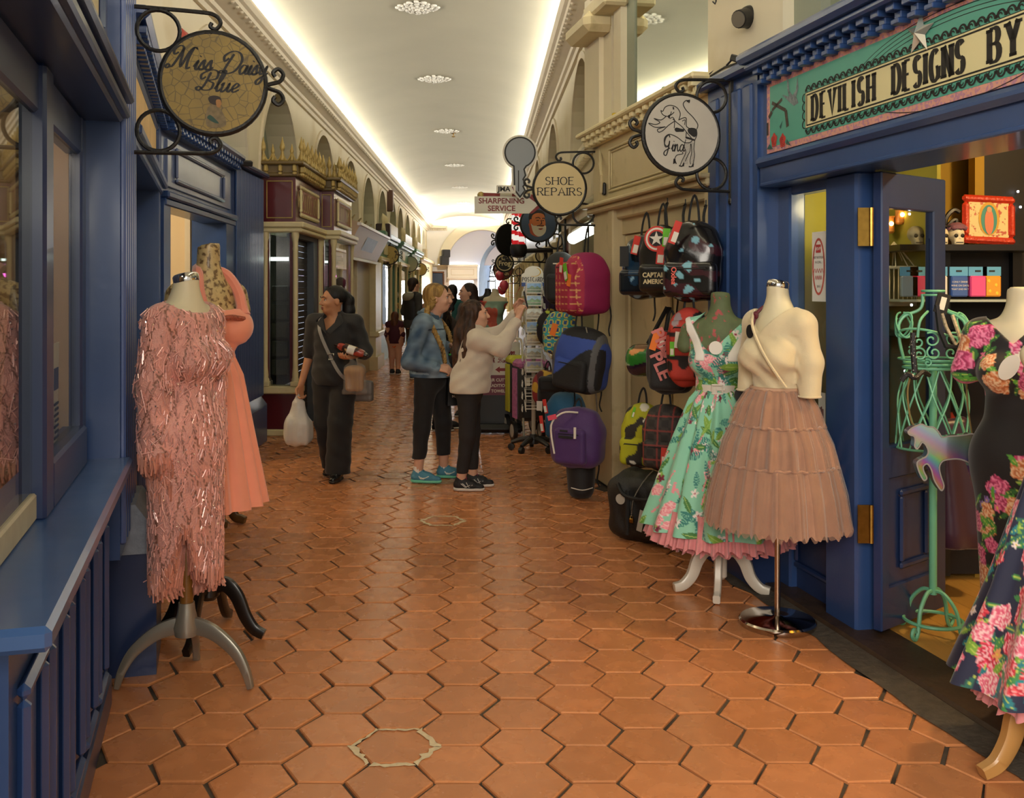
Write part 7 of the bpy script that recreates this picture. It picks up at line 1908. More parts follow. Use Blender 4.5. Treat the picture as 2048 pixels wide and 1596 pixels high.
mb=MB();mb.lathe([(.028,0),(.039,.095)],18,cb);mb.obj('cup',mat('cup_card','c8bca8',.7),cu,True)
mb=MB();mb.lathe([(.0325,.025),(.0375,.07)],18,cb);mb.obj('sleeve',mat('cup_sleeve','8a623c',.8),cu,True)
mb=MB();mb.lathe([(.041,.092),(.041,.104),(.036,.112)],18,cb);mb.obj('lid',WHITEM,cu,True)
t,J,k=simple('person in a black leather jacket standing behind the blonde girl',884,860,95,1.60,mat('black_leather'),BLKTR,HDB,SK2,'long',.46)
# bags, postcard rack, board
def onF(px,py,off):
 """the point at photo pixel (px, py) that lies off metres in front of the right-hand shop plane"""
 Y=(2.396-off*KR)/((px-VPX)/FPX+.187)
 return P(px,py,Y)
NYL=lambda n,c,**k:mat(n,c,k.pop('rough',.6),bump=.25,bs=220,sheen=.15,**k)
STRAP=mat('black_webbing','141314',.7,bump=.3,bs=300)
TAGR,TAGG,TAGO,TAGW=mat('tag_red','cf3a30',.6),mat('tag_green','6abf2e',.6),mat('tag_orange','f08030',.6),mat('tag_white','e6e0d2',.7)
def bag(lab,c,w,h,d,rz,body,pocket=None,pk=(.0,.5,.8),hang=.12,tags=(),paint=None,tails=1,group=None,name='backpack',cat='backpack',rnd=.05,extra=None,tilt=0,hx=0):
 t=thing(name,lab,cat,(c[0],c[1],c[2]-h/2),radians(rz),group,True)
 s=SDF((-w*.65,-d*.5-.12,-.05),(w*.65,d*.65,h+.06),.0085 if h<.5 else.011)
 s.box((0,0,h*.38),(w/2,d/2,h*.38),min(rnd*1.4,d*.48));s.ell((0,0,h*.66),(w*.48,d*.49,h*.345),.05,p=2.7);s.ell((0,-d*.12,h*.42),(w*.5,d*.58,h*.46),.03,p=2.6)
 s.warp(lambda x,y,z:.003*np.sin(40*x+11*z)*np.cos(30*z-9*y))
 rot=(lambda v:v@np.array(Matrix.Rotation(radians(tilt),3,'Y')).T)if tilt else None
 bo=s.obj('bag_body',body,t,paint=paint,post=rot)
 if pk:
  zc,ph,pw=pk
  s=SDF((-w*.6,-d*.5-.14,-.04),(w*.6,0,h),.0085)
  s.box((0,-d*.52-.012,h*(zc+ph/2)+.01),(w*pw/2,.045,h*ph/2),.035)
  s.obj('front_pocket',pocket or body,t,paint=paint,post=rot)
  mb=MB(RY(radians(tilt)));zz=h*(zc+ph)-.03;mb.tube([(-w*pw*.42,-d*.52-.045,zz-.02),(-w*pw*.3,-d*.52-.055,zz),(w*pw*.3,-d*.52-.055,zz),(w*pw*.42,-d*.52-.045,zz-.02)],.005,5);mb.obj('zip',STRAP,t)
 if hang:
  mb=MB();mb.tube(crom([(hx-.03,0,h-.01),(hx-.02,.01,h+hang*.6),(hx,.02,h+hang),(hx+.02,.01,h+hang*.6),(hx+.03,0,h-.01)],4),.007,5);mb.obj('top_loop',STRAP,t)
 for i in range(tails):
  x=w*(.25-.5*i);mb=MB();mb.tube(crom([(x,d*.5,h*.25),(x*1.2,d*.55,-.02),(x*1.1,d*.5,-.12),(x*1.3,d*.5,-.17)],4),.006,5);mb.obj('strap_tail',STRAP,t)
 for i,(x,z,tw,th,m,a)in enumerate(tags):
  mb=MB(TR(x,-d*.5-.075,z)@RY(a));mb.box((-tw/2,-.002,-th/2),(tw/2,.002,th/2));tg=mb.obj('tag',m,t)
  if m in(TAGR,TAGG):
   mb=MB(TR(x,-d*.5-.078,z-th*.18)@RY(a));mb.box((-tw*.36,-.001,-th*.24),(tw*.36,.001,th*.2));mb.obj('price_label',TAGW,tg)
 if extra:extra(t)
 return t
def dye(c0,c1,c2,sc_=16,seed=1):
 def f(v):
  n1,n2=nz(v,sc_,seed),nz(v,sc_*2,seed+5)
  c=np.empty((len(v),3));c[:]=lin(c0)[:3];c[(n1>.25)]=lin(c1)[:3];c[(n1*n2>.3)]=lin(c2)[:3]
  return c
 return f
PVC=mat('printed_vinyl',attr=True,rough=.22,coat=.4,bump=.15,bs=25)
NYP=mat('printed_nylon',attr=True,rough=.7,bump=.2,bs=200)
def plaid(c0,c1,c2,p=.07,wd=.12):
 def f(v):
  c=np.empty((len(v),3));c[:]=lin(c0)[:3]
  a,b=(v[:,0]/p)%1,(v[:,2]/p)%1
  c[(a<.5)^(b<.5)]=lin(c1)[:3];c[(np.abs(a-.75)<wd)|(np.abs(b-.75)<wd)]=lin(c2)[:3]
  return c
 return f
def mag(v):
 c=np.empty((len(v),3));c[:]=lin('8c1450')[:3]
 fr=v[:,1]<-.10
 c[fr]=lin('a82848')[:3];a,b=(v[:,0]/.05)%1,(v[:,2]/.05)%1
 c[fr&(((np.abs(a-.5)<.06)&(np.abs(b-.5)<.34))|((np.abs(b-.5)<.06)&(np.abs(a-.5)<.34)))]=lin('d8a868')[:3]
 return c
bag('magenta backpack with crosshatched front pocket, topmost bag on the corner post',P(1172,566,7.38),.30,.46,.30,-66,NYP,None,(.0,.82,.8),.2,[(.02,.36,.05,.12,TAGR,.15),(.09,.31,.05,.13,TAGG,-.3),(.14,.25,.05,.09,TAGO,.2)],mag,2,'bags by the corner post')
BKN=NYL('black_nylon','1a1a1c')
t=bag('plain black backpack hanging behind the postcard rack',P(1121,555,8.7),.27,.45,.16,-15,BKN,None,(.0,.55,.8),.16,[],None,1,'bags by the corner post')
sans('BROOKHAVEN',.016,TR(0,-.10,.345),TAGW,t)if False else None
mb=MB();mb.box((-.05,-.098,.342),(.05,-.096,.352));mb.obj('brand_strip',TAGW,t)
bag('purple printed bag half hidden behind the plain black backpack',P(1102,582,9.75),.24,.42,.14,-10,NYP,None,None,.1,[],dye('2a1a3a','4a3068','d8c858',14,7),0,'bags by the corner post')
bag('black bag speckled with yellow and purple dots, next to the postcards',P(1104,655,8.8),.24,.30,.14,-15,NYP,None,None,.1,[],dye('141018','141018','b8c838',30,3),0,'bags by the corner post')
bag('multicoloured checked backpack above the black and blue one',P(1121,665,8.0),.26,.34,.16,-25,NYP,None,(.0,.5,.8),.1,[(.0,.2,.05,.10,TAGO,.3)],plaid('2a5aa0','e8d83a','28a0a8',.06),0,'bags by the corner post')
def blu(v):
 c=np.empty((len(v),3));c[:]=lin('2f4a9c')[:3]
 c[(v[:,2]<.22+.12*np.sin(v[:,0]*9))&(v[:,1]<-.02)]=lin('17171a')[:3];c[v[:,2]>.40]=lin('17171a')[:3];c[np.abs(np.abs(v[:,0])-.17)<.018]=lin('5a5a5c')[:3]
 return c
bag('bulging black and blue backpack with dangling straps, middle of the corner post',P(1157,716,7.32),.40,.47,.24,-38,NYP,None,(.0,.5,.7),.15,[],blu,2,'bags by the corner post',tilt=8)
bag('teal blue backpack tucked behind the purple one',P(1132,830,7.7),.3,.36,.18,-30,NYL('teal_nylon','1f5f86'),None,(.0,.5,.8),.05,[(-.10,.26,.03,.11,TAGR,-.2),(-.13,.12,.03,.13,TAGR,-.15)],None,0,'bags by the corner post')
PUR=NYL('purple_nylon','4a2a68')
t=bag('purple backpack with white zips, lowest on the corner post',P(1156,872,7.15),.38,.42,.22,-30,PUR,None,(.03,.62,.66),.06,[(-.12,.36,.07,.035,mat('felt_pink','e0506a',.8),-.3)],None,1,'bags by the corner post')
mb=MB();mb.tube(crom([(-.10,-.19,.1),(-.13,-.18,.3),(-.06,-.14,.39),(.06,-.13,.40)],5),.007,6);mb.obj('white_zip',TAGW,t);mb=MB();mb.tube([(.06,-.185,.30),(.062,-.19,.22)],.010,6);mb.obj('zip_pull',TAGW,t)
mb=MB();mb.box((-.07,-.185,.215),(.04,-.18,.235));mb.box((-.06,-.185,.262),(.0,-.18,.275));mb.obj('front_strip',BKN,t)
p=P(1162,935,7.3);s=SDF((-.14,-.14,-.02),(.14,.14,.3),.009);s.cap((0,0,.08),(0,0,.22),.10,.11,0)
s.cut((0,0,.01),(0,0,-1));t=thing('floor_bag','small black drum bag standing on the tiles under the purple backpack','bag',(p[0],p[1],0),0,None,True);s.obj('bag_body',BKN,t)
mb=MB();mb.tube(crom([(-.08,-.07,.09),(0,-.108,.08),(.08,-.07,.09)],4),.004,5);mb.obj('white_piping',TAGW,t)
mb=MB();mb.tube(crom([P(1172,655,7.2),P(1182,700,7.15),P(1190,760,7.2),P(1195,830,7.3),P(1205,900,7.35)],6),.006,5)
tag(mb.obj('security_chain',mat('dull_chain','8a8478',.3,.8,bump=1,bs=120)),'thin metal security chain threaded through the bags on the corner post','chain')
bag('midnight blue tie-dyed vinyl backpack on the cream door, with a white-edged tag',onF(1291,532,.14),.27,.40,.17,-32,PVC,None,(.0,.42,1.0),.15,[(-.0,.33,.045,.12,TAGR,.25),(-.08,.26,.06,.13,mat('tag_grey','26282a',.6),0)],dye('0d1620','1c3a56','86aec8',34,2),0,'backpacks on the cream door')
def cap_(t):
 M=TR(.0,-.125,.335)
 for i,(r,m)in enumerate(((.078,TAGR),(.068,TAGW),(.056,TAGR),(.046,BKN))):
  mb=MB(M@TR(0,-.002*i,0));mb.tube([(0,0,0),(0,-.002,0)],[r,r],28);mb.obj('shield_ring',m,t)
 mb=MB(M@TR(0,-.011,0));pts=[((.046 if i%2==0 else.018)*sin(pi*i/5),(.046 if i%2==0 else.018)*cos(pi*i/5))for i in range(10)]
 mb.add([(x,0,z)for x,z in pts]+[(0,0,0)],[(i,(i+1)%10,10)for i in range(10)]);mb.obj('star',TAGW,t)
 GO=mat('letter_gold','d8c89a',.5)
 sans('CAPTAIN',.040,TR(-.01,-.140,.115),GO,t,bold=.03,sx=.9);sans('AMERICA',.040,TR(-.005,-.140,.075),GO,t,bold=.03,sx=.9)
bag('black vinyl backpack lettered CAPTAIN AMERICA with a star shield',onF(1325,520,.16),.25,.42,.15,-26,mat('black_vinyl','1f1d1a',.3,bump=.2,bs=20),None,(.0,.42,.95),.14,[(.065,.34,.045,.11,TAGG,.08),(.03,.235,.05,.11,TAGR,.1)],None,2,'backpacks on the cream door',extra=cap_)
def tye(t):sans('Oxlea',.04,TR(-.08,-.16,.13)@RY(pi/2),mat('letter_coral','ea6a5c',.5),t,bold=.02)
bag('black tie-dyed vinyl backpack with coral script, beside the blue pilaster',onF(1388,520,.16),.30,.44,.18,-24,PVC,None,(.0,.45,1.0),.15,[(-.07,.37,.04,.13,TAGR,.35)],dye('110f10','3a1820','7ab0c0',32,9),1,'backpacks on the cream door',extra=tye)
def lunch(v):
 c=dye('2f7a2c','5a90b0','a8c0a0',11,4)(v);n1=nz(v,26,8);c[n1>.55]=lin('e8a060')[:3];c[n1<-.6]=lin('2a1a2a')[:3];c[v[:,2]>.17]*=.25;return c
t=bag('small glossy green printed lunch bag slung by a wide black strap',onF(1290,718,.14),.21,.20,.13,-30,PVC,None,None,0,[(.10,.0,.035,.07,TAGG,0)],lunch,0,'backpacks on the cream door','lunch_bag','bag',rnd=.03)
mb=MB()
for a,b in(((.02,0,.2),(.135,.05,.44)),((.12,.02,.2),(.15,.05,.44))):mb.tube([a,b],.015,6)
mb.obj('shoulder_strap',STRAP,t)
PK=mat('letter_pink','d8827e',.6)
def pine(t):
 for txt,x,z in(('PIN',-.02,.30),('EAP',.035,.20),('PLE',-.03,.16)):
  M=TR(x,-.145,z)@RY(1.15);sans(txt,.10,M,PK,t,bold=.03,sx=1.1)
bag('black satchel with large rotated pink lettering',onF(1342,722,.18),.26,.36,.13,-25,BKN,None,(.0,.95,.85),.12,[(-.06,.31,.04,.12,TAGO,.3),(-.02,.31,.035,.11,TAGR,.3)],None,0,'backpacks on the cream door',extra=pine)
def ladyb(v):
 c=np.empty((len(v),3));c[:]=lin('b8382c')[:3]
 for(x,z,r)in((.07,.37,.035),(-.09,.1,.03),(.09,.06,.035),(.0,.12,.03)):c[np.hypot(v[:,0]-x,v[:,2]-z)<r]=lin('1c1416')[:3]
 for z in(.28,.15):c[np.abs(v[:,2]-z)<.010]=lin('1c1416')[:3]
 c[np.hypot((v[:,0]+.05)/.6,v[:,2]-.36)<.04]=lin('9a8a90')[:3]
 return c
bag('red backpack with black spots and straps hung between the pink-lettered satchel and mint dress',onF(1378,692,.2),.22,.42,.14,-25,NYP,None,(.03,.8,.8),.1,[(-.02,.25,.05,.09,TAGW,.1),(-.06,.2,.025,.08,TAGG,0)],ladyb,1,'backpacks on the cream door')
bag('acid yellow, white and black printed backpack low on the cream door',onF(1285,868,.15),.24,.40,.17,-30,NYP,None,(.0,.45,.95),.1,[(.0,.36,.015,.07,TAGG,.3)],dye('b0b018','2a2620','e6e0d0',28,12),0,'backpacks on the cream door')
bag('charcoal and red plaid backpack low on the cream door',onF(1332,872,.18),.25,.38,.17,-25,NYP,None,(.0,.45,.9),.1,[(.03,.09,.04,.11,TAGR,.05)],plaid('2a2624','3a3430','8f3a34',.085,.05),0,'backpacks on the cream door')
for i,(px,py)in enumerate(((1335,405),(1371,408),(1412,410))):
 a,b=onF(px,py,.05),onF(px-2,py+60,.10);mb=MB();mb.tube([a+Vector((.0,0,.03)),a,a+Vector((-.015,-.02,-.01))],.004,5);h=mb.obj('door_hook',BLACKI)
 tag(h,['hook and cord above the midnight blue tie-dyed backpack','hook and cord above the star-shield backpack','hook and cord nearest the blue pilaster'][i],'hook','hooks on the cream door')
 mb=MB();mb.tube(crom([a,a+Vector((-.02,-.03,-.07)),b],4),.009,5);mb.obj('cord',STRAP,h)
p=P(1318,1092,5.93);t=thing('duffel_bag','large black duffel bag on the tiles under the hanging backpacks','bag',(p[0]+.02,6.05,0),radians(-38),None,True)
s=SDF((-.36,-.24,-.02),(.36,.24,.46),.010);s.box((0,0,.205),(.30,.16,.20),.09);s.box((-.04,.03,.36),(.20,.08,.06),.04,.05)
s.warp(lambda x,y,z:.008*np.sin(14*x+6*z)*np.cos(17*z-9*y)+.004*np.sin(50*x+22*z));s.cut((0,0,.005),(0,0,-1));s.obj('bag_body',mat('black_canvas','191817',.5,bump=.3,bs=180),t)
mb=MB();mb.tube(crom([(-.2,-.16,.36),(-.12,-.2,.30),(.05,-.2,.30),(.12,-.16,.37)],5),.012,6);mb.tube([(-.12,-.175,.33),(-.12,-.185,.06)],.014,6);mb.tube([(.05,-.175,.33),(.05,-.185,.06)],.014,6);mb.obj('carry_strap',STRAP,t)
mb=MB(TR(-.02,-.19,.16)@RY(.2));mb.box((-.018,-.003,-.065),(.018,.003,.065));mb.obj('paper_label',mat('grey_paper','a8a49a',.7),t)
mb=MB(TR(-.17,-.175,.27)@RX(pi/2));mb.lathe([(0,-.003),(.032,-.003),(.032,.003),(0,.003)],20);mb.obj('round_tag',mat('grey_paper'),t)
mb=MB(TR(-.085,-.19,.155));mb.box((-.014,-.008,-.016),(.014,.008,.012),.003);mb.tube([(-.008,0,.012),(-.008,0,.025),(.008,0,.025),(.008,0,.012)],.003,5);mb.obj('padlock',BRASS,t)
mb=MB();mb.tube(crom([(-.085,-.19,.18),(-.06,-.2,.3),(-.02,-.1,.42),(.04,.0,.5)],5),.004,5);mb.obj('chain',mat('dull_chain'),t)
def trolley(lab,x,y,rz,front,side):
 t=thing('shopping_trolley',lab,'trolley',(x,y,0),radians(rz),'shopping trolleys behind the postcard rack',True)
 mb=MB();mb.box((-.16,-.12,.22),(.16,.12,.82),.04);mb.obj('bag_body',front,t,True);mb=MB();mb.box((-.17,-.13,.74),(.17,.125,.84),.035);mb.box((-.172,-.05,.24),(-.158,.1,.75),.005);mb.obj('flap',side,t)
 mb=MB();mb.box((-.10,-.128,.58),(-.05,-.121,.66));mb.obj('white_patch',TAGW,t)
 for sx in(-1,1):
  mb=MB();mb.tube(crom([(sx*.12,-.12,.26),(sx*.13,-.17,.1),(sx*.13,-.20,.012)],4),.011,6);mb.obj('leg',mat('dull_steel'),t)
  mb=MB(TR(sx*.15,.12,.10)@RY(pi/2));mb.lathe([(.07,-.018),(.10,-.018),(.10,.018),(.07,.018)],24);w_=mb.obj('wheel',BLACKP,t,True)
  mb=MB(TR(sx*.15,.12,.10)@RY(pi/2));mb.lathe([(.018,-.022),(.068,-.019),(.068,.019),(.018,.022)],16);mb.obj('wheel_disc',mat('grey_paper'),w_,True)
PKF=mat('pink_floral','b06a9a',.7,var=.35,vs=30)
trolley('black wheeled shopping trolley with pink flowered flap behind the postcard rack',P(1062,0,9.95)[0],9.95,15,BKN,PKF)
trolley('yellow-edged black shopping trolley, behind the pink-flapped one',P(1046,0,10.5)[0],10.5,15,BKN,mat('acid_yellow','c8c840',.6))
bag('dark red flowered bag low behind the postcard rack',P(1096,775,9.0),.26,.32,.16,-10,NYP,None,None,.08,[],dye('4a1420','8a2a30','c8a038',22,15),0,'bags by the corner post')
bag('black bag with pale blue and pink flap, left of the blue straps',P(1112,785,8.3),.28,.30,.16,-20,BKN,None,(.5,.45,.9),.5,[(-.1,.05,.05,.08,TAGW,0)],None,0,'bags by the corner post')
# postcard rack
WIRE=mat('white_wire','e4e2da',.35)
X0,Y0=P(1067,0,9.4)[0],9.4
rk=thing('postcard_rack','white wire postcard spinner with POSTCARDS header on a black five-star base','display rack',(X0,Y0,0))
M0=TR(X0,Y0,0);k=9.4/FPX
mb=MB(M0);mb.tube([(0,0,.10),(0,0,1.5)],.020,12);mb.obj('pole',mat('grey_pole','b0aa9c',.4),rk,True)
mb=MB(M0);mb.lathe([(.05,.07),(.05,.13),(.03,.16)],14);mb.obj('hub',BLACKP,rk,True)
for i in range(5):
 a=radians(20+72*i);mb=MB(M0);e=(.22*cos(a),.22*sin(a));mb.tube(crom([(.03*cos(a),.03*sin(a),.115),(.12*cos(a),.12*sin(a),.105),(e[0],e[1],.07)],4),[.026]*5+[.024,.022,.02,.018],8);l_=mb.obj('leg',BLACKP,rk,True)
 mb=MB(M0@TR(e[0],e[1],.032)@RZ(a)@RX(pi/2));mb.lathe([(.02,-.02),(.032,-.018),(.032,.018),(.02,.02)],14);mb.obj('caster',BLACKP,l_,True)
mb=MB(M0);hz=EYE-(559-VPY)*k
pts=[(-24*k,-14*k),(24*k,-14*k),(24*k,10*k),(19*k,13*k)]+[(18*k*cos(a),15*k+12*k*sin(a))for a in np.linspace(.0,pi,14)]+[(-19*k,13*k),(-24*k,10*k)]
mb.prism([(x,hz+z)for x,z in pts],-.006,.0);hd=mb.obj('header',TAGW,rk)
caps_m=MB(M0);caps(caps_m,'POSTCARDS',0,hz-4*k,8.5*k,None,.16,.08,.44,.22,.12,True,-.0075);caps_m.obj('lettering',mat('dark_grey_ink','3a3a40',.6),hd)
mb=MB(M0);mb.box((-24*k,-.0072,hz-14*k),(24*k,-.0062,hz-6*k));mb.obj('blue_band',mat('band_blue','2a4a8c',.5),hd)
mb=MB(M0);mb.ribbon([(14*k*cos(a),hz+15*k+9*k*sin(a))for a in np.linspace(-1.9,1.1,16)],2.2*k,None,.8*k,-.0075);mb.obj('yellow_swoosh',mat('swoosh_yellow','e0b030',.5),hd)
SKY=['6a9ac8','8ab0d0','c8ccc0','4a80b8','b09a60','a0b0b8','6a6480']
GRN=['4a6a3a','5a8a4a','9a8a6a','6a7a70','8a6a2a','7a6a3a','8a7a30']
ys=[577,602,628,654,680,706,733,757,781,806]
for side in range(3):
 Mr=M0@RZ([0,pi/2,-pi/2][side])
 for j,py in enumerate(ys):
  z=EYE-(py-VPY)*k-(.03 if side else 0)
  mb=MB(Mr);yy=-.085;w=.078;hh=.045
  mb.tube([(-w,yy-.02,z+hh*.2),(-w,yy-.025,z-hh),(w,yy-.025,z-hh),(w,yy-.02,z+hh*.2)],.0035,5)
  mb.tube([(-w,-.01,z+hh),(-w,yy,z+hh*1.1),(-w,yy+.01,z-hh),(w,yy+.01,z-hh),(w,yy,z+hh*1.1),(w,-.01,z+hh)],.0032,5)
  mb.tube([(-w,yy-.022,z-hh*.3),(w,yy-.022,z-hh*.3)],.003,5)
  mb.obj('wire_pocket',WIRE,rk)
  if j<7:
   q=Mr@Vector((0,yy-.005,z));face=['facing the passage','on the bag side of','on the phone side of'][side]
   nth=['top','second','third','fourth','fifth','sixth','lowest'][j]
   t=thing('postcard',('%s postcard from the top, facing out on the wire rack'%nth if 0<j<6 else '%s postcard facing out on the wire rack'%nth)if side==0 else '%s tier card seen edge-on, %s the wire rack'%(nth,face),'postcard',tuple(q),0,'postcards on the wire rack')
   mb=MB(Mr@TR(0,yy-.006,z+.006)@RX(-.12));mb.box((-.072,-.001,-.048),(.072,.001,.05));mb.obj('card',TAGW,t)
   mb=MB(Mr@TR(0,yy-.0075,z+.006)@RX(-.12));mb.box((-.066,-.001,.0),(.066,.0,.044));mb.obj('sky',mat('card_sky_%d'%j,SKY[j],.3,var=.25,vs=30),t)
   mb=MB(Mr@TR(0,yy-.0075,z+.006)@RX(-.12));mb.box((-.066,-.001,-.043),(.066,.0,.001));mb.add([(-.05,-.0012,0),(-.02,-.0012,.022),(.01,-.0012,.004),(.03,-.0012,.018),(.06,-.0012,0)],[(0,1,2,3,4)]);mb.obj('view',mat('card_view_%d'%j,GRN[j],.3,var=.4,vs=50),t)
   # barber's board
p=P(1005,0,10.6);k=10.6/FPX;zb=lambda py:EYE-(py-VPY)*k
t=thing('sign_stand','free-standing barber sign lettered Bodrum Turkish Barbers with a red arrow, on a black foot','sign',(p[0],10.6,0))
M=TR(p[0]-.03,10.6,0)
mb=MB(M);mb.box((-.22,-.012,zb(792)),(.22,.012,zb(684)),.01);b=mb.obj('board',mat('sign_grey','cfcac0',.4),t)
mb=MB(M);mb.box((-.215,-.0145,zb(791)),(.215,-.012,zb(750)));mb.obj('maroon_band',mat('sign_maroon','6e1f38',.4),b)
mb=MB(M);mb.tube(crom([(.225,.0,zb(796)),(.24,0,zb(740)),(.24,0,zb(690)),(.20,0,zb(677)),(0,0,zb(676)),(-.2,0,zb(677)),(-.24,0,zb(690)),(-.24,0,zb(740)),(-.225,0,zb(796))],4),.012,6);mb.obj('frame',TAGW,t,True)
mb=MB(M);mb.box((-.26,-.16,.01),(.26,.16,.10),.04);mb.box((-.24,-.02,.08),(.24,.02,zb(790)));mb.obj('foot',BLACKP,t)
RI=mat('sign_red_ink','8a1f2a',.5);mb=MB(M)
script(mb,'Bodrum',-.205,zb(711),.105,None,.13,.05,.2,1.12,False,-.0135);script(mb,'T',-.20,zb(725),.05,None,.13,.06,.2,1,False,-.0135);script(mb,'urkish',-.17,zb(725),.055,None,.13,.06,.2,.9,False,-.0135);script(mb,'B',-.02,zb(725),.055,None,.13,.06,.2,.9,False,-.0135);script(mb,'arbers',.025,zb(725),.058,None,.13,.06,.2,.92,False,-.0135);mb.obj('lettering',RI,b)
mb=MB(M);z=zb(739);mb.add([(x,-.0135,z+dz)for x,dz in((-.05,0),(.0,.035),(.0,.016),(.07,.016),(.07,-.016),(.0,-.016),(.0,-.035))],[(0,1,2,3,4,5,6)]);mb.obj('arrow',RI,b)
for txt,py in(('HAIR CUTTING',760),('TRADITIONAL',771),('HOT TOWEL SHAVE',782)):sans(txt,.046,M@TR(0,-.016,zb(py)),TAGW,b,bold=.02,sx=.95)
# balloons and dressed forms by the street end
PB=mat('balloon_pink','e8506e',.15,coat=.6,spec=.7)
for i,(px,py,Y,lab)in enumerate(((1000,551,23.5,'pink balloon highest of three by the green columns'),(1008,571,23,'shiny pink balloon, middle of three by the green columns'),(1004,579,23.6,'pink balloon lowest of three by the green columns'))):
 c=P(px,py,Y);t=thing('balloon',lab,'balloon',tuple(c),0,'pink balloons');mb=MB();mb.sph(c,(.11,.11,.13),18,12);mb.obj('skin',PB,t,True);mb=MB();mb.lathe([(.02,-.15),(.006,-.128)],8,c);mb.tube([c-Vector((0,0,.14)),c+Vector((.3,.1,-.2)),Vector((.93,c.y+.2,c.z+.1))],.004,4);mb.obj('knot',PB,t)
def far_dress(lab,px,Y,rz,m,dm,paint,dl):
 t=form('dress_form',lab,(P(px,0,Y)[0],Y,0),radians(rz),1.42,m,.12,None,False);pole(t,.05,.8,.03,.03,BLACKP);mb=MB();mb.lathe([(.18,0),(.18,.03),(.03,.06)],16);mb.obj('base_disc',BLACKP,t,True)
 d=thing('dress',dl,'dress',(P(px,0,Y)[0],Y,.4),radians(rz));Rd=TR(P(px,0,Y)[0],Y,0)@RZ(radians(rz));q_=lambda v:v@np.array(Rd.to_3x3()).T+np.array(Rd.translation)
 s=SDF((-.26,-.24,.98),(.26,.2,1.42),.011);torso(s,1.42,.014);s.cut((0,0,1.36),(0,0,1));s.cut((0,0,1.02),(0,0,-1));v,q=s.nets(1);np_mesh('bodice',q_(v),q,dm,d,paint(v))
 pts,th,U,Z=skirt_pts([(1.06,.115,.095,0,0),(.85,.20,.18,0,0),(.42,.30,.28,0,0)],90,40,11,(.004,.02),3);grid_mesh('skirt',q_(pts),dm,d,colors=paint(pts.reshape(-1,3)))
far_dress('pale dress form at the street end, wearing the flowered sundress',990,14.6,-20,SKINF,NYP,dye('8aa890','c8604a','6a9078',16,31),'pale green sundress with red flowers at the street end')
far_dress('black dress form at the street end, wearing the red dress',976,15.2,-20,BLACKP,NYP,dye('b82a3a','b82a3a','c83444',6,2),'plain red dress at the street end')
# loudspeakers on the end wall, speaker on the arcade
for(px,py,w,h,lab)in((892,507,.30,.32,'black loudspeaker by the end arch, upper of two'),(889,521,.34,.38,'dark loudspeaker by the end arch, lower of two')):
 c=P(px,py,40.4);mb=MB(TR(c)@RZ(.3));mb.box((-w/2,-.14,-h/2),(w/2,.16,h/2),.02);t=thing('loudspeaker',lab,'speaker',tuple(c));mb.obj('cabinet',BLACKP,t);mb=MB(TR(c)@RZ(.3));mb.box((-w*.42,-.15,-h*.44),(w*.42,-.14,h*.44));mb.obj('grille',mat('grille_black','26262a',.8),t)
for(px,py,Y,w,h,c_,lab)in((778,402,24,.22,.52,'5a3a26','brown wooden speaker box on the arcade wall below the cornice'),(767,463,20.5,.3,.32,'3a2018','brown box on top of the green shop cornice'),(842,516,38,.5,.7,'8a7a5c','beige box on the cream wall near the end arch')):
 c=P(px,py,Y);mb=MB(TR(c));mb.box((-w/2,-w/2,-h/2),(w/2,w/2,h/2),.02);tag(mb.obj('speaker_box',mat('box_'+c_,c_,.5)),lab,'speaker')
mb=MB();a,b=P(835,536,40.5),P(872,536,40.5);mb.box((P(861,0,40.6)[0],40.55,.9),(P(886,0,40.6)[0],40.6,2.15),.05);t=tag(mb.obj('notice_board',mat('board_navy','24344c',.4)),'dark blue notice board with brown frame on the end wall','notice board')
mb=MB();ring(mb,P(861,0,40.6)[0]-.06,P(886,0,40.6)[0]+.06,.84,2.21,40.54,.07,.05,TR(0,0,0)@TR(0,-.05,0));mb.obj('frame',mat('frame_brown','5a3a24',.5),t)
# inside the shop and at its door
POS=mat('poster_white','e6e4de',.6)
def rp(px,py,o=RR):
 Y=(2.396-o*KR)/((px-VPX)/FPX+.187)
 return P(px,py,Y)
c=rp(1651,533);Mw=FT@TR(-c[1]*KR,.13,c[2]);k=c[1]/FPX*1.08
t=thing('award_poster','white award poster with a red ringed oval stuck inside the shop window','poster',tuple(c))
mb=MB(Mw);mb.box((-24*k,-.002,-65*k),(24*k,0,65*k));b=mb.obj('sheet',POS,t)
mb=MB(Mw);mb.ribbon([(20*k*cos(a),51*k*sin(a))for a in np.linspace(0,2*pi,40)],4.5*k,None,None,-.003);mb.obj('red_ring',mat('ring_red','c05a4e',.6,var=.3,vs=30),b)
mb=MB(Mw);mb.box((-9*k,-.004,26*k),(8*k,-.003,41*k));mb.obj('red_block',mat('block_red','b03a3a',.6),b)
sans('RSVP',8*k,Mw@TR(-.5*k,-.0045,33*k),POS,b,bold=.02);sans('BEST BOUTIQUE',6*k,Mw@TR(0,-.0035,17*k),INK,b,sx=.8);sans('IN CORK...',6*k,Mw@TR(0,-.0035,8*k),INK,b,sx=.8);sans('2015',6*k,Mw@TR(0,-.0035,-37*k),INK,b)
mb=MB(Mw);w_=mat('script_red','b84a44',.6)
for i,z in enumerate((-8,-21)):mb.ribbon(crom([((-17+4.2*j)*k*(1 if i==0 else.7),(z+(4 if j%2 else-3))*k)for j in range(9)],4),1.4*k,None,None,-.0035)
mb.obj('script_line',w_,b)
c=rp(1657,823);mb=MB(FT@TR(-c[1]*KR,.13,c[2]));mb.box((-12*k,-.002,-34*k),(12*k,0,34*k));t=tag(mb.obj('small_poster',POS),'small white picture card low in the shop window','poster')
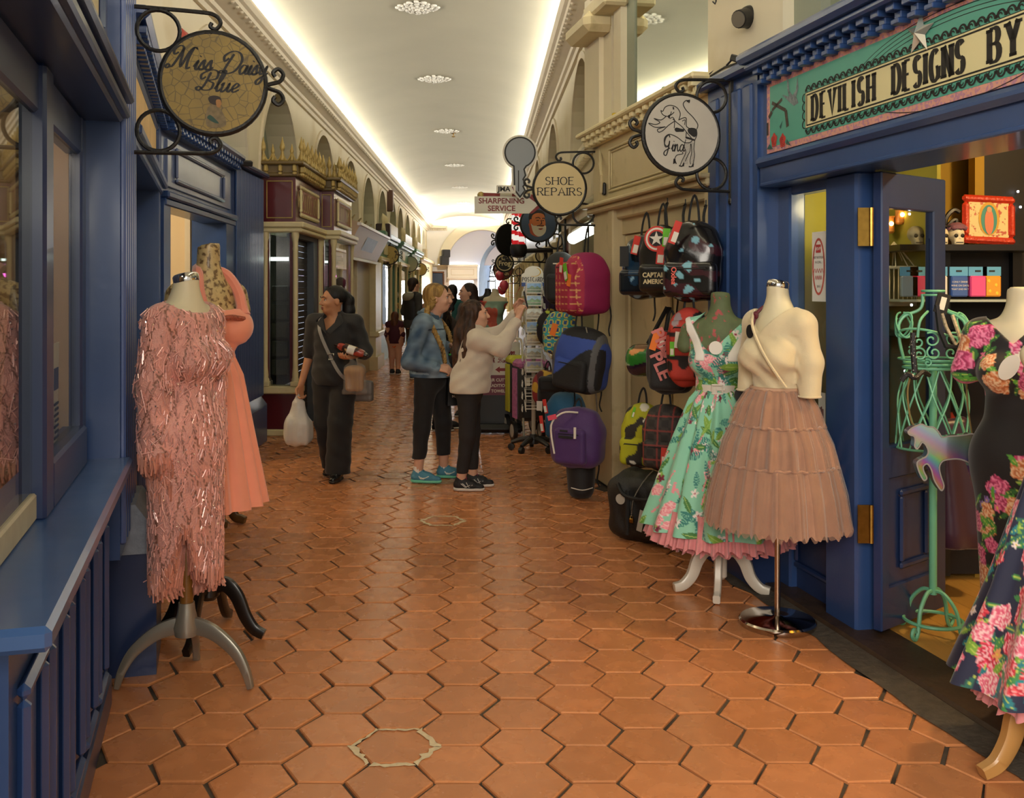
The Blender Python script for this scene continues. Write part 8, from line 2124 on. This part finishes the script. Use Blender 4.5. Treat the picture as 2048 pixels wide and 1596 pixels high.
mb=MB(FT@TR(-c[1]*KR,.127,c[2]))
for x,cz in((-5,-4),(0,-2),(5,-6)):mb.box(((x-1.6)*k,-.001,(cz-16)*k),((x+1.6)*k,0,(cz+10)*k))
mb.obj('printed_figures',mat('print_mixed','6a3a3a',.6,var=.5,vs=60),t)
YS=5.0;BKS=mat('black_shelf','121013',.35)
sf=thing('shelf_unit','black shelf unit with a clear shelf of hanging gift packs, against the mustard wall','shelf',(2.5,YS,0))
for i,(py,th)in enumerate(((492,.03),(598,.012),(662,.02),(905,.03))):
 z=EYE-(py-VPY)*YS/FPX;mb=MB();mb.box((2.05,YS-.2,z-th),(2.86,YS+.2,z));mb.obj('shelf_board',BKS if i!=1 else mat('acrylic','a8b0a8',.2),sf)
for x in(2.06,2.42,2.80):mb=MB();mb.box((x,YS+.16,.05),(x+.05,YS+.2,1.79));mb.obj('upright',BKS,sf)
mb=MB();mb.box((2.06,YS+.2,.05),(2.86,YS+.22,1.79));mb.obj('back_panel',mat('dark_back','1c1718',.7),sf)
c=P(1976,440,5.05);Mf=TR(c)@RY(.05)@RX(-.1);k=5.05/FPX
t=thing('framed_picture','red framed picture of a robed figure on roses, leaning on the top shelf','picture',tuple(c-Vector((0,0,.12))))
mb=MB(Mf);ring(mb,-53*k,53*k,-49*k,49*k,-.02,15*k,.03);mb.obj('frame',mat('frame_red','c23a24',.4,bump=.5,bs=60),t)
mb=MB(Mf);mb.box((-40*k,-.008,-36*k),(40*k,.0,36*k));b=mb.obj('print',mat('print_cream','d8c890',.5,col2='b85a4a',c2=(.56,.6),c2s=40),t)
for i,(nm,col,rx,rz_,z)in enumerate((('halo','c89a30',21,34,2),('mantle','3a8a84',16,30,0),('robe','d07a5a',9,26,-4),('head','c89a70',5,6,20))):
 mb=MB(Mf);mb.add([(rx*k*cos(a),-.0095-.0015*i,(z+rz_*sin(a))*k)for a in np.linspace(0,2*pi,24,endpoint=False)],[tuple(range(24))]);mb.obj(nm,mat('pr_'+nm,col,.5),b)
for i,(px,lab)in enumerate(((1880,'cream sugar skull in a black top hat on the top shelf'),(1912,'cream sugar skull with a purple flowered bonnet beside the red frame'),(1832,'grey skull behind the glass of the open door'))):
 c=P(px,474,4.95);t=thing('skull',lab,'skull',(c[0],c[1],c[2]-.045),0,'skulls on the top shelf',True)
 s=SDF((-.06,-.07,-.02),(.06,.06,.12),.004);s.ell((0,.005,.06),(.04,.045,.042),.01);s.box((0,-.018,.022),(.026,.022,.022),.012,.012)
 for x in(-1,1):s.ell((x*.016,-.042,.05),(.011,.012,.011),.004,op='sub')
 s.ell((0,-.044,.032),(.005,.01,.007),.003,op='sub');s.obj('bone',mat('bone','d8ccae',.5)if i<2 else mat('bone_dim','8a8474',.5),t)
 mb=MB()
 for x in(-1,1):mb.sph((x*.016,-.036,.05),(.010,.006,.010),8,6)
 mb.box((-.018,-.042,.014),(.018,-.039,.018));mb.obj('socket',INK,t)
 if i==0:mb=MB();mb.lathe([(.05,.095),(.05,.1),(.03,.102),(.028,.135)],16);mb.obj('hat',BLACKP,t,True)
 if i==1:
  mb=MB();mb.lathe([(.045,.085),(.042,.105),(.02,.118)],14)
  for j in range(9):mb.sph((.045*cos(j*.7),.03*sin(j*.7),.09),.014,7,5)
  mb.obj('bonnet',mat('bonnet_plum','7a5060',.8),t,True)
p=P(1895,440,5.0);mb=MB();mb.tube(crom([p+Vector((-.02,0,-.12)),p+Vector((-.01,0,.0)),p+Vector((.03,0,.05)),p+Vector((.06,0,.04))],4),.012,6);mb.tube(crom([p+Vector((-.01,0,-.05)),p+Vector((.02,0,-.01)),p+Vector((.045,0,.0)),p+Vector((.04,0,-.03))],4),.011,6)
tag(mb.obj('black_ornament',BLACKP,smooth=True),'black curled ornament standing behind the skulls','ornament')
for i,(px,c1,lab)in enumerate(((1838,'c83a6a','pink gift pack seen through the door glass'),(1876,'e4e0d8','white gift pack at the door edge of the clear shelf'),(1917,'3a5aa0','blue gift pack with white lines of text on the clear shelf'),(1955,'e0508e','pink gift pack with a dancing figure on the clear shelf'),(1983,'e89a2a','orange gift pack with pineapples on the clear shelf'),(1818,'8a9aa8','pale gift pack farthest along the clear shelf'))):
 c=P(px,566,4.82);t=thing('gift_pack',lab,'packet',(c[0],c[1],c[2]-.08),0,'gift packs on the clear shelf',True)
 mb=MB();mb.box((-.042,-.015,.012),(.042,.015,.115),.006);mb.obj('pouch',mat('pack_%d'%i,c1,.2,coat=.5),t);mb=MB();mb.box((-.045,-.004,.115),(.045,.004,.16));mb.obj('hang_card',mat('pack_blue','5aa0cc',.5),t)
 mb=MB();mb.box((-.014,-.006,.135),(.014,-.004,.143));mb.obj('hang_slot',INK,t)
 if i==2:
  for j in range(3):sans(('I ONLY DRINK','WINE ON DAYS','THAT END IN Y')[j],.012,TR(0,-.0165,.085-.018*j),TAGW,t)
 if i==4:
  for x,z in((-.02,.09),(.015,.07),(-.015,.04),(.02,.03)):mb=MB();mb.sph((x,-.0155,z),(.007,.002,.009),6,5);mb.obj('printed_fruit',mat('pine_yellow','e8c83a',.5),t)
p=P(1788,545,5.05);t=thing('bird_cage','white wire bird cage behind the open door','bird cage',(p[0],p[1],1.48),0,None,True);CAGE=mat('cage_white','d0c4aa',.5)
mb=MB();mb.box((-.085,-.085,0),(.085,.085,.03),.005);mb.box((-.085,-.085,.19),(.085,.085,.205),.004);mb.obj('tray',CAGE,t)
bm0=MB();bm0.tube([(0,0,.03),(0,0,.19)],.0028,5);bme=bm0.mesh('cage_bar');bme.materials.append(CAGE)
for i in range(8):
 for sx,sy in((-.08+.0229*i,-.08),(-.08+.0229*i,.08),(-.08,-.08+.0229*i),(.08,-.08+.0229*i)):mk('cage_bar',bme,None,t,TR(sx,sy,0))
for i in range(10):a=2*pi*i/10;mb=MB();mb.tube([(.1*cos(a),.1*sin(a),.2),(.05*cos(a),.05*sin(a),.27),(0,0,.33)],.003,5);mb.obj('roof_wire',CAGE,t)
for i,(px,py)in enumerate(((1778,448),(1800,430),(1822,462))):
 c=P(px,py,5.1);mb=MB();mb.lathe([(.02,-.05),(.028,-.04),(.024,.03),(.03,.04)],12,c);t=thing('candle_lamp',['candle lamp glowing in the gap by the hinges','candle lamp glowing high behind the door glass','candle lamp glowing above the bird cage'][i],'lamp',tuple(c-Vector((0,0,.05))));mb.obj('shade',mat('amber_glass','c88a4a',.3),t,True);mb=MB();mb.sph(c+Vector((0,-.03,0)),.012,8,6);mb.obj('flame',mat('flame_glow','ffc070',.5,emit=14),t)
for i,(px,py)in enumerate(((2036,383),(2041,414),(2036,494),(2024,498),(1819,428),(1823,610),(1810,742))):
 c=P(px,py,5.22 if px>1900 else 4.55);mb=MB();mb.sph(c,.006,8,6);tag(mb.obj('fairy_light',mat('fairy_glow','dfe8ff',.5,emit=12)),'tiny blue-white fairy light in the dark shop','light','fairy lights')
s=SDF((-.2,-.15,0),(.2,.15,.75),.012);s.cap((0,0,.62),(0,0,.12),.07,.16,0,flat=((0,1,0),.6));s.warp(lambda x,y,z:.012*np.sin(45*x+3*z));s.cut((0,0,.04),(0,0,-1));p=P(1910,0,4.85)
t=thing('hanging_garment','dark purple gathered skirt hanging below the black shelf','skirt',(p[0],4.85,.25),0,None,True);s.obj('cloth',mat('plum_satin','3a1838',.35,sheen=.4),t)
s=SDF((-.3,-.2,0),(.3,.2,1.15),.012);s.cap((0,0,1.05),(0,0,.1),.13,.24,0,flat=((0,1,0),.5));s.warp(lambda x,y,z:.012*np.sin(40*x+2*z));s.cut((0,0,.05),(0,0,-1));s.cut((0,0,1.1),(0,0,1))
t=thing('hanging_dress','black dress speckled red behind the green wire form','dress',(2.38,5.25,.3),0,None,True);s.obj('cloth',NYP,t,paint=dye('0e0c0c','0e0c0c','b03a2a',34,6))
# green wire form
GW=mat('mint_wire','6fb894',.45)
pw=P(1866,0,4.38);t=thing('wire_dress_form','mint green scrolled wire dress form on a hooped foot inside the shop','mannequin',(pw[0],4.38,0),radians(-8),None,True)
kz=4.38/FPX;zz=lambda py:EYE-(py-VPY)*kz
pole(t,.20,zz(735),.017,.017,GW)
W_=lambda pts,r=.0055,c=False,nm='scroll_wire':(lambda mb:(mb.tube(crom(pts,5,c),r,6,c),mb.obj(nm,GW,t,True)))(MB())
el=lambda rx,ry,z,a0=0,a1=2*pi,n=16:[(rx*cos(a),ry*sin(a),z)for a in np.linspace(a0,a1,n,endpoint=False)]
W_(el(.045,.045,zz(582)),.006,True,'neck_ring');W_(el(.042,.042,zz(590)),.005,True,'neck_ring');W_(el(.125,.10,zz(735)),.007,True,'waist_ring');W_(el(.122,.098,zz(727)),.006,True,'waist_ring');W_(el(.145,.12,zz(718)),.005,True,'waist_ring')
for sx in(-1,1):
 W_([(sx*.045,0,zz(588)),(sx*.045,0,zz(606)),(sx*.06,0,zz(620)),(sx*.12,0,zz(632)),(sx*.145,0,zz(648)),(sx*.145,0,zz(665)),(sx*.14,0,zz(690)),(sx*.12,0,zz(728))],.007,False,'side_wire')
 W_([(sx*.04,-.06,zz(622)),(sx*.0+sx*.09,-.12,zz(640)),(sx*.10,-.12,zz(672))],.006,False,'strap_wire')
 for q in range(3):W_([(sx*(.125+.03*sin(a+q*.7)*1),.05*cos(a)*(1-.3*q),zz(650)+.055*cos(a+q))for a in np.linspace(0,5.4,12)],.0045,False,'sleeve_scroll')
 for(cx_,py,r0,tw)in((.045,677,.035,1.3),(.095,682,.028,-1.2),(.035,702,.032,-1.3),(.09,706,.03,1.3),(.06,722,.018,1.2),(.12,700,.02,1.2)):
  W_([(sx*(cx_+r0*(1-.8*u)*cos(6.28*tw*u+1)),-.135*sqrt(max(.05,1-(cx_/.17)**2)),zz(py)+r0*(1-.8*u)*sin(6.28*tw*u+1))for u in np.linspace(0,1,12)],.0042)
W_([(.15*cos(a),-.135*abs(sin(a)),zz(665)+.02*sin(2*a))for a in np.linspace(-pi,0,12)],.0055,False,'neckline_wire')
n=12;H=[(zz(735),.11,.09),(zz(790),.145,.12),(zz(840),.15,.125),(zz(895),.158,.13)]
for i in range(n):
 for sg in(1,-1):
  W_([(rx*cos(2*pi*i/n+sg*.9*j/3),ry*sin(2*pi*i/n+sg*.9*j/3),z)for j,(z,rx,ry)in enumerate(H)],.0042,False,'lattice_wire')
W_(el(.158,.13,zz(895)),.006,True,'hem_ring')
for i in range(4):
 a=pi/4+i*pi/2;c_,s_=cos(a),sin(a)
 W_([(0,0,.215),(.05*c_,.05*s_,.212),(.105*c_,.105*s_,.15),(.125*c_,.125*s_,.06),(.15*c_,.15*s_,.028),(.175*c_,.175*s_,.05),(.16*c_,.16*s_,.075),(.145*c_,.145*s_,.06)],.009,False,'leg')
W_(el(.122,.122,.085),.008,True,'foot_ring')
p=P(1884,608,4.20);t=thing('lanyard','black and floral ribbon lanyard draped over the mint wire form','lanyard',tuple(p));mb=MB(TR(p)@RY(.25));mb.box((-.028,-.004,-.04),(.028,.004,.045));mb.obj('card_holder',INK,t);mb=MB(TR(p+Vector((0,-.006,.0)))@RY(.25));mb.box((-.012,-.001,-.025),(.012,.0,.03));mb.obj('card_print',TAGW,t)
mb=MB();mb.tube([p+Vector((0,0,-.04)),P(1893,655,4.20),P(1912,690,4.20),P(1922,680,4.20),P(1905,630,4.24)],.008,5);mb.obj('ribbon',mat('floral_ribbon','b8a88a',.6,var=.5,vs=60),t)
mb=MB();mb.tube([P(1874,610,4.20),P(1880,660,4.20),P(1893,692,4.20),P(1915,694,4.20)],.012,5);mb.obj('black_ribbon',mat('dotted_ribbon','15131a',.6),t)
p=P(1826,700,4.20);mb=MB();mb.tube([P(1826,665,4.20),p,P(1830,745,4.20)],.012,6);mb.tube(crom([P(1803,762,4.17),P(1815,748,4.16),P(1830,756,4.16),P(1845,744,4.18),P(1858,750,4.22)],4),.011,6);tag(mb.obj('dotted_scarf',mat('dotted_black','17151a',.6,col2='d8d4cc',c2=(.64,.66),c2s=90)),'black scarf with white dots tied on the mint wire form','scarf')
p=P(1885,908,4.14);k=4.14/FPX
holo=mat('holographic_vinyl',attr=True,rough=.15,metal=.75,coat=.5)
out=[(-73,46),(-66,53),(-56,58),(-46,61),(-35,56),(-23,55),(-13,46),(-5,35),(8,37),(25,38),(42,40),(54,42),(65,38),(69,28),(68,15),(64,-8),(62,-33),(61,-54),(56,-37),(50,-18),(38,-11),(25,-8),(8,-9),(-5,-13),(-11,-25),(-8,-42),(-2,-61),(-6,-71),(-13,-64),(-22,-48),(-27,-29),(-35,-18),(-43,-23),(-42,-33),(-36,-46),(-41,-51),(-47,-43),(-53,-29),(-55,-15),(-46,-8),(-37,-3),(-33,7),(-38,20),(-45,25),(-50,18),(-55,12),(-60,17),(-59,28),(-61,37),(-70,40)]
o2=crom([(x*k,z*k)for x,z in out],3,True)
t=thing('horse_bag','iridescent silver horse-shaped handbag hanging from the mint wire form','handbag',tuple(p));bm_=bmesh.new()
vs=[bm_.verts.new((x,-.02,z))for x,z in o2];f=bm_.faces.new(vs);r_=bmesh.ops.extrude_face_region(bm_,geom=[f]);bmesh.ops.translate(bm_,vec=(0,.04,0),verts=[v for v in r_['geom']if isinstance(v,bmesh.types.BMVert)])
bmesh.ops.triangulate(bm_,faces=bm_.faces);bmesh.ops.subdivide_edges(bm_,edges=bm_.edges,cuts=2,use_grid_fill=True);me=bpy.data.meshes.new('body');bm_.transform(TR(p));bm_.to_mesh(me);bm_.free()
co=np.array([v.co[:]for v in me.vertices])-np.array(p);h_=(co[:,0]*5+co[:,2]*7+.3*nz(co,20,3))%1
cl_=np.stack([.5+.3*np.cos(6.28*(h_+o_))*(.4+.6*(nz(co,14,5)>.1))for o_ in(0,.33,.66)]+[np.ones(len(co))],1).astype(np.float32);at_=me.color_attributes.new('col','FLOAT_COLOR','POINT');at_.data.foreach_set('color',cl_.ravel());mk('body',me,holo,t)
mb=MB(TR(p+Vector((0,-.0215,0))))
mb.ribbon(o2,.006,None,None,0,closed=True);mb.obj('seam',mat('seam_grey','a09a94',.4),t)
for j in range(9):x,z=(-56+4.5*j)*k,(52+6*sin(j*.4))*k-j*1.6*k;mb=MB(TR(p));mb.box((x,-.012,z-.01),(x+.007,.012,z+.012));mb.obj('mane_tuft',mat('seam_grey'),t)
mb=MB();mb.tube(crom([p+Vector((-50*k,0,50*k)),P(1822,840,4.15),P(1815,790,4.18),P(1820,752,4.20)],5),.004,5);mb.obj('chain',mat('dull_brass_wire'),t);mb=MB();mb.tube(crom([p+Vector((60*k,0,32*k)),P(1935,810,4.15),P(1932,740,4.20),P(1928,690,4.20)],5),.004,5);mb.obj('chain',mat('dull_brass_wire'),t)
# black floral dress and navy floral dress
def rose_print(base,cols,n,seed,span,zr,U,Z,big=(.03,.055)):
 p=Print(U,Z,base);r=random.Random(seed)
 for i in range(n):
  u,w=r.uniform(-.05,span),r.uniform(*zr)
  for j in range(3):p.leaf(u+r.uniform(-.06,.06),w+r.uniform(-.06,.06),r.uniform(.05,.08),r.uniform(.018,.03),r.uniform(0,6.3),r.choice(cols['leaf']),'b8cc5a')
  p.rose(u,w,r.uniform(*big),r.choice(cols['rose']),i)
  if r.random()<.5:p.flower(u+r.uniform(-.09,.09),w+r.uniform(-.09,.09),r.uniform(.014,.024),r.choice(cols['small']),'e8c83a')
 return p.c
FLC=dict(leaf=['3f8a34','5aa83a','2f6a30'],rose=[('e86a98','c83a70','f0a8c0'),('e8a070','c8703a','f0d0a8'),('d85a8a','a82a5a','f08ab0')],small=['8a70b8','e87098','e8e0d0'])
PR=mat('print_crepe',attr=True,rough=.7,sheen=.25)
pb_=(2.19,3.98,0);rzb=radians(-32);SHb=1.43
t=form('dress_form','cream dress form wearing the black rose-printed dress beside the mint wire form',pb_,rzb,SHb,SKINF,.14,None,True);pole(t,.03,.8,.018,.018,CHROME);mb=MB();mb.lathe([(.16,0),(.16,.02),(.03,.035)],30);mb.obj('base_disc',BLACKP,t,True)
Rb=TR(*pb_)@RZ(rzb);rotb=lambda v:v@np.array(Rb.to_3x3()).T+np.array(Rb.translation)
d=thing('black_floral_dress','black wrap dress printed with pink roses and a plain black waist','dress',(pb_[0],pb_[1],.3),rzb)
s=SDF((-.3,-.27,SHb-1.15),(.3,.24,SHb+.05),.0065);torso(s,SHb,.014);s.cap((0,0,SHb-.55),(0,0,.32),.175,.145,.05,flat=((0,1,0),.75))
for sx in(-1,1):s.cap((sx*.15,.01,SHb-.06),(sx*.20,.0,SHb-.2),.062,.058,.03)
s.cut((0,0,.30),(0,0,-1));s.box((0,-.0,SHb+.045),(.075,.5,.105),.005,R=RY(pi/4),op='sub');s.cap((0,.01,SHb-.1),(0,0,SHb+.2),.06,.06,0,op='sub')
v,q=s.nets(1);cb_=rose_print('121014',FLC,85,4,2*pi*.17,(.35,SHb),(np.arctan2(v[:,1],v[:,0])%(2*pi))*.17,v[:,2])
cb_[(v[:,2]<SHb-.30)&(v[:,2]>SHb-.52)]=lin('121014')[:3]
np_mesh('gown',rotb(v),q,PR,d,cb_)
mb=MB(Rb@TR(-.03,-.165,SHb-.17)@RY(.5));mb.add([(.032*cos(a),0,.055*sin(a))for a in np.linspace(0,2*pi,24,endpoint=False)],[tuple(range(24))]);mb.obj('oval_tag',TAGW,d)
pn_=(1.95,3.18,0);t=form('dress_form','dress form on turned beech legs at the frame edge, wearing the navy floral dress',pn_,0,1.40,SKINF,.12,None,False)
BEE=mat('beech_wood','b98a4e',.35,coat=.3,var=.1,st=(2,2,.5));pole(t,.20,.8,.030,.026,BEE)
for a in(188,300,68):leg_obj(t,radians(a),[(.015,.27),(.06,.26),(.10,.20),(.125,.12),(.17,.05),(.225,.022)],.042,(.085,.04),BEE,(-.13,-.02))
d=thing('navy_floral_dress','navy sundress with large pink and red flowers over a pink net petticoat','dress',(pn_[0],pn_[1],.25),0)
Rn=TR(*pn_);NVC=dict(leaf=['3f8a4a','7aa83a','1f7a84','2a6a5a'],rose=[('e8505a','c8243a','f0a8a8'),('f08aa0','e05a78','f8d0d0'),('e84060','b81f3a','f0b0b8')],small=['f0e0dc','e8a060','1f8a94'])
pts,th,U,Z=skirt_pts([(1.05,.11,.09,0,0),(.98,.15,.13,0,0),(.6,.265,.25,0,0),(.285,.385,.36,0,0)],420,210,12,(.004,.03),12)
grid_mesh('skirt',pts+np.array(pn_),PR,d,colors=rose_print('1f2440',NVC,280,9,2*pi*.385,(.26,1.06),U,Z,(.022,.04)))
s=SDF((-.26,-.24,1.02),(.26,.2,1.40),.008);torso(s,1.40,.012);s.cut((0,0,1.035),(0,0,-1));s.cut((0,0,1.3),(0,0,1));v,q=s.nets(1);np_mesh('bodice',v+np.array(pn_),q,PR,d,rose_print('1f2440',NVC,50,19,.9,(1,1.4),(np.arctan2(v[:,1],v[:,0])%6.2832)*.15,v[:,2],(.035,.06)))
ruffle('petticoat_ruffle',.36,.235,.285,.325,8,d,PET,Rn,60,.02)
# things in the window of the shop with the oval sign
c=P(120,785,3.25);mb=MB(FL@TR(-3.2*KL,GZ-.02,c[2])@RX(-.02));mb.box((-.06,0,-.17),(.06,.002,.17));t=tag(mb.obj('window_notice',POS),'narrow white notice with a blue badge inside the blue shop window','notice')
mb=MB(FL@TR(-3.2*KL,GZ-.016,c[2]));mb.box((-.04,.0,.02),(.04,.002,.09));mb.obj('badge',mat('badge_blue','3a4a7a',.5),t)
mb=MB(FL@TR(-3.2*KL,GZ-.016,c[2]));
for j in range(7):mb.box((-.045,.0,-.03-.018*j),(.045-.02*(j%2),.002,-.022-.018*j))
mb.obj('print_lines',INK,t)
s=SDF((-.1,-.1,0),(.1,.1,.62),.008);s.cap((0,0,.55),(0,0,.06),.015,.06,0);s.warp(lambda x,y,z:.006*np.sin(70*x+40*y));q=FL@Vector((-3.25*KL,GZ-.14,1.02));t=thing('folded_scarf','slate grey folded scarf hanging in the blue shop window','scarf',tuple(q),0,None,True);s.obj('cloth',mat('slate_cloth','4a5468',.8),t)
s=SDF((-.3,-.2,0),(.3,.2,1.0),.014);s.cap((0,0,.9),(0,0,.05),.12,.2,0,flat=((0,1,0),.6));s.warp(lambda x,y,z:.012*np.sin(38*x+3*z));q=FL@Vector((-2.45*KL,-.5,.95));t=thing('window_dress','brown satin dress displayed behind the near window pane','dress',tuple(q),radians(70),None,True);s.obj('cloth',mat('brown_satin','7a4a34',.4),t)
c=P(345,62,7.6);mb=MB(TR(c));mb.prism([(-.05,-.12),(.14,-.06),(.10,.0),(-.05,.09)],-.08,.08);tag(mb.obj('red_alarm_box',mat('alarm_red','b0483c',.5)),'red alarm box on the wall behind the mustard hanging sign','alarm box')
c=P(485,326,9.0);mb=MB(TR(c)@RZ(.5)@RX(.3));mb.box((-.09,-.03,-.025),(.09,.03,.025),.008);mb.tube([(-.05,0,-.02),(-.08,.02,-.09)],.008,6);tag(mb.obj('cornice_spotlight',BLACKP),'small black spotlight on top of the blue boarded wall','spotlight')
